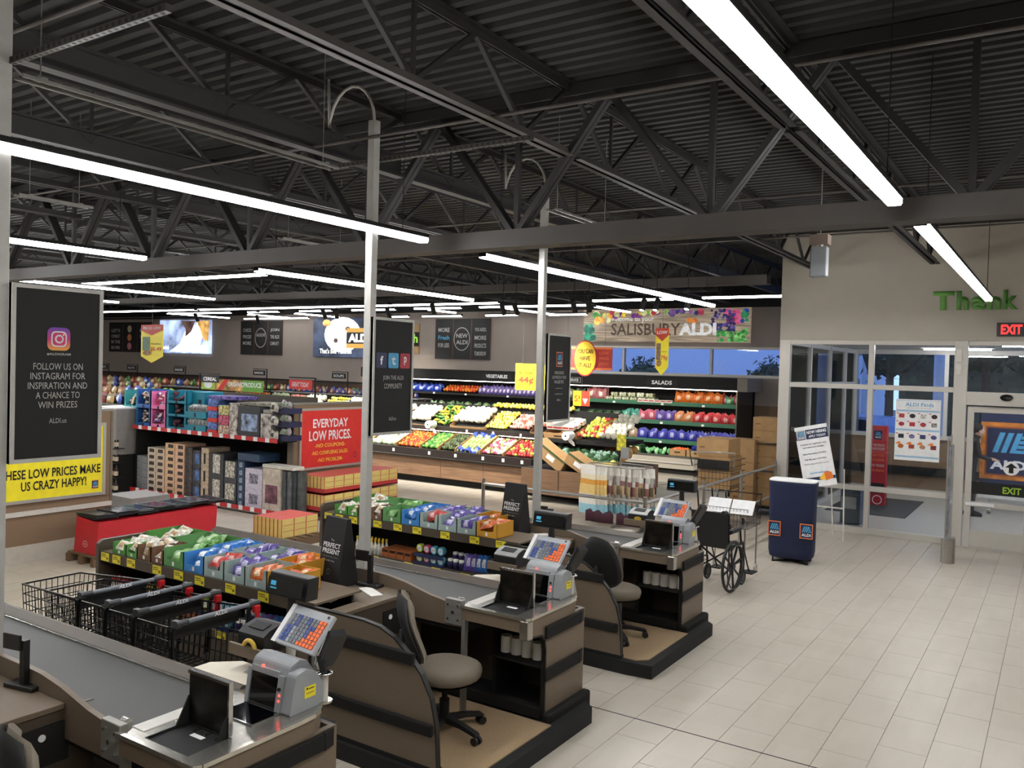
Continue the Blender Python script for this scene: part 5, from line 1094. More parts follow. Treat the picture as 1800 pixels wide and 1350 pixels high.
# end display goods
bin_box(-8.66, -7.95, 14.5, 15.1, 1.18, .18, 'tilted carton of egg trays at the corner of the produce stand', .3); heap([tubm], 'berry_tub', -8.6, -8.0, 14.55, 1.33, 15.05, 1.48, 5, 5, 'white berry tub in the corner carton', 'berry tubs in the corner carton', 'tub', 1, .004, (.3, 0, 0))
MB().box(-8.7, 14.45, 1.08, -7.0, 15.6, 1.16).build('end_shelf', blackm, **W2); MB().box(-7.05, 14.5, .62, -7.0, 14.56, 1.1).box(-8.6, 14.5, .62, -8.55, 14.56, 1.1).build('end_post', blackm, **W2)
heap(FR['apple']+FR['lem'], 'apple', -7.95, -7.45, 14.55, 1.22, 15.4, 1.55, 7, 9, 'mixed apple at the corner of the upper tier', 'mixed apples at the corner', 'apple', 1.1); heap(FR['cauli'], 'garlic', -7.45, -6.98, 14.55, 1.24, 15.5, 1.62, 4, 7, 'white head heaped at the corner of the upper tier', 'white heads at the corner', 'vegetable', .8)
def tilt_carton(x, y, z, rz, rx, ry, lab, w_=.5, d=.38, h=.2):
    c = thing('produce_carton', lab, 'carton', (x, y, z)); c.rotation_euler = (rx, ry, rz); W_, D = w_/2, d/2
    MB().box(-W_, -D, 0, W_, D, h).build('body', card, c); MB().box(-W_*.3, -D-.002, h*.3, W_*.3, -D, h*.7).build('label', wht, c); MB().box(-W_, -D-.002, h*.82, W_, -D, h).build('dark_band', M('carton_green', '4c5a33', .7), c)
tilt_carton(-8.15, 13.98, .74, 0, 0, .55, 'tilted brown carton leaning on the end display, left one', .62, .4, .24); tilt_carton(-7.55, 13.98, .66, 0, 0, .5, 'tilted brown carton leaning on the end display, right one', .55, .4, .22)
tilt_carton(-8.3, 14.02, .93, 0, 0, .6, 'upper tilted brown carton on the end display', .5, .38, .14)
heap(FR['kale'], 'kale_bunch', -8.4, -7.0, 14.2, .74, 14.6, .95, 9, 3, 'leafy green bunch on the end display', 'leafy bunches on the end display', 'greens', 1.1); heap(FR['pot']+FR['org'][:0], 'squash', -7.6, -6.98, 14.5, .75, 15.3, 1.0, 5, 6, 'tan squash on the end display', 'tan squashes on the end display', 'squash', 1.5); heap(FR['lem'], 'melon', -7.35, -6.98, 14.1, .72, 14.5, .8, 3, 3, 'yellow melon on the end display', 'yellow melons on the end display', 'melon', 2.2)
for x, y, z, lab in ((-11.75, 14.75, 1.22, 'middle'), (-8.02, 14.35, 1.24, 'right')):
    t2 = thing('bag_roll', 'white roll of produce bags hung on the %s of the stand' % lab, 'roll', (x, y, z)); MB().cyl((0, -.13, 0), (0, .1, 0), .085, 18).cyl((0, -.132, 0), (0, -.13, 0), .02, 8, m=1).build('roll', [wht, black], t2); MB().prism([(-.02, 0), (.11, -.13), (.13, -.19), (.02, -.12)], 'y', -.03, .03).build('loose_bag', wht, t2); MB().bar((0, -.15, 0), (0, .2, 0), .015).bar((0, .18, 0), (0, .18, -.1), .015).build('bracket', blackm, t2)
# ---- seasonal shelf with red and white price strips
t = thing('seasonal_shelf', 'black two-level shelf with red and white price strips', 'shelf', (-12.5, 9.8, 0)); W2 = dict(parent=t, world=True)
MB().box(-14.55, 9.36, 0, -10.76, 10.3, .05).build('base', lamd, **W2); MB().prism([(-14.55, 9.3), (-10.5, 9.3), (-9.95, 9.62), (-9.95, 9.66), (-14.55, 9.66)], 'z', .03, .055).build('base_shelf', M('grey_shelf_edge', '8f887d', .4), **W2)
MB().box(-14.5, 9.36, 1.22, -10.76, 10.28, 1.25).box(-10.76, 9.36, 1.22, -10.5, 9.66, 1.25).build('upper_shelf', blackm, **W2); MB().box(-14.55, 10.28, 0, -10.76, 10.36, 1.93).build('back_panel', lamd, **W2); MB().box(-14.5, 10.25, .05, -10.76, 10.28, 1.22).build('back_panel', blackm, **W2)
MB().box(-14.55, 9.4, 0, -14.5, 10.3, 1.25).build('side_panel', blackm, **W2)
redm = MB().box(-.095, -.006, -.035, .095, 0, .035).mesh('price_strip', M('strip_red', 'c62a2e', .5)); whm = MB().box(-.05, -.007, -.035, .05, 0, .035).mesh('price_card', wht)
for z in (1.245, .085):
    k = -14.45; i = 0
    while k < -10.55:
        inst(redm if i % 2 == 0 else whm, 'price_strip' if i % 2 == 0 else 'price_card', (k+12.5, 9.33-9.8 if z > 1 else 9.295-9.8, z), parent=t); k += .145; i += 1
def crate(x0, x1, z0, z1, y0, y1, m_, lab, nm='display_box', cat='box', group=None, win=None, winm=None, band=None):
    o = MB().box(x0+.003, y0, z0, x1-.003, y1, z1-.003)
    w_, h_ = x1-x0, z1-z0
    if win: o.box(x0+w_*win[0], y0-.002, z0+h_*win[1], x0+w_*win[2], y0, z0+h_*win[3], m=1)
    if band: o.box(x0+.004, y0-.003, z0+h_*.86, x1-.004, y0-.001, z0+h_*.9, m=2)
    return tag(o.build(nm, [m_, winm or blk, wht], world=True, bevel=.003, seg=1), lab, cat, group)
goodsm = lambda c, n_=.5, sc_=22: M('goods_'+c, c, .5, noise=n_, scale=sc_)
def open_box(x0, x1, z0, z1, y0, y1, col, lab, goods, n_, gname, gcat, glab):
    c = thing('display_box', lab, 'box', ((x0+x1)/2, (y0+y1)/2, z0)); W_, D, h = (x1-x0)/2-.004, (y1-y0)/2, z1-z0-.004; mm = M('box_'+col, col, .55, noise=.04)
    MB().box(-W_, -D, 0, W_, D, .01).box(-W_, -D, 0, -W_+.012, D, h).box(W_-.012, -D, 0, W_, D, h).box(-W_, D-.01, 0, W_, D, h).build('body', mm, c)
    MB().box(-W_, -D, 0, W_, -D+.01, h*.22).box(-W_, -D, .22*h, -W_+W_*.2, -D+.01, h).box(W_-W_*.2, -D, .22*h, W_, -D+.01, h).build('front_panel', mm, c)
    inst(MB().box(-.025, -.004, 0, .025, -.002, .05).mesh('print', blk), 'print', (0, -D, h*.04), parent=c)
    for i in range(n_):
        inst(goods[i % len(goods)], gname, ((x0+x1)/2+rnd.uniform(-.6, .6)*W_, y0+.05+rnd.random()*.1, z0+h*(.28+.6*i/n_)), (rnd.uniform(.6, 1.3), rnd.uniform(-.4, .4), rnd.uniform(-.5, .5)), 1.0, label=glab, cat=gcat, group=glab+', heap')
slip = [packet_mesh('slipper', M('gd_'+a, a, .7, noise=.3, scale=30), M('gd_'+b, b, .7), .17, .09, .035) for a, b in (('23242b', 'c9bfae'), ('d9cdb8', '8f3242'), ('3a3440', 'e4d6c6'), ('d2b7a0', '26262c'))]
slpp = [packet_mesh('slipper', M('gd_'+a, a, .7, noise=.3, scale=30), M('gd_'+b, b, .7), .17, .09, .035) for a, b in (('e6d3dc', '2b2b33'), ('c44a6a', 'efe6e2'), ('8a6aa8', 'e8d9e0'))]
sock = [packet_mesh('sock_pair', M('gd_'+a, a, .8, noise=.4, scale=40), M('gd_'+b, b, .8), .14, .08, .03) for a, b in (('6b2a3a', '23252e'), ('20333f', '3a6a70'), ('2a2432', '7a3a4a'))]
ZU = 1.255
open_box(-14.98, -14.55, 1.55, 1.92, 9.42, 9.8, '3fa3a8', 'teal open box of slippers above the grey bin', slip, 7, 'slipper', 'slipper', 'slipper in the teal box above the grey bin')
open_box(-14.98, -14.55, 1.20, 1.55, 9.42, 9.8, '3fa3a8', 'lower teal open box of slippers in the grey bin', slip, 6, 'slipper', 'slipper', 'slipper in the lower teal box')
for j, (z0, z1) in enumerate(((ZU, ZU+.34), (ZU+.34, ZU+.70))):
    open_box(-14.52, -14.08, z0, z1, 9.38, 9.8, '2c62ad', '%s blue open box of slippers' % ('lower', 'upper')[j], slip, 9, 'slipper', 'slipper', 'dark slipper in the %s blue box' % ('lower', 'upper')[j])
    open_box(-14.07, -13.62, z0, z1-.03*j, 9.38, 9.8, 'ee7fb8', '%s pink open box of slippers' % ('lower', 'upper')[j], slpp, 9, 'slipper', 'slipper', 'pink slipper in the %s pink box' % ('lower', 'upper')[j])
for j in range(3):
    open_box(-13.60, -13.02, ZU+j*.235, ZU+.235*(j+1), 9.38, 9.9, '1786a0', '%s teal box of socks' % ('bottom', 'middle', 'top')[j], sock, 9, 'sock_pair', 'socks', 'rolled socks in the %s teal box' % ('bottom', 'middle', 'top')[j])
crate(-13.02, -12.68, ZU+.47, ZU+.70, 9.5, 9.9, M('box_1786a0', '1786a0', .55), 'plain teal box end beside the top sock box', win=(.5, .1, .75, .4))
for j in range(2):
    crate(-13.0, -12.45, ZU+j*.24, ZU+.12+j*.24, 9.36, 9.8, M('box_1786a0', '1786a0', .55), '%s low teal tray of hanging packs' % ('lower', 'upper')[j], win=(.4, .2, .5, .8))
    row(bag('b9bcb8', '5c5f66', .13, .15), 'hanging_pack', -12.98, -12.48, 6, 9.42, ZU+.1+j*.24, 'grey carded pack in the %s low teal tray' % ('lower', 'upper')[j], 'pack')
for j in range(3):
    crate(-12.42, -12.15, ZU+j*.2, ZU+.07+j*.2, 9.36, 9.8, redb, '%s red tray beside the teal trays' % ('lower', 'middle', 'upper')[j]); crate(-12.41, -12.16, ZU+.07+j*.2, ZU+.2+j*.2, 9.37, 9.8, goodsm('5f80cc'), '%s block of blue packs in the red trays' % ('lower', 'middle', 'upper')[j])
crate(-12.44, -11.75, ZU+.60, ZU+.66, 9.4, 9.9, goodsm('6a5ab0', .6), 'flat blue and red box on top of the red trays')
for j in range(3): crate(-12.12, -11.84, ZU+j*.17, ZU+.165+j*.17, 9.36, 9.8, [goodsm('d8b8a0'), goodsm('cc5a7a'), goodsm('d9cf8a')][j], ['cream pack low', 'pink pack', 'pale yellow pack'][j]+' beside the red trays')
crate(-11.83, -11.61, ZU, ZU+.56, 9.36, 9.8, goodsm('c2b9b2', .6, 14), 'tall grey floral box on the upper level')
crate(-11.60, -11.06, ZU, ZU+.52, 9.36, 9.9, M('appliance_box_black', '34353a', .5), 'black box with a pale blue appliance picture', win=(.15, .2, .9, .75), winm=goodsm('8fa3c4', .7, 9)); crate(-11.58, -11.0, ZU+.525, ZU+.58, 9.45, 9.95, goodsm('8f8c7c', .3), 'flat grey box on the black appliance box')
crate(-11.04, -10.78, ZU, ZU+.42, 9.36, 9.8, goodsm('c5beb8', .5, 10), 'grey and white box beside the navy rack'); crate(-11.03, -10.8, ZU+.425, ZU+.48, 9.4, 9.8, goodsm('b0aca4', .2), 'thin pale box on the grey box')
for j in range(3):
    crate(-10.76, -10.36, ZU+j*.22, ZU+.09+j*.22, 9.36, 9.64, M('navy_rack', '1c2145', .5), '%s navy tray at the right end of the upper level' % ('lower', 'middle', 'top')[j])
    row(bag('c9c3b8', '3a3634', .2, .16), 'hanging_pack', -10.76, -10.58, 1, 9.33, ZU+.02+j*.22, 'large framed pack hung on the navy trays', 'pack', 1, 0, 0, 1.0); row(bag('a8a0a4', '7fa070', .07, .15), 'hanging_pack', -10.58, -10.38, 3, 9.4, ZU+.08+j*.22, 'small carded pack in the %s navy tray' % ('lower', 'middle', 'top')[j], 'pack')
# lower level
def stackc(x0, x1, n_, h, m_, lab, win=None, winm=None, y0=9.4, grp=None, z=.06):
    for k in range(n_): crate(x0, x1, z+k*h, z+(k+1)*h, y0, y0+.45, m_, lab+(', %s from the floor' % ORD[k] if n_ > 1 else ''), 'carton', 'box', (grp or lab) if n_ > 1 else None, win, winm)
stackc(-14.5, -14.18, 5, .13, goodsm('8b8f92', .25), 'grey box in the leftmost low stack')
mug = goodsm('3a2c28', .8, 18)
stackc(-14.17, -13.92, 7, .118, goodsm('d9cdb8', .15), 'cream mug box in the first tan stack', (.2, .25, .8, .8), mug); stackc(-13.91, -13.66, 7, .118, goodsm('dcc4ac', .15), 'tan mug box in the second tan stack', (.2, .25, .8, .8), mug)
stackc(-13.64, -13.36, 8, .118, goodsm('e3bb92', .15), 'tan orange mug box in the third stack', (.3, .25, .85, .8), mug); stackc(-13.35, -13.08, 8, .118, goodsm('e0b496', .15), 'rosy tan mug box in the fourth stack', (.3, .25, .85, .8), mug)
stackc(-13.06, -12.85, 3, .30, goodsm('463c3a', .5, 12), 'dark patterned box in the first dark stack'); stackc(-12.84, -12.63, 3, .29, goodsm('3c3b45', .8, 12), 'dark box with blue print in the second dark stack', (.3, .2, .9, .8), goodsm('4a6aa0', .8, 9))
stackc(-12.61, -12.40, 3, .31, goodsm('c4ae94', .2), 'beige box with a black bottle picture', (.35, .1, .6, .7), blk)
stackc(-12.38, -12.0, 2, .43, goodsm('3b3c40', .15), 'black box with a tall window showing white cloth', (.25, .2, .75, .95), goodsm('d6cfc2', .4)); stackc(-11.98, -11.66, 2, .38, goodsm('45464a', .15), 'black box with a cream blanket showing', (.1, .25, .85, .97), goodsm('cfc9ba', .5))
stackc(-11.64, -11.46, 6, .13, goodsm('2b435f', .15), 'navy box with a small picture in the navy stack', (.25, .2, .7, .8), goodsm('9fb3c4', .5)); stackc(-11.64, -11.1, 1, .13, goodsm('2b435f', .15), 'long navy box on top of the navy stack', z=.85)
stackc(-11.44, -11.02, 2, .34, goodsm('d5cddd', .15), 'lilac white box with a cake stand picture', (.25, .25, .75, .75), goodsm('8f8a9c', .5))
crate(-11.0, -10.58, .06, .78, 9.4, 9.64, goodsm('cfc2b2', .2, 8), 'tall pale box with a red and blue product picture', 'carton', win=(.15, .2, .85, .62), winm=goodsm('7a4a5a', .9, 7)); crate(-11.02, -10.28, .785, .84, 9.4, 9.64, goodsm('d6d3c8', .1), 'flat white boxes lying on the tall pale box', 'carton')
for k in range(4): crate(-10.56+k*.085, -10.48+k*.085, .06, .76, 9.42+k*.03, 9.65, goodsm(['4a4f50', '6c7072', '3d4244', '55595a'][k], .3, 10), 'narrow dark grey box standing at the right end of the low level', 'carton', group='narrow dark grey boxes')
# grey bins left of the seasonal shelf
for nm_, x0, x1, z0, z1 in (('upper', -15.3, -14.62, .72, 1.6),):
    t = thing('gift_bin', 'grey bin printed with white letters left of the seasonal shelf', 'bin', ((x0+x1)/2, 9.3, 0)); MB().box(-.34, -.25, .72, .34, .25, 1.58).build('body', M('bin_grey', '86827f', .6), t); MB().box(-.36, -.27, 1.57, .36, .27, 1.6).build('rim', wht, t); MB().box(-.3, -.2, 0, .3, .2, .72).build('base', blackm, t)
    s = Sign(t, (.1, -.252, 1.3), FRONT, world=False); s.t('Joy', 0, 0, .12, .08, wht, .02); s.t('Joy', -.02, -.42, .12, .08, wht, .02)
bt2 = MB().lathe([(.001, 0), (.04, 0), (.04, .14), (.014, .2), (.014, .24)], n=8).mesh('dark_bottle', M('dark_bottle_glass', '2b1f18', .2)); lb = MB().lathe([(.0405, .03), (.0405, .11)], n=8).mesh('label', M('bottle_label', 'c9b9a0', .6))
for r in range(4):
    tag(MB().box(-15.35, 9.0, .02+r*.27, -14.58, 9.2, .035+r*.27).build('bottle_shelf', blackm, world=True), 'thin dark shelf of the bottle rack, level %d from the floor' % (r+1), 'shelf', 'bottle rack shelves')
    for i in range(7): o = inst(bt2, 'dark_bottle', (-15.28+i*.105, 9.08, .036+r*.27), label='dark bottle with a tan label under the grey bin', cat='bottle', group='dark bottles under the grey bin'); inst(lb, 'label', (0, 0, 0), parent=o)
t = tag(MB().box(-11.55, 7.0, 0, -10.9, 7.6, .55).build('grey_bin', M('bin_grey', '86827f', .6), world=True), 'low grey bin behind the end of the brown partition', 'bin'); 
# ---- grocery rows behind
def gondola(x0, x1, y, lab, z=1.62):
    t = thing('grocery_shelf', lab, 'shelf', ((x0+x1)/2, y, 0)); W2 = dict(parent=t, world=True)
    MB().box(x0, y-.02, 0, x1, y+.02, z).build('back_panel', lamd, **W2); MB().box(x0, y-.4, 0, x1, y+.4, .15).build('base', blackm, **W2)
    for q in (.55, 1.0, 1.38): MB().box(x0, y-.36, q, x1, y+.36, q+.03).build('shelf', alud, **W2)
    MB().box(x0, y-.3, z-.03, x1, y+.3, z).build('top_shelf', alud, **W2)
gondola(-27, -16.0, 12.0, 'long grocery shelf beyond the seasonal display, first row'); gondola(-33, -21.5, 14.8, 'grocery shelf beyond the seasonal display, second row'); gondola(-33, -20.5, 17.4, 'grocery shelf beyond the seasonal display, third row')
def topgoods(x0, x1, y, z, n_, cols, lab, h=.24):
    for i in range(n_):
        a = x0+(x1-x0)*i/n_; b = x0+(x1-x0)*(i+.86)/n_; c = cols[i % len(cols)]
        inst(rnd.choice(bag(c[0], c[1], .3, .26)), 'grocery_bag', ((a+b)/2, y-.1, z), (rnd.uniform(-.3, .1), 0, rnd.uniform(-.3, .3)), (b-a)/.3, label='%s' % (lab % c[2]), cat='bag', group=lab % c[2])
CT = [('9a6a48', 'd9c2a0', 'brown'), ('3f6a34', 'b7cf7a', 'green'), ('8a3a34', 'e0b080', 'red brown'), ('b99a6a', 'efe2c0', 'tan'), ('2f4fa8', 'e6e6ea', 'blue')]
topgoods(-20.4, -18.9, 12, 1.62, 5, CT[:1]+CT[3:4], '%s bag at the left end of the first grocery row'); topgoods(-18.9, -18.2, 12, 1.62, 2, CT[4:], '%s bag on the first grocery row')
topgoods(-18.2, -16.9, 12, 1.62, 4, [('6f9a3a', 'c3dc7a', 'lime green')], '%s bag on the first grocery row'); topgoods(-16.9, -16.05, 12, 1.62, 4, CT[:1]+CT[3:4], '%s bag at the right end of the first grocery row')
topgoods(-26.5, -20.4, 12, 1.62, 16, CT, '%s bag far left on the first grocery row'); topgoods(-30.5, -21.6, 14.8, 1.62, 26, CT, '%s bag on the second grocery row'); topgoods(-31.5, -20.6, 17.4, 1.62, 30, CT, '%s bag on the third grocery row')
for zz, n_ in ((1.41, 26), (1.03, 26)): topgoods(-26.5, -16.2, 11.8, zz, n_, CT, '%s'+' bag on the %s front shelf of the first grocery row' % ('upper' if zz > 1.2 else 'lower'))
# left part of the rear wall run: wood-faced case with bags
t = thing('bread_case', 'long low wood-topped case under the posters on the back wall', 'case', (-27, 20.3, 0)); W2 = dict(parent=t, world=True)
MB().box(-35.5, 19.9, .0, -18.7, 20.8, 1.5).build('carcass', blackm, **W2)
for i in range(20): MB().box(-35.5+i*.84, 20.6, 1.5, -35.5+i*.84+.83, 20.75, 1.86).build('panel', M('dark_wood', '4e3a2e', .6, kind='wood', noise=.2, scale=4), **W2)
MB().box(-35.5, 20.58, 1.86, -18.7, 20.8, 1.9).build('top_trim', blk, **W2)
topgoods(-34, -19, 20.2, 1.5, 44, CT+[('2c3f8a', 'd8b070', 'navy')], '%s bag on the long case under the posters')
topgoods(-19.6, -14.6, 17.9, 1.62, 22, [('26357a', 'c9a080', 'navy'), ('8a4a34', 'd8c0a0', 'brown'), ('2b3f90', 'd0a890', 'deep blue')], '%s snack bag on the row behind the produce'); gondola(-20.3, -14.5, 17.9, 'short grocery shelf right behind the produce stand')
# ---- aisle signs on slim black frames
def arm_sign(x, y, ztop, zpole, txt, w_, h_, col, side, lab, ink=None):
    t = thing('aisle_sign', lab, 'sign', (x, y, zpole)); W2 = dict(parent=t, world=True)
    MB().box(x-.012, y-.012, zpole, x+.012, y+.012, ztop).box(min(x, x+side*(w_+.08)), y-.01, ztop-.02, max(x, x+side*(w_+.08)), y+.01, ztop).build('frame', blackm, **W2)
    cx = x+side*(w_/2+.07); MB().box(cx-w_/2, y-.012, ztop-.05-h_, cx+w_/2, y+.0, ztop-.05).build('panel', col, **W2)
    s = Sign(t, (cx, y-.0125, ztop-.05-h_/2), FRONT); s.t(txt, 0, 0, w_*.75, h_*.5, ink or wht, .01)
arm_sign(-16.6, 12.3, 2.22, 1.6, 'CEREAL', .62, .16, blk, 1, 'black CEREAL sign on a slim frame'); arm_sign(-10.80, 10.33, 2.27, 1.9, 'GREAT TODAY', .57, .16, redb, -1, 'red aisle sign on a slim black frame')
for x, tx, l_ in ((-24.66, 'SNACKS', 'between the two left posters'), (-20.63, 'BAKING', 'left of the ice cream picture'), (-17.2, 'SOUPS', 'right of the ice cream picture'), (-27.37, 'NUTS', 'under the leftmost poster'), (-29.14, 'CHIPS', 'at the edge of the leftmost panel')):
    arm_sign(x, 17.7, 2.28, 1.6, tx, .55, .155, blk, -1, 'small black %s aisle sign %s' % (tx, l_))
t = thing('produce_banner', 'wide green and orange ORGANIC PRODUCE banner over the produce', 'banner', (-18.75, 14.9, 1.7)); MB().box(-1.27, -.01, 0, 1.27, .01, .3).build('board', M('banner_peach', 'e0a45a', .5, noise=.5, scale=5), t); MB().box(-1.2, -.005, -.3, -1.18, .005, 0).box(1.18, -.005, -.3, 1.2, .005, 0).build('leg', blackm, t)
s = Sign(t, (0, -.0105, .15), FRONT, world=False); s.rect(.45, -.15, 1.27, .15, M('banner_green', '6aa53a', .5)); s.rect(-1.27, -.15, -.7, .15, M('banner_lime', '9cc04a', .5)); s.disc(-.98, 0, .17, .12, wht, lift=.003); s.poly([(-.6, -.15), (-.3, .15), (-.1, .15), (-.4, -.15)], redb, lift=.003); s.t('ORGANIC', .18, .03, .62, .13, wht, .03, .005); s.t('PRODUCE', .85, .03, .7, .13, wht, .03, .005)

# ================================================================ RIGHT SIDE: rail, rack, carts, wheelchair, kiosk, entrance
rail_m = M('brushed_rail', 'a9a6a0', .28, .85)
t = thing('guard_rail', 'long steel guard rail running behind the farthest checkout to the glass entrance', 'rail', (-4.05, 9.1, 0)); W2 = dict(parent=t, world=True)
MB().cyl((-6.35, 9.1, 1.0), (-4.05, 9.1, 1.0), .021, 12).build('top_rail', rail_m, **W2); MB().cyl((-4.03, 9.1, 1.0), (-4.03, 14.45, 1.0), .021, 12).build('top_rail', rail_m, **W2)
MB().cyl((-4.03, 11.2, .5), (-4.03, 14.45, .5), .018, 12).build('lower_rail', rail_m, **W2)
for x, y in ((-6.35, 9.1), (-4.04, 9.1), (-4.03, 11.0), (-4.03, 12.6), (-4.03, 14.4)):
    MB().cyl((x, y, 0), (x, y, 1.07), .024, 12).cyl((x, y, 0), (x, y, .012), .06, 16).build('post', rail_m, **W2)
# scarf rack
t = thing('garment_rack', 'round steel garment rack with a yellow price card', 'rack', (-5.95, 12.4, 0))
MB().tube([(.55*math.cos(a), .32*math.sin(a), 1.0) for a in [i*PI/10 for i in range(20)]], .012, 6, closed=True).build('hoop', rail_m, t)
MB().cyl((0, 0, 0), (0, 0, 1.12), .018, 10).bar((-.55, 0, 1.0), (.55, 0, 1.0), .014).bar((-.5, 0, .04), (.5, 0, .04), .03).bar((0, -.3, .04), (0, .3, .04), .03).build('stem', rail_m, t)
MB().box(.0, -.01, 1.12, .14, .01, 1.30).build('card_holder', gry, t); MB().box(-.08, -.008, 1.24, .08, .008, 1.5).build('price_card', M('price_card_yellow', 'd9d040', .5, noise=.3, scale=20), t)
def cloth(name, cols, wdt, h, folds=0):
    V = []; F = []; N, K = 5, 10
    for k in range(K+1):
        for i in range(N):
            u = -1+2*i/(N-1); z = -h*k/K
            V.append((.012*math.sin(k*.9+i*1.3)+.01*(k/K)*math.sin(i*2.2), u*wdt/2*(1+.25*k/K), z))
    for k in range(K):
        for i in range(N-1): a = k*N+i; F.append((a, a+1, a+N+1, a+N))
    m = MB().add(V, F, 0, True)
    for q in range(len(m.f)): m.mi[q] = [0, 0, 1, 2, 3, 3, 4, 4, 5, 5][min(9, (q//(N-1)))] if len(cols) > 5 else [0, 0, 1, 1, 2, 2, 3, 3, 4, 4][min(9, q//(N-1))]
    me = m.mesh(name, [M('cloth_'+c, c, .9, noise=.04, scale=30) for c in cols]); return me
ca = cloth('scarf', ['f0ede4', 'cfcac0', '8a5a5f', 'c0a682', 'b3aca2', '6fa3ac'], .28, .76); cb_ = cloth('scarf', ['e6e2d8', 'bdbab2', 'dcd5c8', '96645c', 'c3b19a', '6a9cab'], .28, .78)
cc = cloth('scarf', ['f0ede4', 'ece0bf', 'e3a248', 'e9c982', 'e6e2d6', '9fd0dc'], .3, .8)
SC = [ca, cb_]
for q in range(6):
    g = rnd.choice(['6f6c68', 'd9d5cb', '8f8a82', 'f0ede6', '4f4a46', 'b8b2a8']); SC.append(cloth('scarf', [rnd.choice(['f0ede4', 'cfcac0']), g, rnd.choice(['8a5a5f', g, 'c0a682']), rnd.choice(['c0a682', g, '7a6a58']), g, rnd.choice(['6fa3ac', '4f7f88', 'a9c6cc'])], .2, .77))
for i in range(46):
    a = i/45; x = -.46+.98*a; y = -.30*math.sqrt(max(0, 1-(x/.58)**2)) - .02
    inst(SC[rnd.randrange(len(SC))], 'scarf', (-5.95+x+.0, 12.4+y*.4, 1.0), (0, 0, rnd.uniform(.9, 1.7)), (1, 1, rnd.uniform(.95, 1.02)), label='grey, wine and teal striped scarf hanging edge-on from the round rack', cat='scarf', group='striped scarves on the round rack')
for i in range(4): 
    o = inst(cc, 'scarf', (-6.42+i*.055, 12.16+.01*i, 1.0), (0, 0, 1.35+.1*i), 1, label='white scarf with orange and pale blue bands at the left of the round rack', cat='scarf', group='white and orange scarves on the rack')
for i in range(2):
    t2 = tag(MB().add([(-.3+.06*k+(.01 if k % 2 else 0), .02*math.sin(k), .0+(0 if j else .17+.03*math.sin(k*2.1))) for j in (0, 1) for k in range(9)], [(k, k+1, 10+k, 9+k) for k in range(8)], 0, True).build('folded_garment', M('wine_cloth', '3f1d2a', .9), loc=(-6.2+i*.55+.1, 12.1, .1)), 'dark wine garment on the low bar of the rack, %s half' % ('left' if i == 0 else 'right'), 'garment')
    t2.modifiers.new('s', 'SOLIDIFY').thickness = .04
# brown box cart by the coolers
def big_carton(x0, x1, y0, y1, z0, z1, lab, grp=None, nm='carton'):
    c = MB().box(x0, y0, z0, x1, y1, z1).box(x0, (y0+y1)/2-.02, z1, x1, (y0+y1)/2+.02, z1+.001, m=1).box(x0+.05, y0-.001, z0+(z1-z0)*.45, x0+.14, y0, z0+(z1-z0)*.55, m=1)
    return tag(c.build(nm, [card, cardd], world=True, bevel=.004, seg=1), lab, 'box', grp)
t = thing('stock_cart', 'wire stock cart loaded with brown cartons in front of the salad case', 'cart', (-4.75, 13.6, 0)); W2 = dict(parent=t, world=True)
m = MB()
for z in (.62, .72, .82, .92, 1.02, 1.12): 
    m.bar((-5.05, 13.3, z), (-4.42, 13.3, z), .008).bar((-5.05, 14.0, z), (-4.42, 14.0, z), .008).bar((-5.05, 13.3, z), (-5.05, 14.0, z), .008).bar((-4.42, 13.3, z), (-4.42, 14.0, z), .008)
for k in range(11): 
    m.bar((-5.05+k*.063, 13.3, .62), (-5.05+k*.063, 13.3, 1.12), .005); m.bar((-5.05, 13.3+k*.07, .62), (-5.05, 13.3+k*.07, 1.12), .005)
m.build('wire_basket', M('dark_wire', '3a3a3a', .4, .5), **W2)['kind'] = 'stuff'
MB().box(-5.0, 13.32, .96, -4.47, 13.34, 1.12).build('flap', black, **W2); MB().tube([(-5.08, 13.3, 1.0), (-5.12, 13.25, 1.24), (-4.35, 13.25, 1.26), (-4.38, 13.3, 1.0)], .014, 6).build('handle', rail_m, **W2)
for x, y in ((-4.98, 13.3), (-4.5, 13.3), (-4.98, 13.98), (-4.5, 13.98)): MB().bar((x, y, .62), (x+.05, y, .1), .02).cyl((x+.05, y-.015, .06), (x+.05, y+.015, .06), .06, 12).build('leg', blackm, **W2)
MB().box(-4.95, 13.32, .2, -4.48, 13.98, .22).build('lower_tray', rail_m, **W2)
big_carton(-5.0, -4.46, 13.36, 13.95, .65, .94, 'brown carton at the bottom of the wire stock cart'); big_carton(-4.99, -4.47, 13.36, 13.95, .945, 1.17, 'brown carton halfway up the wire stock cart'); big_carton(-5.04, -4.5, 13.36, 13.95, 1.175, 1.46, 'pale brown carton on top of the wire stock cart')
for k in range(3): big_carton(-5.0, -4.66+.08, 15.0, 15.4, .1+k*.42, .515+k*.42, 'brown carton behind the wire stock cart, %s' % ('lowest', 'middle', 'topmost')[k])
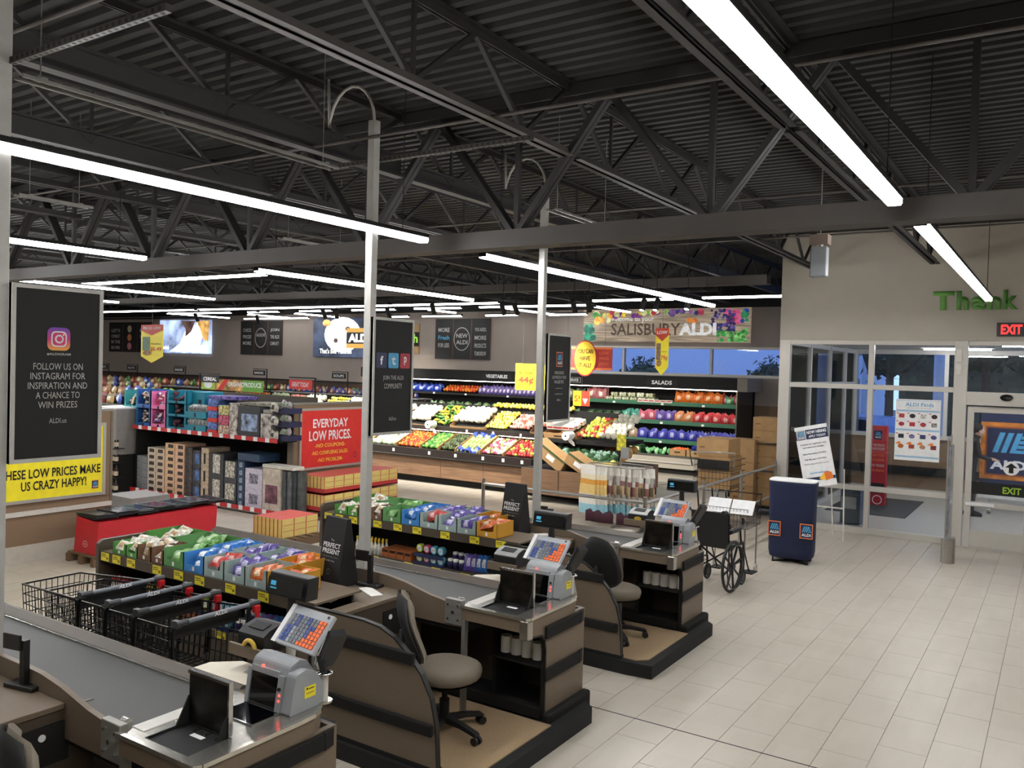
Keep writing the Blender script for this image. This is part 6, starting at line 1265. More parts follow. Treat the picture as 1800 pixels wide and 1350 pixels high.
# tall stack on a hand truck against the entrance corner
for k, (a, b) in enumerate(((.17, .5), (.505, .81), (.815, 1.05), (1.055, 1.26), (1.265, 1.52), (1.525, 1.76))):
    big_carton(-4.68, -4.12, 15.2, 15.65, a, b, 'brown carton in the tall stack by the entrance corner, %s from the floor' % ('first', 'second', 'third', 'fourth', 'fifth', 'sixth')[k])
t = thing('platform_truck', 'dark steel platform truck under the tall carton stack', 'truck', (-4.4, 15.4, 0)); W2 = dict(parent=t, world=True)
MB().box(-4.78, 15.1, .13, -4.08, 15.8, .165).build('deck', blackm, **W2); MB().tube([(-4.74, 15.14, .16), (-4.74, 15.14, 1.28), (-4.2, 15.14, 1.3), (-4.14, 15.14, 1.24), (-4.14, 15.14, .16)], .018, 8).bar((-4.74, 15.14, .8), (-4.14, 15.14, .8), .03).build('handle', M('dark_tube', '55534f', .4, .5), **W2)
for x in (-4.7, -4.18):
    for y in (15.18, 15.7): MB().cyl((x-.02, y, .065), (x+.02, y, .065), .065, 14).build('castor', black, **W2)
# flowers behind the carts
t = thing('flower_stand', 'dark stand of cut flowers behind the cartons', 'stand', (-5.35, 17.2, 0)); MB().box(-.35, -.25, 0, .35, .25, .75).build('body', blackm, t); MB().box(-.34, -.26, .2, .1, -.25, .62).build('yellow_notice', yel, t)
fl = [MB().ball((0, 0, 0), .035, 7, 5, jit=.4).mesh('bloom', M('bloom_'+c, c, .7)) for c in ('d9a8b8', 'e9e2d6', '9a4a6a', 'c98aa8')]
for i in range(26): 
    tag(inst(fl[i % 4], 'flower', (-5.65+rnd.random()*.6, 17.0+rnd.random()*.4, .93+rnd.random()*.2)), 'small pink, white or plum bloom on the flower stand', 'flower', 'blooms on the flower stand')
MB().ball((0, 0, .92), (.3, .2, .2), 10, 6, jit=.5).build('foliage', leafm, t)
# ---- wheelchair beyond the farthest checkout (back towards us-left)
t = thing('wheelchair', 'black folding wheelchair parked at the rail', 'wheelchair', (-3.40, 9.6, 0), -.06); wc = M('wheelchair_black', '151516', .5); tb_ = M('black_tube', '1f1f20', .35, .3)
def wheel(r, w_, spokes, hub=.035):
    m = MB(); N = 26; m.tube([(0, r*math.cos(2*PI*i/N), r*math.sin(2*PI*i/N)) for i in range(N)], w_, 7, closed=True); return m
for sx_ in (-.26, .26):
    big = abs(sx_) > 0
    w_ = wheel(.285, .018, 8).build('tyre', wc, t); w_.location = (sx_, 0, .303)
    m = MB()
    for k in range(8): a = k*PI/4+.2; m.bar((0, 0, 0), (0, .275*math.cos(a), .275*math.sin(a)), .022, .014)
    m.cyl((-.03, 0, 0), (.03, 0, 0), .035, 12); inst(m.mesh('spokes', wc), 'spokes', (0, 0, 0), parent=w_)
    g = wheel(.25, .008, 0).mesh('hand_rim', tb_); inst(g, 'hand_rim', (.045 if sx_ > 0 else -.045, 0, 0), parent=w_)
    f = wheel(.085, .015, 0).build('front_castor', wc, t); f.location = (sx_*.85, .42, .1); mm = MB().cyl((-.012, 0, 0), (.012, 0, 0), .06, 10).bar((0, 0, 0), (0, -.02, .2), .02); inst(mm.mesh('fork', wc), 'fork', (0, 0, 0), parent=f)
    MB().tube([(sx_*.88, .42, .3), (sx_*.88, -.02, .3), (sx_*.88, -.06, .9), (sx_*.88, -.16, .95)], .012, 8).tube([(sx_*.88, .4, .28), (sx_*.88, .4, .52), (sx_*.88, -.04, .52)], .012, 8).tube([(sx_*.88, -.05, .68), (sx_*.88, .3, .68), (sx_*.88, .34, .5)], .012, 8).build('side_frame', tb_, t)
    MB().box(sx_*.88-.028, -.02, .68, sx_*.88+.028, .28, .72).build('armrest', wc, t, bevel=.01); MB().cyl((sx_*.88, -.14, .945), (sx_*.88, -.24, .955), .02, 8).build('push_grip', wc, t)
    MB().tube([(sx_*.8, .44, .5), (sx_*.8, .62, .2), (sx_*.8, .68, .12)], .01, 6).box(sx_*.8-.07, .6, .1, sx_*.8+.07, .78, .115).build('footrest', wc, t)
MB().prism([(-.045, .5), (-.03, .5), (-.075, .92), (-.09, .92)], 'x', -.225, .225).build('back_sling', wc, t); MB().box(-.23, -.04, .50, .23, .4, .52).build('seat_sling', wc, t, bevel=.006)
MB().bar((-.22, .1, .5), (.22, .1, .2), .018).bar((.22, .12, .5), (-.22, .12, .2), .018).build('cross_brace', tb_, t)
# wire basket with papers
t = thing('wire_cart', 'bright wire cart with white papers beyond the wheelchair', 'cart', (-3.5, 10.55, 0)); W2 = dict(parent=t, world=True); m = MB()
for z in (.62, .70, .78, .86): 
    for y in (10.3, 10.85): m.bar((-3.82, y, z), (-3.2, y, z), .005)
    for x in (-3.82, -3.2): m.bar((x, 10.3, z), (x, 10.85, z), .005)
for k in range(15): m.bar((-3.8+k*.042, 10.3, .62), (-3.82+k*.044, 10.3, .86), .003).bar((-3.8+k*.042, 10.85, .62), (-3.82+k*.044, 10.85, .86), .003)
for k in range(12): m.bar((-3.2, 10.3+k*.05, .62), (-3.2, 10.3+k*.05, .86), .003).bar((-3.82, 10.3+k*.05, .62), (-3.2, 10.3+k*.05, .62), .003)
m.build('wire_basket', chrome, **W2)['kind'] = 'stuff'
for x in (-3.78, -3.24):
    for y in (10.34, 10.81): MB().bar((x, y, .62), (x, y, .1), .016).cyl((x-.012, y, .05), (x+.012, y, .05), .05, 10).build('leg', rail_m, **W2)
MB().tube([(-3.8, 10.86, .86), (-3.8, 10.95, .98), (-3.22, 10.95, .98), (-3.22, 10.86, .86)], .012, 6).build('handle', black, **W2)
tag(MB().prism([(10.28, .80), (10.3, .80), (10.42, .96), (10.4, .96)], 'x', -3.72, -3.44).build('notice', wht, world=True), 'left white notice leaning in the bright wire cart', 'paper'); tag(MB().prism([(10.28, .80), (10.3, .80), (10.42, .96), (10.4, .96)], 'x', -3.42, -3.14).build('notice', wht, world=True), 'right white notice leaning in the bright wire cart', 'paper')
# ---- blue promotional kiosk
t = thing('promo_counter', 'navy fabric counter with two orange-framed emblems and a white top', 'counter', (-3.03, 11.75, 0), .08); kf = M('navy_fabric', '121c3e', .8, noise=.04)
V = [(.30*(1 if abs(math.cos(a)) < 2 else 1)*(abs(math.cos(a))**.45)*(1 if math.cos(a) > 0 else -1), .2*(abs(math.sin(a))**.45)*(1 if math.sin(a) > 0 else -1)) for a in [2*PI*(i+.5)/28 for i in range(28)]]
rings = [(.06, .86), (.08, .94), (.16, .985), (.9, 1.0), (1.06, 1.04), (1.10, 1.04)]
vs_ = [(x*s_, y*s_, z) for z, s_ in rings for x, y in V]; n_ = 28
MB().add(vs_, [(k*n_+j, k*n_+(j+1) % n_, (k+1)*n_+(j+1) % n_, (k+1)*n_+j) for k in range(len(rings)-1) for j in range(n_)] + [tuple(range(n_-1, -1, -1)), tuple(range((len(rings)-1)*n_, len(rings)*n_))], 0, True).build('fabric_body', kf, t)
MB().prism([(x*1.03, y*1.05) for x, y in V], 'z', 1.10, 1.115).build('top', wht, t, bevel=.003)
for a in (-.6, .6, 2.5, -2.5): f = MB().box(0, -.015, 0, .28, .015, .02).cyl((.27, 0, 0), (.27, 0, .06), .012, 8).build('foot', blackm, t); f.rotation_euler = (0, 0, a)
for u in (-.2, .215): s = Sign(t, (u, -.2065-.002, .46), (PI/2, 0, .0), world=False); mark(s, 0, 0, .2, navy, orng, lblue, wht)
# ---- hiring sign on an easel
t = thing('easel', 'white folding easel holding the hiring notice', 'easel', (-3.0, 13.75, 0)); 
MB().bar((-.25, -.1, 0), (-.2, .05, 1.1), .018).bar((.25, -.1, 0), (.2, .05, 1.1), .018).bar((0, .35, 0), (0, .05, 1.1), .018).bar((-.24, -.06, .5), (.24, -.06, .5), .02).build('frame', white, t)
t = thing('hiring_notice', 'tilted white NOW HIRING notice on the easel', 'poster', (-3.10, 13.62, .82)); t.rotation_euler = (-.1, -.23, 0)
MB().box(-.25, -.006, 0, .25, .006, .96).build('board', wht, t); s = Sign(t, (0, -.0065, .48), FRONT, world=False)
s.rect(-.25, .27, .25, .42, navy); s.rect(-.23, .25, -.09, .44, wht, lift=.003); mark(s, -.16, .345, .17, navy, orng, lblue, wht); s.t('NOW HIRING', .08, .375, .3, .05, wht, .03); s.t('APPLY TODAY!', .08, .31, .26, .04, wht, .02)
for j, (tx, w_, c) in enumerate((('Complete your application here', .40, blk), ('and submit to a manager.', .33, blk), ('Store Associates: $15.00/hr', .36, blk), ('Shift Managers: $19.50/hr', .34, blk), ('Starting wages and hours may vary', .38, gry), ('careers.aldi.us', .26, lblue))): s.t(tx, 0, [.19, .14, .04, -.05, -.12, -.26][j], w_, .03, c, .015)
s.rect(-.25, -.38, .25, -.33, navy); s.poly([(.0, -.36), (.09, -.27), (.13, -.25), (.2, -.28), (.22, -.37), (.1, -.4)], M('orange_block', 'e2762c', .6), lift=.004); s.poly([(.0, -.36), (.09, -.27), (.1, -.4)], M('yellow_block', 'f0b93a', .6), lift=.0055)
# pushchair-like folded thing behind: grey bin on legs
t = thing('recycling_bin', 'slim grey bin half hidden behind the easel', 'bin', (-2.95, 15.3, 0)); MB().box(-.16, -.2, .05, .16, .2, .62).build('body', M('bin_blue_grey', '3a4450', .5), t, bevel=.01); MB().box(-.14, -.205, .3, .1, -.2, .5).build('print', M('grey_print', '8d8d8d', .7), t); MB().box(-.2, -.24, 0, .2, .24, .03).build('base', gry, t)
# ---- poster on the glass, lettering on the wall, exit sign, antenna gates
t = thing('product_poster', 'white product poster stuck on the entrance glass', 'poster', (-1.88, EY, 1.25)); MB().box(-.32, -.006, 0, .32, -.001, .96).build('sheet', wht, t); s = Sign(t, (0, -.0065, .48), FRONT, world=False)
bandc = M('pale_blue_print', '9fc3dc', .6); s.t('ALDI Finds', .02, .40, .4, .06, M('mid_blue_print', '6fa9cc', .6), .02); s.t('AVAILABLE WEDNESDAY, NOVEMBER', .02, .345, .34, .014, gry, 0)
for v in (.43+.02, .30, .0, -.42): s.rect(-.31, v-.014, .31, v+.014, bandc) if v != .45 else s.rect(-.31, .455, .31, .462, bandc)
pc = ['c9403a', '1f1f24', 'd8d4cc', '3a2420', 'b5303a', 'c03038', 'b93a44', 'a9a6a0', '24252b', '8a7aa8', '3a3f78', '5a5f9a', 'd9772f', 'b5502f', 'd9a27a', '8a3a30']
for j in range(4):
    for i in range(4):
        u = -.23+i*.155; v = [.22, .09, -.10, -.26][j]; c = M('picture_'+pc[j*4+i], pc[j*4+i], .6, noise=.5, scale=60)
        (s.disc(u, v, .042, .034, c, 'picture') if (i+j) % 2 else s.rect(u-.04, v-.032, u+.04, v+.032, c, 'picture')); s.rect(u-.075, v+.035, u-.045, v+.048, M('red_tag', 'c8302e', .6), 'price_tag')
        if j == 3: s.disc(u-.03, v+.05, .03, .022, M('orange_burst', 'e8862c', .6), 'burst', .004)
th = M('green_wall_letters', '5f9a45', .5)
t = thing('wall_lettering', 'big green word beginning with Thank above the exit door', 'lettering', (-1.0, EY-.02, 3.6))
for i, ch in enumerate('Thank'):
    w_ = [.29, .17, .19, .17, .19][i]; h_ = .29 if ch in 'Thk' else .2
    me = text_mesh(ch, w_, h_, th, .045); o = inst(me, 'letter', ([-.58, -.315, -.10, .105, .31][i], 0, h_/2+.0), FRONT, parent=t); o.modifiers.new('s', 'SOLIDIFY').thickness = .02
for i, ch in enumerate('you'): me = text_mesh(ch, .17, .2, th, .045); o = inst(me, 'letter', (.75+i*.22, 0, .1), FRONT, parent=t); o.modifiers.new('s', 'SOLIDIFY').thickness = .02
t = thing('exit_sign', 'black lit sign with red EXIT letters above the door', 'sign', (-.66, EY-.03, 3.2)); MB().box(-.19, -.03, 0, .19, .03, .2).build('housing', black, t, bevel=.004); s = Sign(t, (0, -.0305, .1), FRONT, world=False); s.t('EXIT', 0, 0, .27, .14, M('lit_red', 'ff2a2a', .5, emit=2.2, noise=0), .03)
t = thing('security_gate', 'slim steel and clear security gate post beside the exit door', 'gate', (-1.26, 13.3, 0))
MB().box(-.035, -.2, .3, .0, .2, 1.62).build('clear_panel', M('smoked_panel', '8a8f99', .15, noise=.2), t, bevel=.01); MB().box(-.05, -.22, .0, -.03, -.18, 1.75).box(-.05, .18, 0, -.03, .22, 1.75).build('steel_edge', rail_m, t)
MB().prism([(.09*math.cos(a), .11*math.sin(a)-.2) for a in [i*2*PI/16 for i in range(16)]], 'z', 0, .34).build('base_guard', rail_m, t); MB().box(-.04, -.15, 0, .05, .22, .3).build('base', M('grey_abs', '8c8f92', .35), t, bevel=.01)
# lobby: mat, totem, emblem board, person
tag(MB().box(-3.7, 16.6, .001, -2.3, 19.1, .014).build('entrance_mat', M('charcoal_mat', '2e2f31', .95, bump=.3, scale=200), world=True), 'charcoal mat on the lobby floor behind the glass', 'mat')
t = thing('promo_totem', 'red cardboard totem standing in the lobby', 'sign', (-3.0, 18.0, 0)); MB().box(-.14, -.1, 0, .14, .1, 1.58).build('body', M('totem_red', 'a8242c', .6), t); s = Sign(t, (0, -.1005, .8), FRONT, world=False)
mark(s, -.02, .6, .18, navy, navy, lblue, wht)
for j, (tx, c, v) in enumerate((('THE PEOPLE', paleink, .4), ('HAVE SPOKEN', paleink, .33), ('AND VOTED', orng, .2), ('US LEADER', orng, .11), ('10 YEARS', paleink, -.0), ('RUNNING', orng, -.1))): s.t(tx, 0, v, .22, .05, c, .01)
s.rect(-.12, -.55, .12, -.35, blk); s.ring(0, -.68, .09, .09, .015, wht)
t = thing('emblem_board', 'large navy board with an orange-framed blue and white emblem seen through the exit door', 'sign', (-.35, 18.4, 0)); W2 = dict(parent=t, world=True)
MB().box(-1.28, 18.4, .42, .9, 18.46, 2.15).build('board', navy, **W2); MB().box(-1.3, 18.38, .3, .9, 18.48, .42).build('base_bar', white, **W2); 
for x in (-1.1, .7): MB().cyl((x-.03, 18.43, .06), (x+.03, 18.43, .06), .06, 12).bar((x, 18.43, .08), (x, 18.43, .4), .03).build('castor', rail_m, **W2)
s = Sign(t, (-.78, 18.395, 1.2), FRONT); og = M('mottled_orange', 'd9822e', .5, noise=.25, scale=5)  # plain orange border with uneven tone, no emission
s.rect(-.5, -.53, 1.1, .55, og, lift=.002); s.rect(-.42, -.46, .40, .47, M('rust_edge', '9a4a22', .6), lift=.003); s.rect(-.39, -.43, .37, .44, navy, lift=.004)
for i in range(3): s.poly([(-.3+i*.14, -.02), (-.21+i*.14, -.02), (-.09+i*.14, .36), (-.18+i*.14, .36)], lblue, lift=.006)
for i in range(4): s.poly([(.07+i*.03, -.02+i*.09), (.36-i*.035, -.02+i*.09), (.33-i*.035, .04+i*.09), (.09+i*.03, .04+i*.09)], lblue, lift=.006)
s.t('ALDI', .0, -.25, .66, .18, wht, .04, .006)
def person(x, y, rz):
    t = thing('person', 'dark-haired person in black clothes standing behind the exit door glass', 'person', (x, y, 0), rz)
    J = dict(pel=(0, 0, .93, .13), sp=(0, .02, 1.15, .125), ch=(0, .04, 1.36, .15), nk=(0, .09, 1.47, .055), hd=(0, .12, 1.52, .05), hl=(-.09, 0, .9, .09), kl=(-.1, .02, .5, .06), al=(-.1, -.02, .09, .045), tl=(-.1, .14, .04, .035),
             hr=(.09, 0, .9, .09), kr=(.1, .05, .5, .06), ar=(.1, .03, .09, .045), tr=(.1, .19, .04, .035), sl=(-.19, .05, 1.38, .065), el=(-.23, .12, 1.13, .045), wl=(-.17, .33, 1.08, .03), sr=(.19, .05, 1.38, .065), er=(.23, .12, 1.13, .045), wr=(.17, .33, 1.08, .03))
    E_ = [('pel', 'sp'), ('sp', 'ch'), ('ch', 'nk'), ('nk', 'hd'), ('pel', 'hl'), ('hl', 'kl'), ('kl', 'al'), ('al', 'tl'), ('pel', 'hr'), ('hr', 'kr'), ('kr', 'ar'), ('ar', 'tr'), ('ch', 'sl'), ('sl', 'el'), ('el', 'wl'), ('ch', 'sr'), ('sr', 'er'), ('er', 'wr')]
    ks = list(J); me = bpy.data.meshes.new('body'); me.from_pydata([J[k][:3] for k in ks], [(ks.index(a), ks.index(b)) for a, b in E_], []); me.materials.append(M('black_clothes', '17171a', .85))
    o = bpy.data.objects.new('body', me); COL.objects.link(o); o.parent = t; md = o.modifiers.new('skin', 'SKIN')
    for v, k in zip(me.skin_vertices[0].data, ks): v.radius = (J[k][3], J[k][3]); v.use_root = (k == 'pel')
    sb = o.modifiers.new('sub', 'SUBSURF'); sb.levels = 2; sb.render_levels = 2
    sk = M('skin', 'c39a80', .6)
    MB().ball((0, .13, 1.6), (.075, .09, .115), 14, 10).ball((0, .215, 1.585), (.012, .02, .02), 6, 4).ball((-.076, .125, 1.59), (.01, .02, .03), 6, 4).ball((.076, .125, 1.59), (.01, .02, .03), 6, 4).build('head', sk, t)
    MB().ball((-.03, .208, 1.615), (.012, .006, .008), 6, 4).ball((.03, .208, 1.615), (.012, .006, .008), 6, 4).build('eyes', black, t); MB().ball((0, .205, 1.545), (.024, .006, .006), 6, 4).build('mouth', M('lips', '8a4a44', .6), t)
    MB().ball((0, .10, 1.635), (.09, .10, .105), 12, 8, jit=.12).build('hair', M('dark_hair', '1a1413', .8, bump=.4, scale=80), t)
    for s_ in (-1, 1):
        m = MB().ball((s_*.17, .37, 1.075), (.035, .05, .018), 8, 6)
        for k in range(4): m.tube([(s_*(.145+.017*k), .40, 1.08), (s_*(.145+.017*k), .445-.006*abs(k-1.5), 1.07), (s_*(.145+.017*k), .455-.006*abs(k-1.5), 1.045)], .0085, 6)
        m.tube([(s_*.14, .36, 1.08), (s_*.125, .39, 1.07), (s_*.13, .41, 1.055)], .009, 6); m.build('hand', sk, t)
        MB().box(s_*.1-.045, -.08+.02*s_, 0, s_*.1+.045, .19+.02*s_, .07).build('shoe', black, t, bevel=.02)
person(-1.40, 17.9, -1.35)
# hanging speaker/sensor box near the beam
t = thing('hanging_box', 'small grey box hung on a rod under the roof near the exit wall', 'box', (-1.9, 8.0, 3.45))
MB().box(-.07, -.05, 0, .07, .05, .27).build('body', M('pale_box', '8b9094', .4), t, bevel=.01); MB().box(-.075, -.04, .0, -.05, .06, .27).build('back_shell', M('dark_grey_abs', '3a3c3f', .45), t); MB().box(-.08, -.07, .29, .08, .07, .38).build('cap_box', M('warm_metal', '7a6a60', .5), t); MB().cyl((0, 0, .26), (0, 0, .3), .03, 10).cyl((0, 0, .38), (0, 0, 1.44), .006, 6).build('rod', rail_m, t)
# ---- hanging signs over the sales floor
def hang(t, xs, y, z0, z1=4.92): 
    for x in xs: MB().cyl((x, y, z0), (x, y, z1), .003, 4).build('wire', M('thin_wire', '55524e', .5), parent=t, world=True)
t = thing('hanging_sign', 'red and yellow oval sign hung in front of the high windows', 'sign', (-7.5, 14.0, 2.43)); s = Sign(t, (-7.5, 13.985, 2.75), FRONT)
MB().box(-8.05, 13.985, 2.53, -6.95, 14.0, 2.96).build('board', M('sign_red', 'b5302c', .5), parent=t, world=True); s.rect(-.55, .17, .55, .21, orng); s.rect(-.55, -.22, .55, -.18, orng)
s.disc(0, 0, .25, .34, M('sign_red', 'b5302c', .5), 'oval', .02); s.disc(0, 0, .225, .315, M('oval_yellow', 'f0c92c', .5), 'oval', .024)
for j, (tx, w_) in enumerate((('YOU CAN', .34), ('HAVE', .22), ('IT ALL!', .26))): s.t(tx, 0, .13-j*.13, w_, .085, M('brown_ink', '5a3a1a', .6), .02, .03)
for sgn in (-1, 1):
    for j, tx in enumerate((('GREAT', 'QUALITY', 'FOOD'), ('LOW', 'PRICES', 'EVERYDAY'))[sgn > 0]): s.t(tx, sgn*.39, .1-j*.1, .19, .05, orng, .01, .006)
hang(t, (-7.9, -7.1), 13.99, 2.96)
t = thing('hanging_sign', 'yellow banana price card reading 44 cents', 'sign', (-8.8, 14.0, 2.1)); MB().box(-9.06, 13.99, 2.1, -8.56, 14.0, 2.62).box(-8.56, 13.98, 2.12, -8.3, 13.99, 2.6).build('board', yel, parent=t, world=True); s = Sign(t, (-8.81, 13.985, 2.36), FRONT)
s.t('Bananas', 0, .09, .3, .06, blk, .01); s.t('44¢', -.0, -.07, .36, .16, M('red_print', 'c8402a', .6), .03); s.rect(.12, -.24, .125, .24, gry); hang(t, (-8.9,), 13.995, 2.62)
t = thing('hanging_sign', 'red and yellow arrow card hung below the third pole panel', 'sign', (-7.6, 14.0, 1.85)); MB().box(-7.75, 14.0, 1.85, -7.4, 14.01, 2.13).build('board', yel, parent=t, world=True); s = Sign(t, (-7.575, 13.998, 1.99), FRONT); s.rect(.0, -.14, .17, .14, M('red_print', 'c8402a', .6)); s.poly([(.03, -.0), (.14, -.0), (.085, -.11)], wht, lift=.004); s.t('S!', -.09, 0, .12, .12, M('red_print', 'c8402a', .6)); hang(t, (-7.57,), 14.005, 2.13)
def pennant(x, y, w_, h, rz, z0, l1, price, lab, body):
    t = thing('hanging_pennant', lab, 'sign', (x, y, z0)); t.rotation_euler = (0, 0, rz)
    MB().prism([(-w_/2, h), (w_/2, h), (w_/2, h*.17), (0, 0), (-w_/2, h*.17)], 'y', -.003, .003).build('card', yel, t); s = Sign(t, (0, -.0035, 0), FRONT, world=False)
    s.poly([(-w_/2, h), (w_/2, h), (w_/2, h*.85), (0, h*.72), (-w_/2, h*.85)], M('red_print', 'c8402a', .6)); s.t(l1, 0, h*.91, w_*.8, h*.07, wht, .02, .004)
    s.rect(-w_*.42, h*.32, -w_*.08, h*.68, body, 'product_picture', .004); s.disc(-w_*.2, h*.26, w_*.2, h*.07, M('nut_tan', 'b58a5a', .7, noise=.5, scale=60), 'product_picture', .005); s.t('Pistachios' if '$' in price else 'bag of onions', w_*.2, h*.5, w_*.42, h*.04, blk, 0, .004); s.t(price, w_*.2, h*.36, w_*.5, h*.12, M('red_print', 'c8402a', .6), .02, .004)
    MB().cyl((0, 0, h), (0, 0, 4.92-z0), .003, 4).build('wire', M('thin_wire', '55524e', .5), t); return t
pennant(-12.0, 8.0, .70, .60, -.12, 2.46, 'PRICES LOW', '$6.49', 'yellow pennant with a green packet and 6.49 price hung over the seasonal shelf', M('green_packet', '2f6a3a', .5, noise=.4, scale=30))
pennant(-5.98, 14.0, .30, .84, -.3, 2.47, 'LOW', '79¢', 'yellow pennant with a 79 cent price hung in front of the big fruit sign', M('steel_tool', '8a6a60', .5, noise=.4, scale=30))
# ---- backlit fruit sign on the back wall
t = thing('backlit_sign', 'wide backlit SALISBURY sign with fruit, above the high windows', 'sign', (-8.92, YB, 3.31)); W2 = dict(parent=t, world=True)
bw = M('lit_driftwood', 'a2917c', .6, emit=.55, noise=.28, scale=3, kind='wood'); MB().box(-11.26, YB-.1, 3.31, -6.56, YB, 4.19).build('light_box', [bw], **W2)
s = Sign(t, (-8.91, YB-.101, 3.75), FRONT)
def lit(c): return M('lit_'+c, c, .5, emit=.55, noise=.3, scale=8)
s.t('Welcome to your', -.9, .16, 1.35, .16, lit('f2efe6'), .01); s.t('SALISBURY', -.48, -.1, 2.0, .32, lit('4a382e'), .015); s.t('ALDI', 1.0, -.1, 1.0, .32, lit('f6f6f2'), .05, .035)
fr2 = random.Random(9)
for (u0, u1, v0, v1, cols, n_, r0, r1) in ((-2.3, -2.0, -.42, .1, ['2f8a6a', '3fa07a', '1f6a5a'], 16, .06, .12), (-2.0, -1.5, .05, .42, ['e8c95a', 'f0e6b0', 'f2a84a', '5fae5a'], 12, .08, .13), (-1.5, .2, .25, .43, ['f0c83a', 'e8e2a0', 'c9404a', '7fb85a', '7a3a8a'], 20, .06, .1), (.2, 1.3, .3, .43, ['6a3a7a', '3a3a7a', 'b5405a', '8a5aa0'], 12, .05, .09),
     (1.35, 1.95, -.15, .42, ['3a2f6a', '5a4a9a', '2f285a'], 60, .035, .05), (1.75, 2.15, .05, .42, ['c9506a', 'd9608a', '8a2a5a'], 7, .09, .13), (1.5, 2.3, -.43, -.1, ['3f9a4a', '5fb85a', '2f7a3a', '7fc86a'], 60, .03, .06), (2.15, 2.33, .1, .43, ['2f8a5a', '2a4a9a'], 8, .05, .08), (.75, .95, .1, .2, ['e8863a', '7a2a4a'], 2, .07, .08)):
    for i in range(n_):
        r = fr2.uniform(r0, r1); u = min(2.32-r, max(-2.32+r, fr2.uniform(u0, u1))); v = min(.43-r, max(-.43+r, fr2.uniform(v0, v1))); s.disc(u, v, r, r*fr2.uniform(.8, 1), lit(fr2.choice(cols)), 'printed_fruit', .004+.0003*i, 10)
# ---- posters and screens along the back wall
def wall_panel(x0, x1, z0, z1, lab, mat, nm='poster', cat='poster', d=.04):
    t = thing(nm, lab, cat, ((x0+x1)/2, YB, z0)); MB().box(x0, YB-d, z0, x1, YB-.003, z1).build('board', mat, parent=t, world=True); return t, Sign(t, ((x0+x1)/2, YB-d-.001, (z0+z1)/2), FRONT)
cpr = M('copper_edge', '5a3b28', .5)
def tri(x0, x1, lab, left, mid, right):
    t, s = wall_panel(x0, x1, 2.74, 3.99, lab, cpr); w_ = (x1-x0)/3
    for i in range(3): s.rect(-(x1-x0)/2+i*w_+.02, -.62, -(x1-x0)/2+(i+1)*w_-.02, .62, M('charcoal_board', '1c1b1b', .6), 'panel', .006)
    for i, L_ in enumerate((left, mid, right)):
        for j, tx in enumerate(L_): s.t(tx, -(x1-x0)/2+(i+.5)*w_, .28-j*.24 if i != 1 else .1-j*.2, w_*.62, .13, lblue if tx == 'Fresh' else paleink, .02, .01)
    if mid: s.ring(0, 0, .31, .36, .025, paleink, lift=.012)
tri(-16.55, -14.45, 'three-part black poster with a ring reading NEW at ALDI, right of the middle pole', ['MORE', 'Fresh', 'FOR LESS'], ['NEW', 'ALDI'], ['YOU ASKED,', 'MORE', 'PRODUCTS', 'TOMORROW'])
tri(-25.8, -23.55, 'three-part black poster with an oval ring, between the two bright pictures', ['CHECK', 'PRICES', 'MORE'], ['#ALDILOVE'], ['JOIN', 'THE ALDI', 'COMMUNITY'])
tri(-34.35, -31.3, 'three-part black poster behind the yellow pennant, at the far left', ["LET'S", 'CONNECT', 'IN THE', 'REAL WORLD'], [], ['BE', 'SOCIAL'])
s = Sign(None, (-32.8, YB-.05, 3.35), FRONT); par = [o for o in COL.objects if o.get('label', '').startswith('three-part black poster behind')][0]; s = Sign(par, (-32.83, YB-.052, 3.35), FRONT)
for j, c in enumerate(('c9c3a0', 'd98a5a', 'd98a9a')): s.disc(0, .36-j*.36, .15, .15, M('spot_'+c, c, .6), 'badge', .012)
t, s = wall_panel(-30.7, -27.52, 2.74, 4.05, 'bright backlit picture of a pale dessert, left of the oval-ring poster', M('lit_screen_blue', '9fb0d8', .5, emit=1.6, noise=.5, scale=1.2), 'backlit_picture', 'picture', .1)
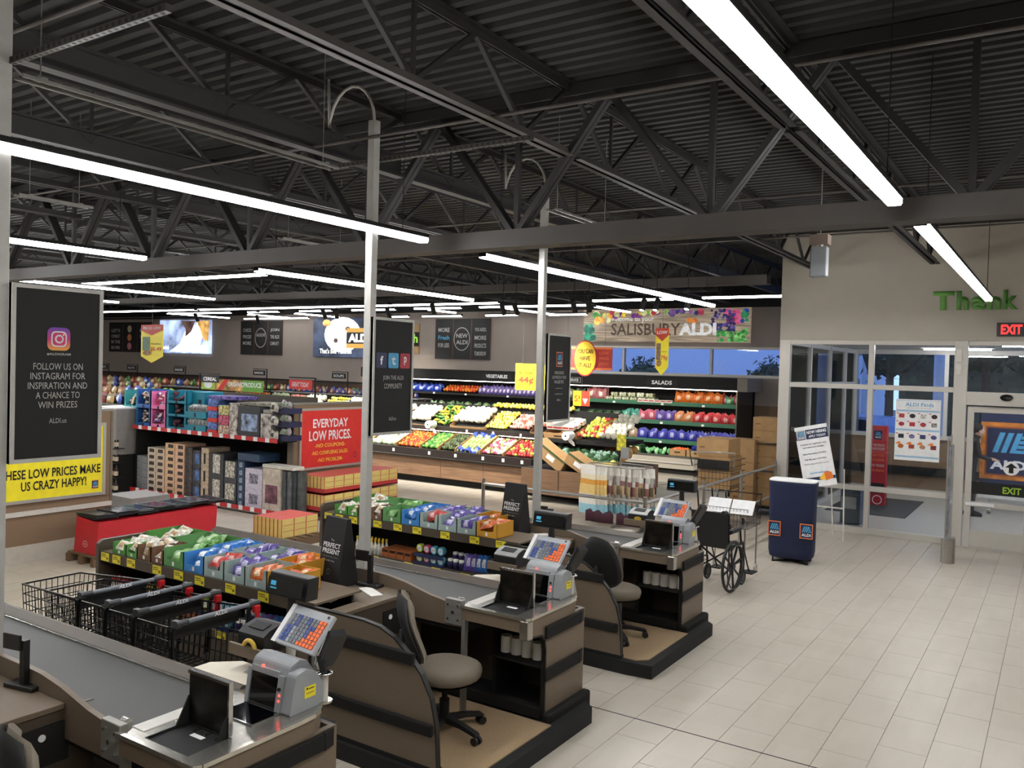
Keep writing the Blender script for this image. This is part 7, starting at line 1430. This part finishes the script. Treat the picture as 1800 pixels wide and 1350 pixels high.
lw = M('lit_white', 'f4f2ea', .5, emit=1.9, noise=.1); s.poly([(-.4, -.45), (.9, -.5), (1.2, .1), (.9, .62), (.4, .2), (.1, .25)], lw); s.poly([(-.2, .62), (.7, .62), (.45, .2), (.1, -.0), (.1, .3)], M('lit_cocoa', '6a4f4a', .5, emit=.8, noise=.4, scale=3), lift=.006); s.poly([(.75, .62), (1.55, .62), (1.5, -.2), (1.2, -.1), (1.0, .3)], M('lit_amber', 'd9a860', .5, emit=1.2, noise=.4, scale=3), lift=.004); s.poly([(-.9, -.6), (1.5, -.6), (1.3, -.35), (-.3, -.3)], lw, lift=.008); s.t('New look', -1.2, -.43, .5, .16, lw, .01, .01)
t, s = wall_panel(-21.9, -19.0, 2.72, 4.05, 'bright backlit picture of ice cream, beside the middle pole', M('lit_slate', '39435a', .5, emit=.8, noise=.9, scale=1.5), 'backlit_picture', 'picture', .1)
s.disc(-.05, .1, .85, .6, lw, lift=.006); s.disc(.2, .3, .12, .08, M('lit_cocoa', '6a4f4a', .5, emit=.8, noise=.4, scale=3), lift=.01); s.disc(-.35, -.1, .1, .08, M('lit_cocoa', '6a4f4a', .5, emit=.8, noise=.4, scale=3), lift=.01); s.disc(-.8, .5, .2, .12, M('lit_amber', 'd9a860', .5, emit=1.2, noise=.4, scale=3), lift=.007)
s.rect(.15, -.35, 1.3, .32, M('lit_gold', 'c99a4a', .5, emit=1.0), lift=.012); s.rect(.15, -.2, 1.3, .18, M('lit_dark', '23262b', .5, emit=.1), lift=.014); s.t('ALDI', .72, -.01, .95, .28, lw, .05, .018); s.t("That's Bee Yummm", -.35, -.46, 1.5, .17, lw, .01, .02)
t, s = wall_panel(-18.2, -17.2, 2.9, 3.85, 'tan and dark sign with green lettering beside the middle pole panel', M('tan_sign', 'a8875a', .6)); s.rect(-.5, -.25, .5, .2, blk, lift=.004); s.t('fresh', .05, 0, .8, .28, M('lit_green', '8fc83a', .5, emit=.8), .03, .008)
tag(MB().cyl((-35.5, YB-.3, 4.12), (-26.5, YB-.3, 4.12), .03, 8).build('ceiling_pipe', blackm, world=True), 'black pipe running along the top of the back wall at the far left', 'pipe')
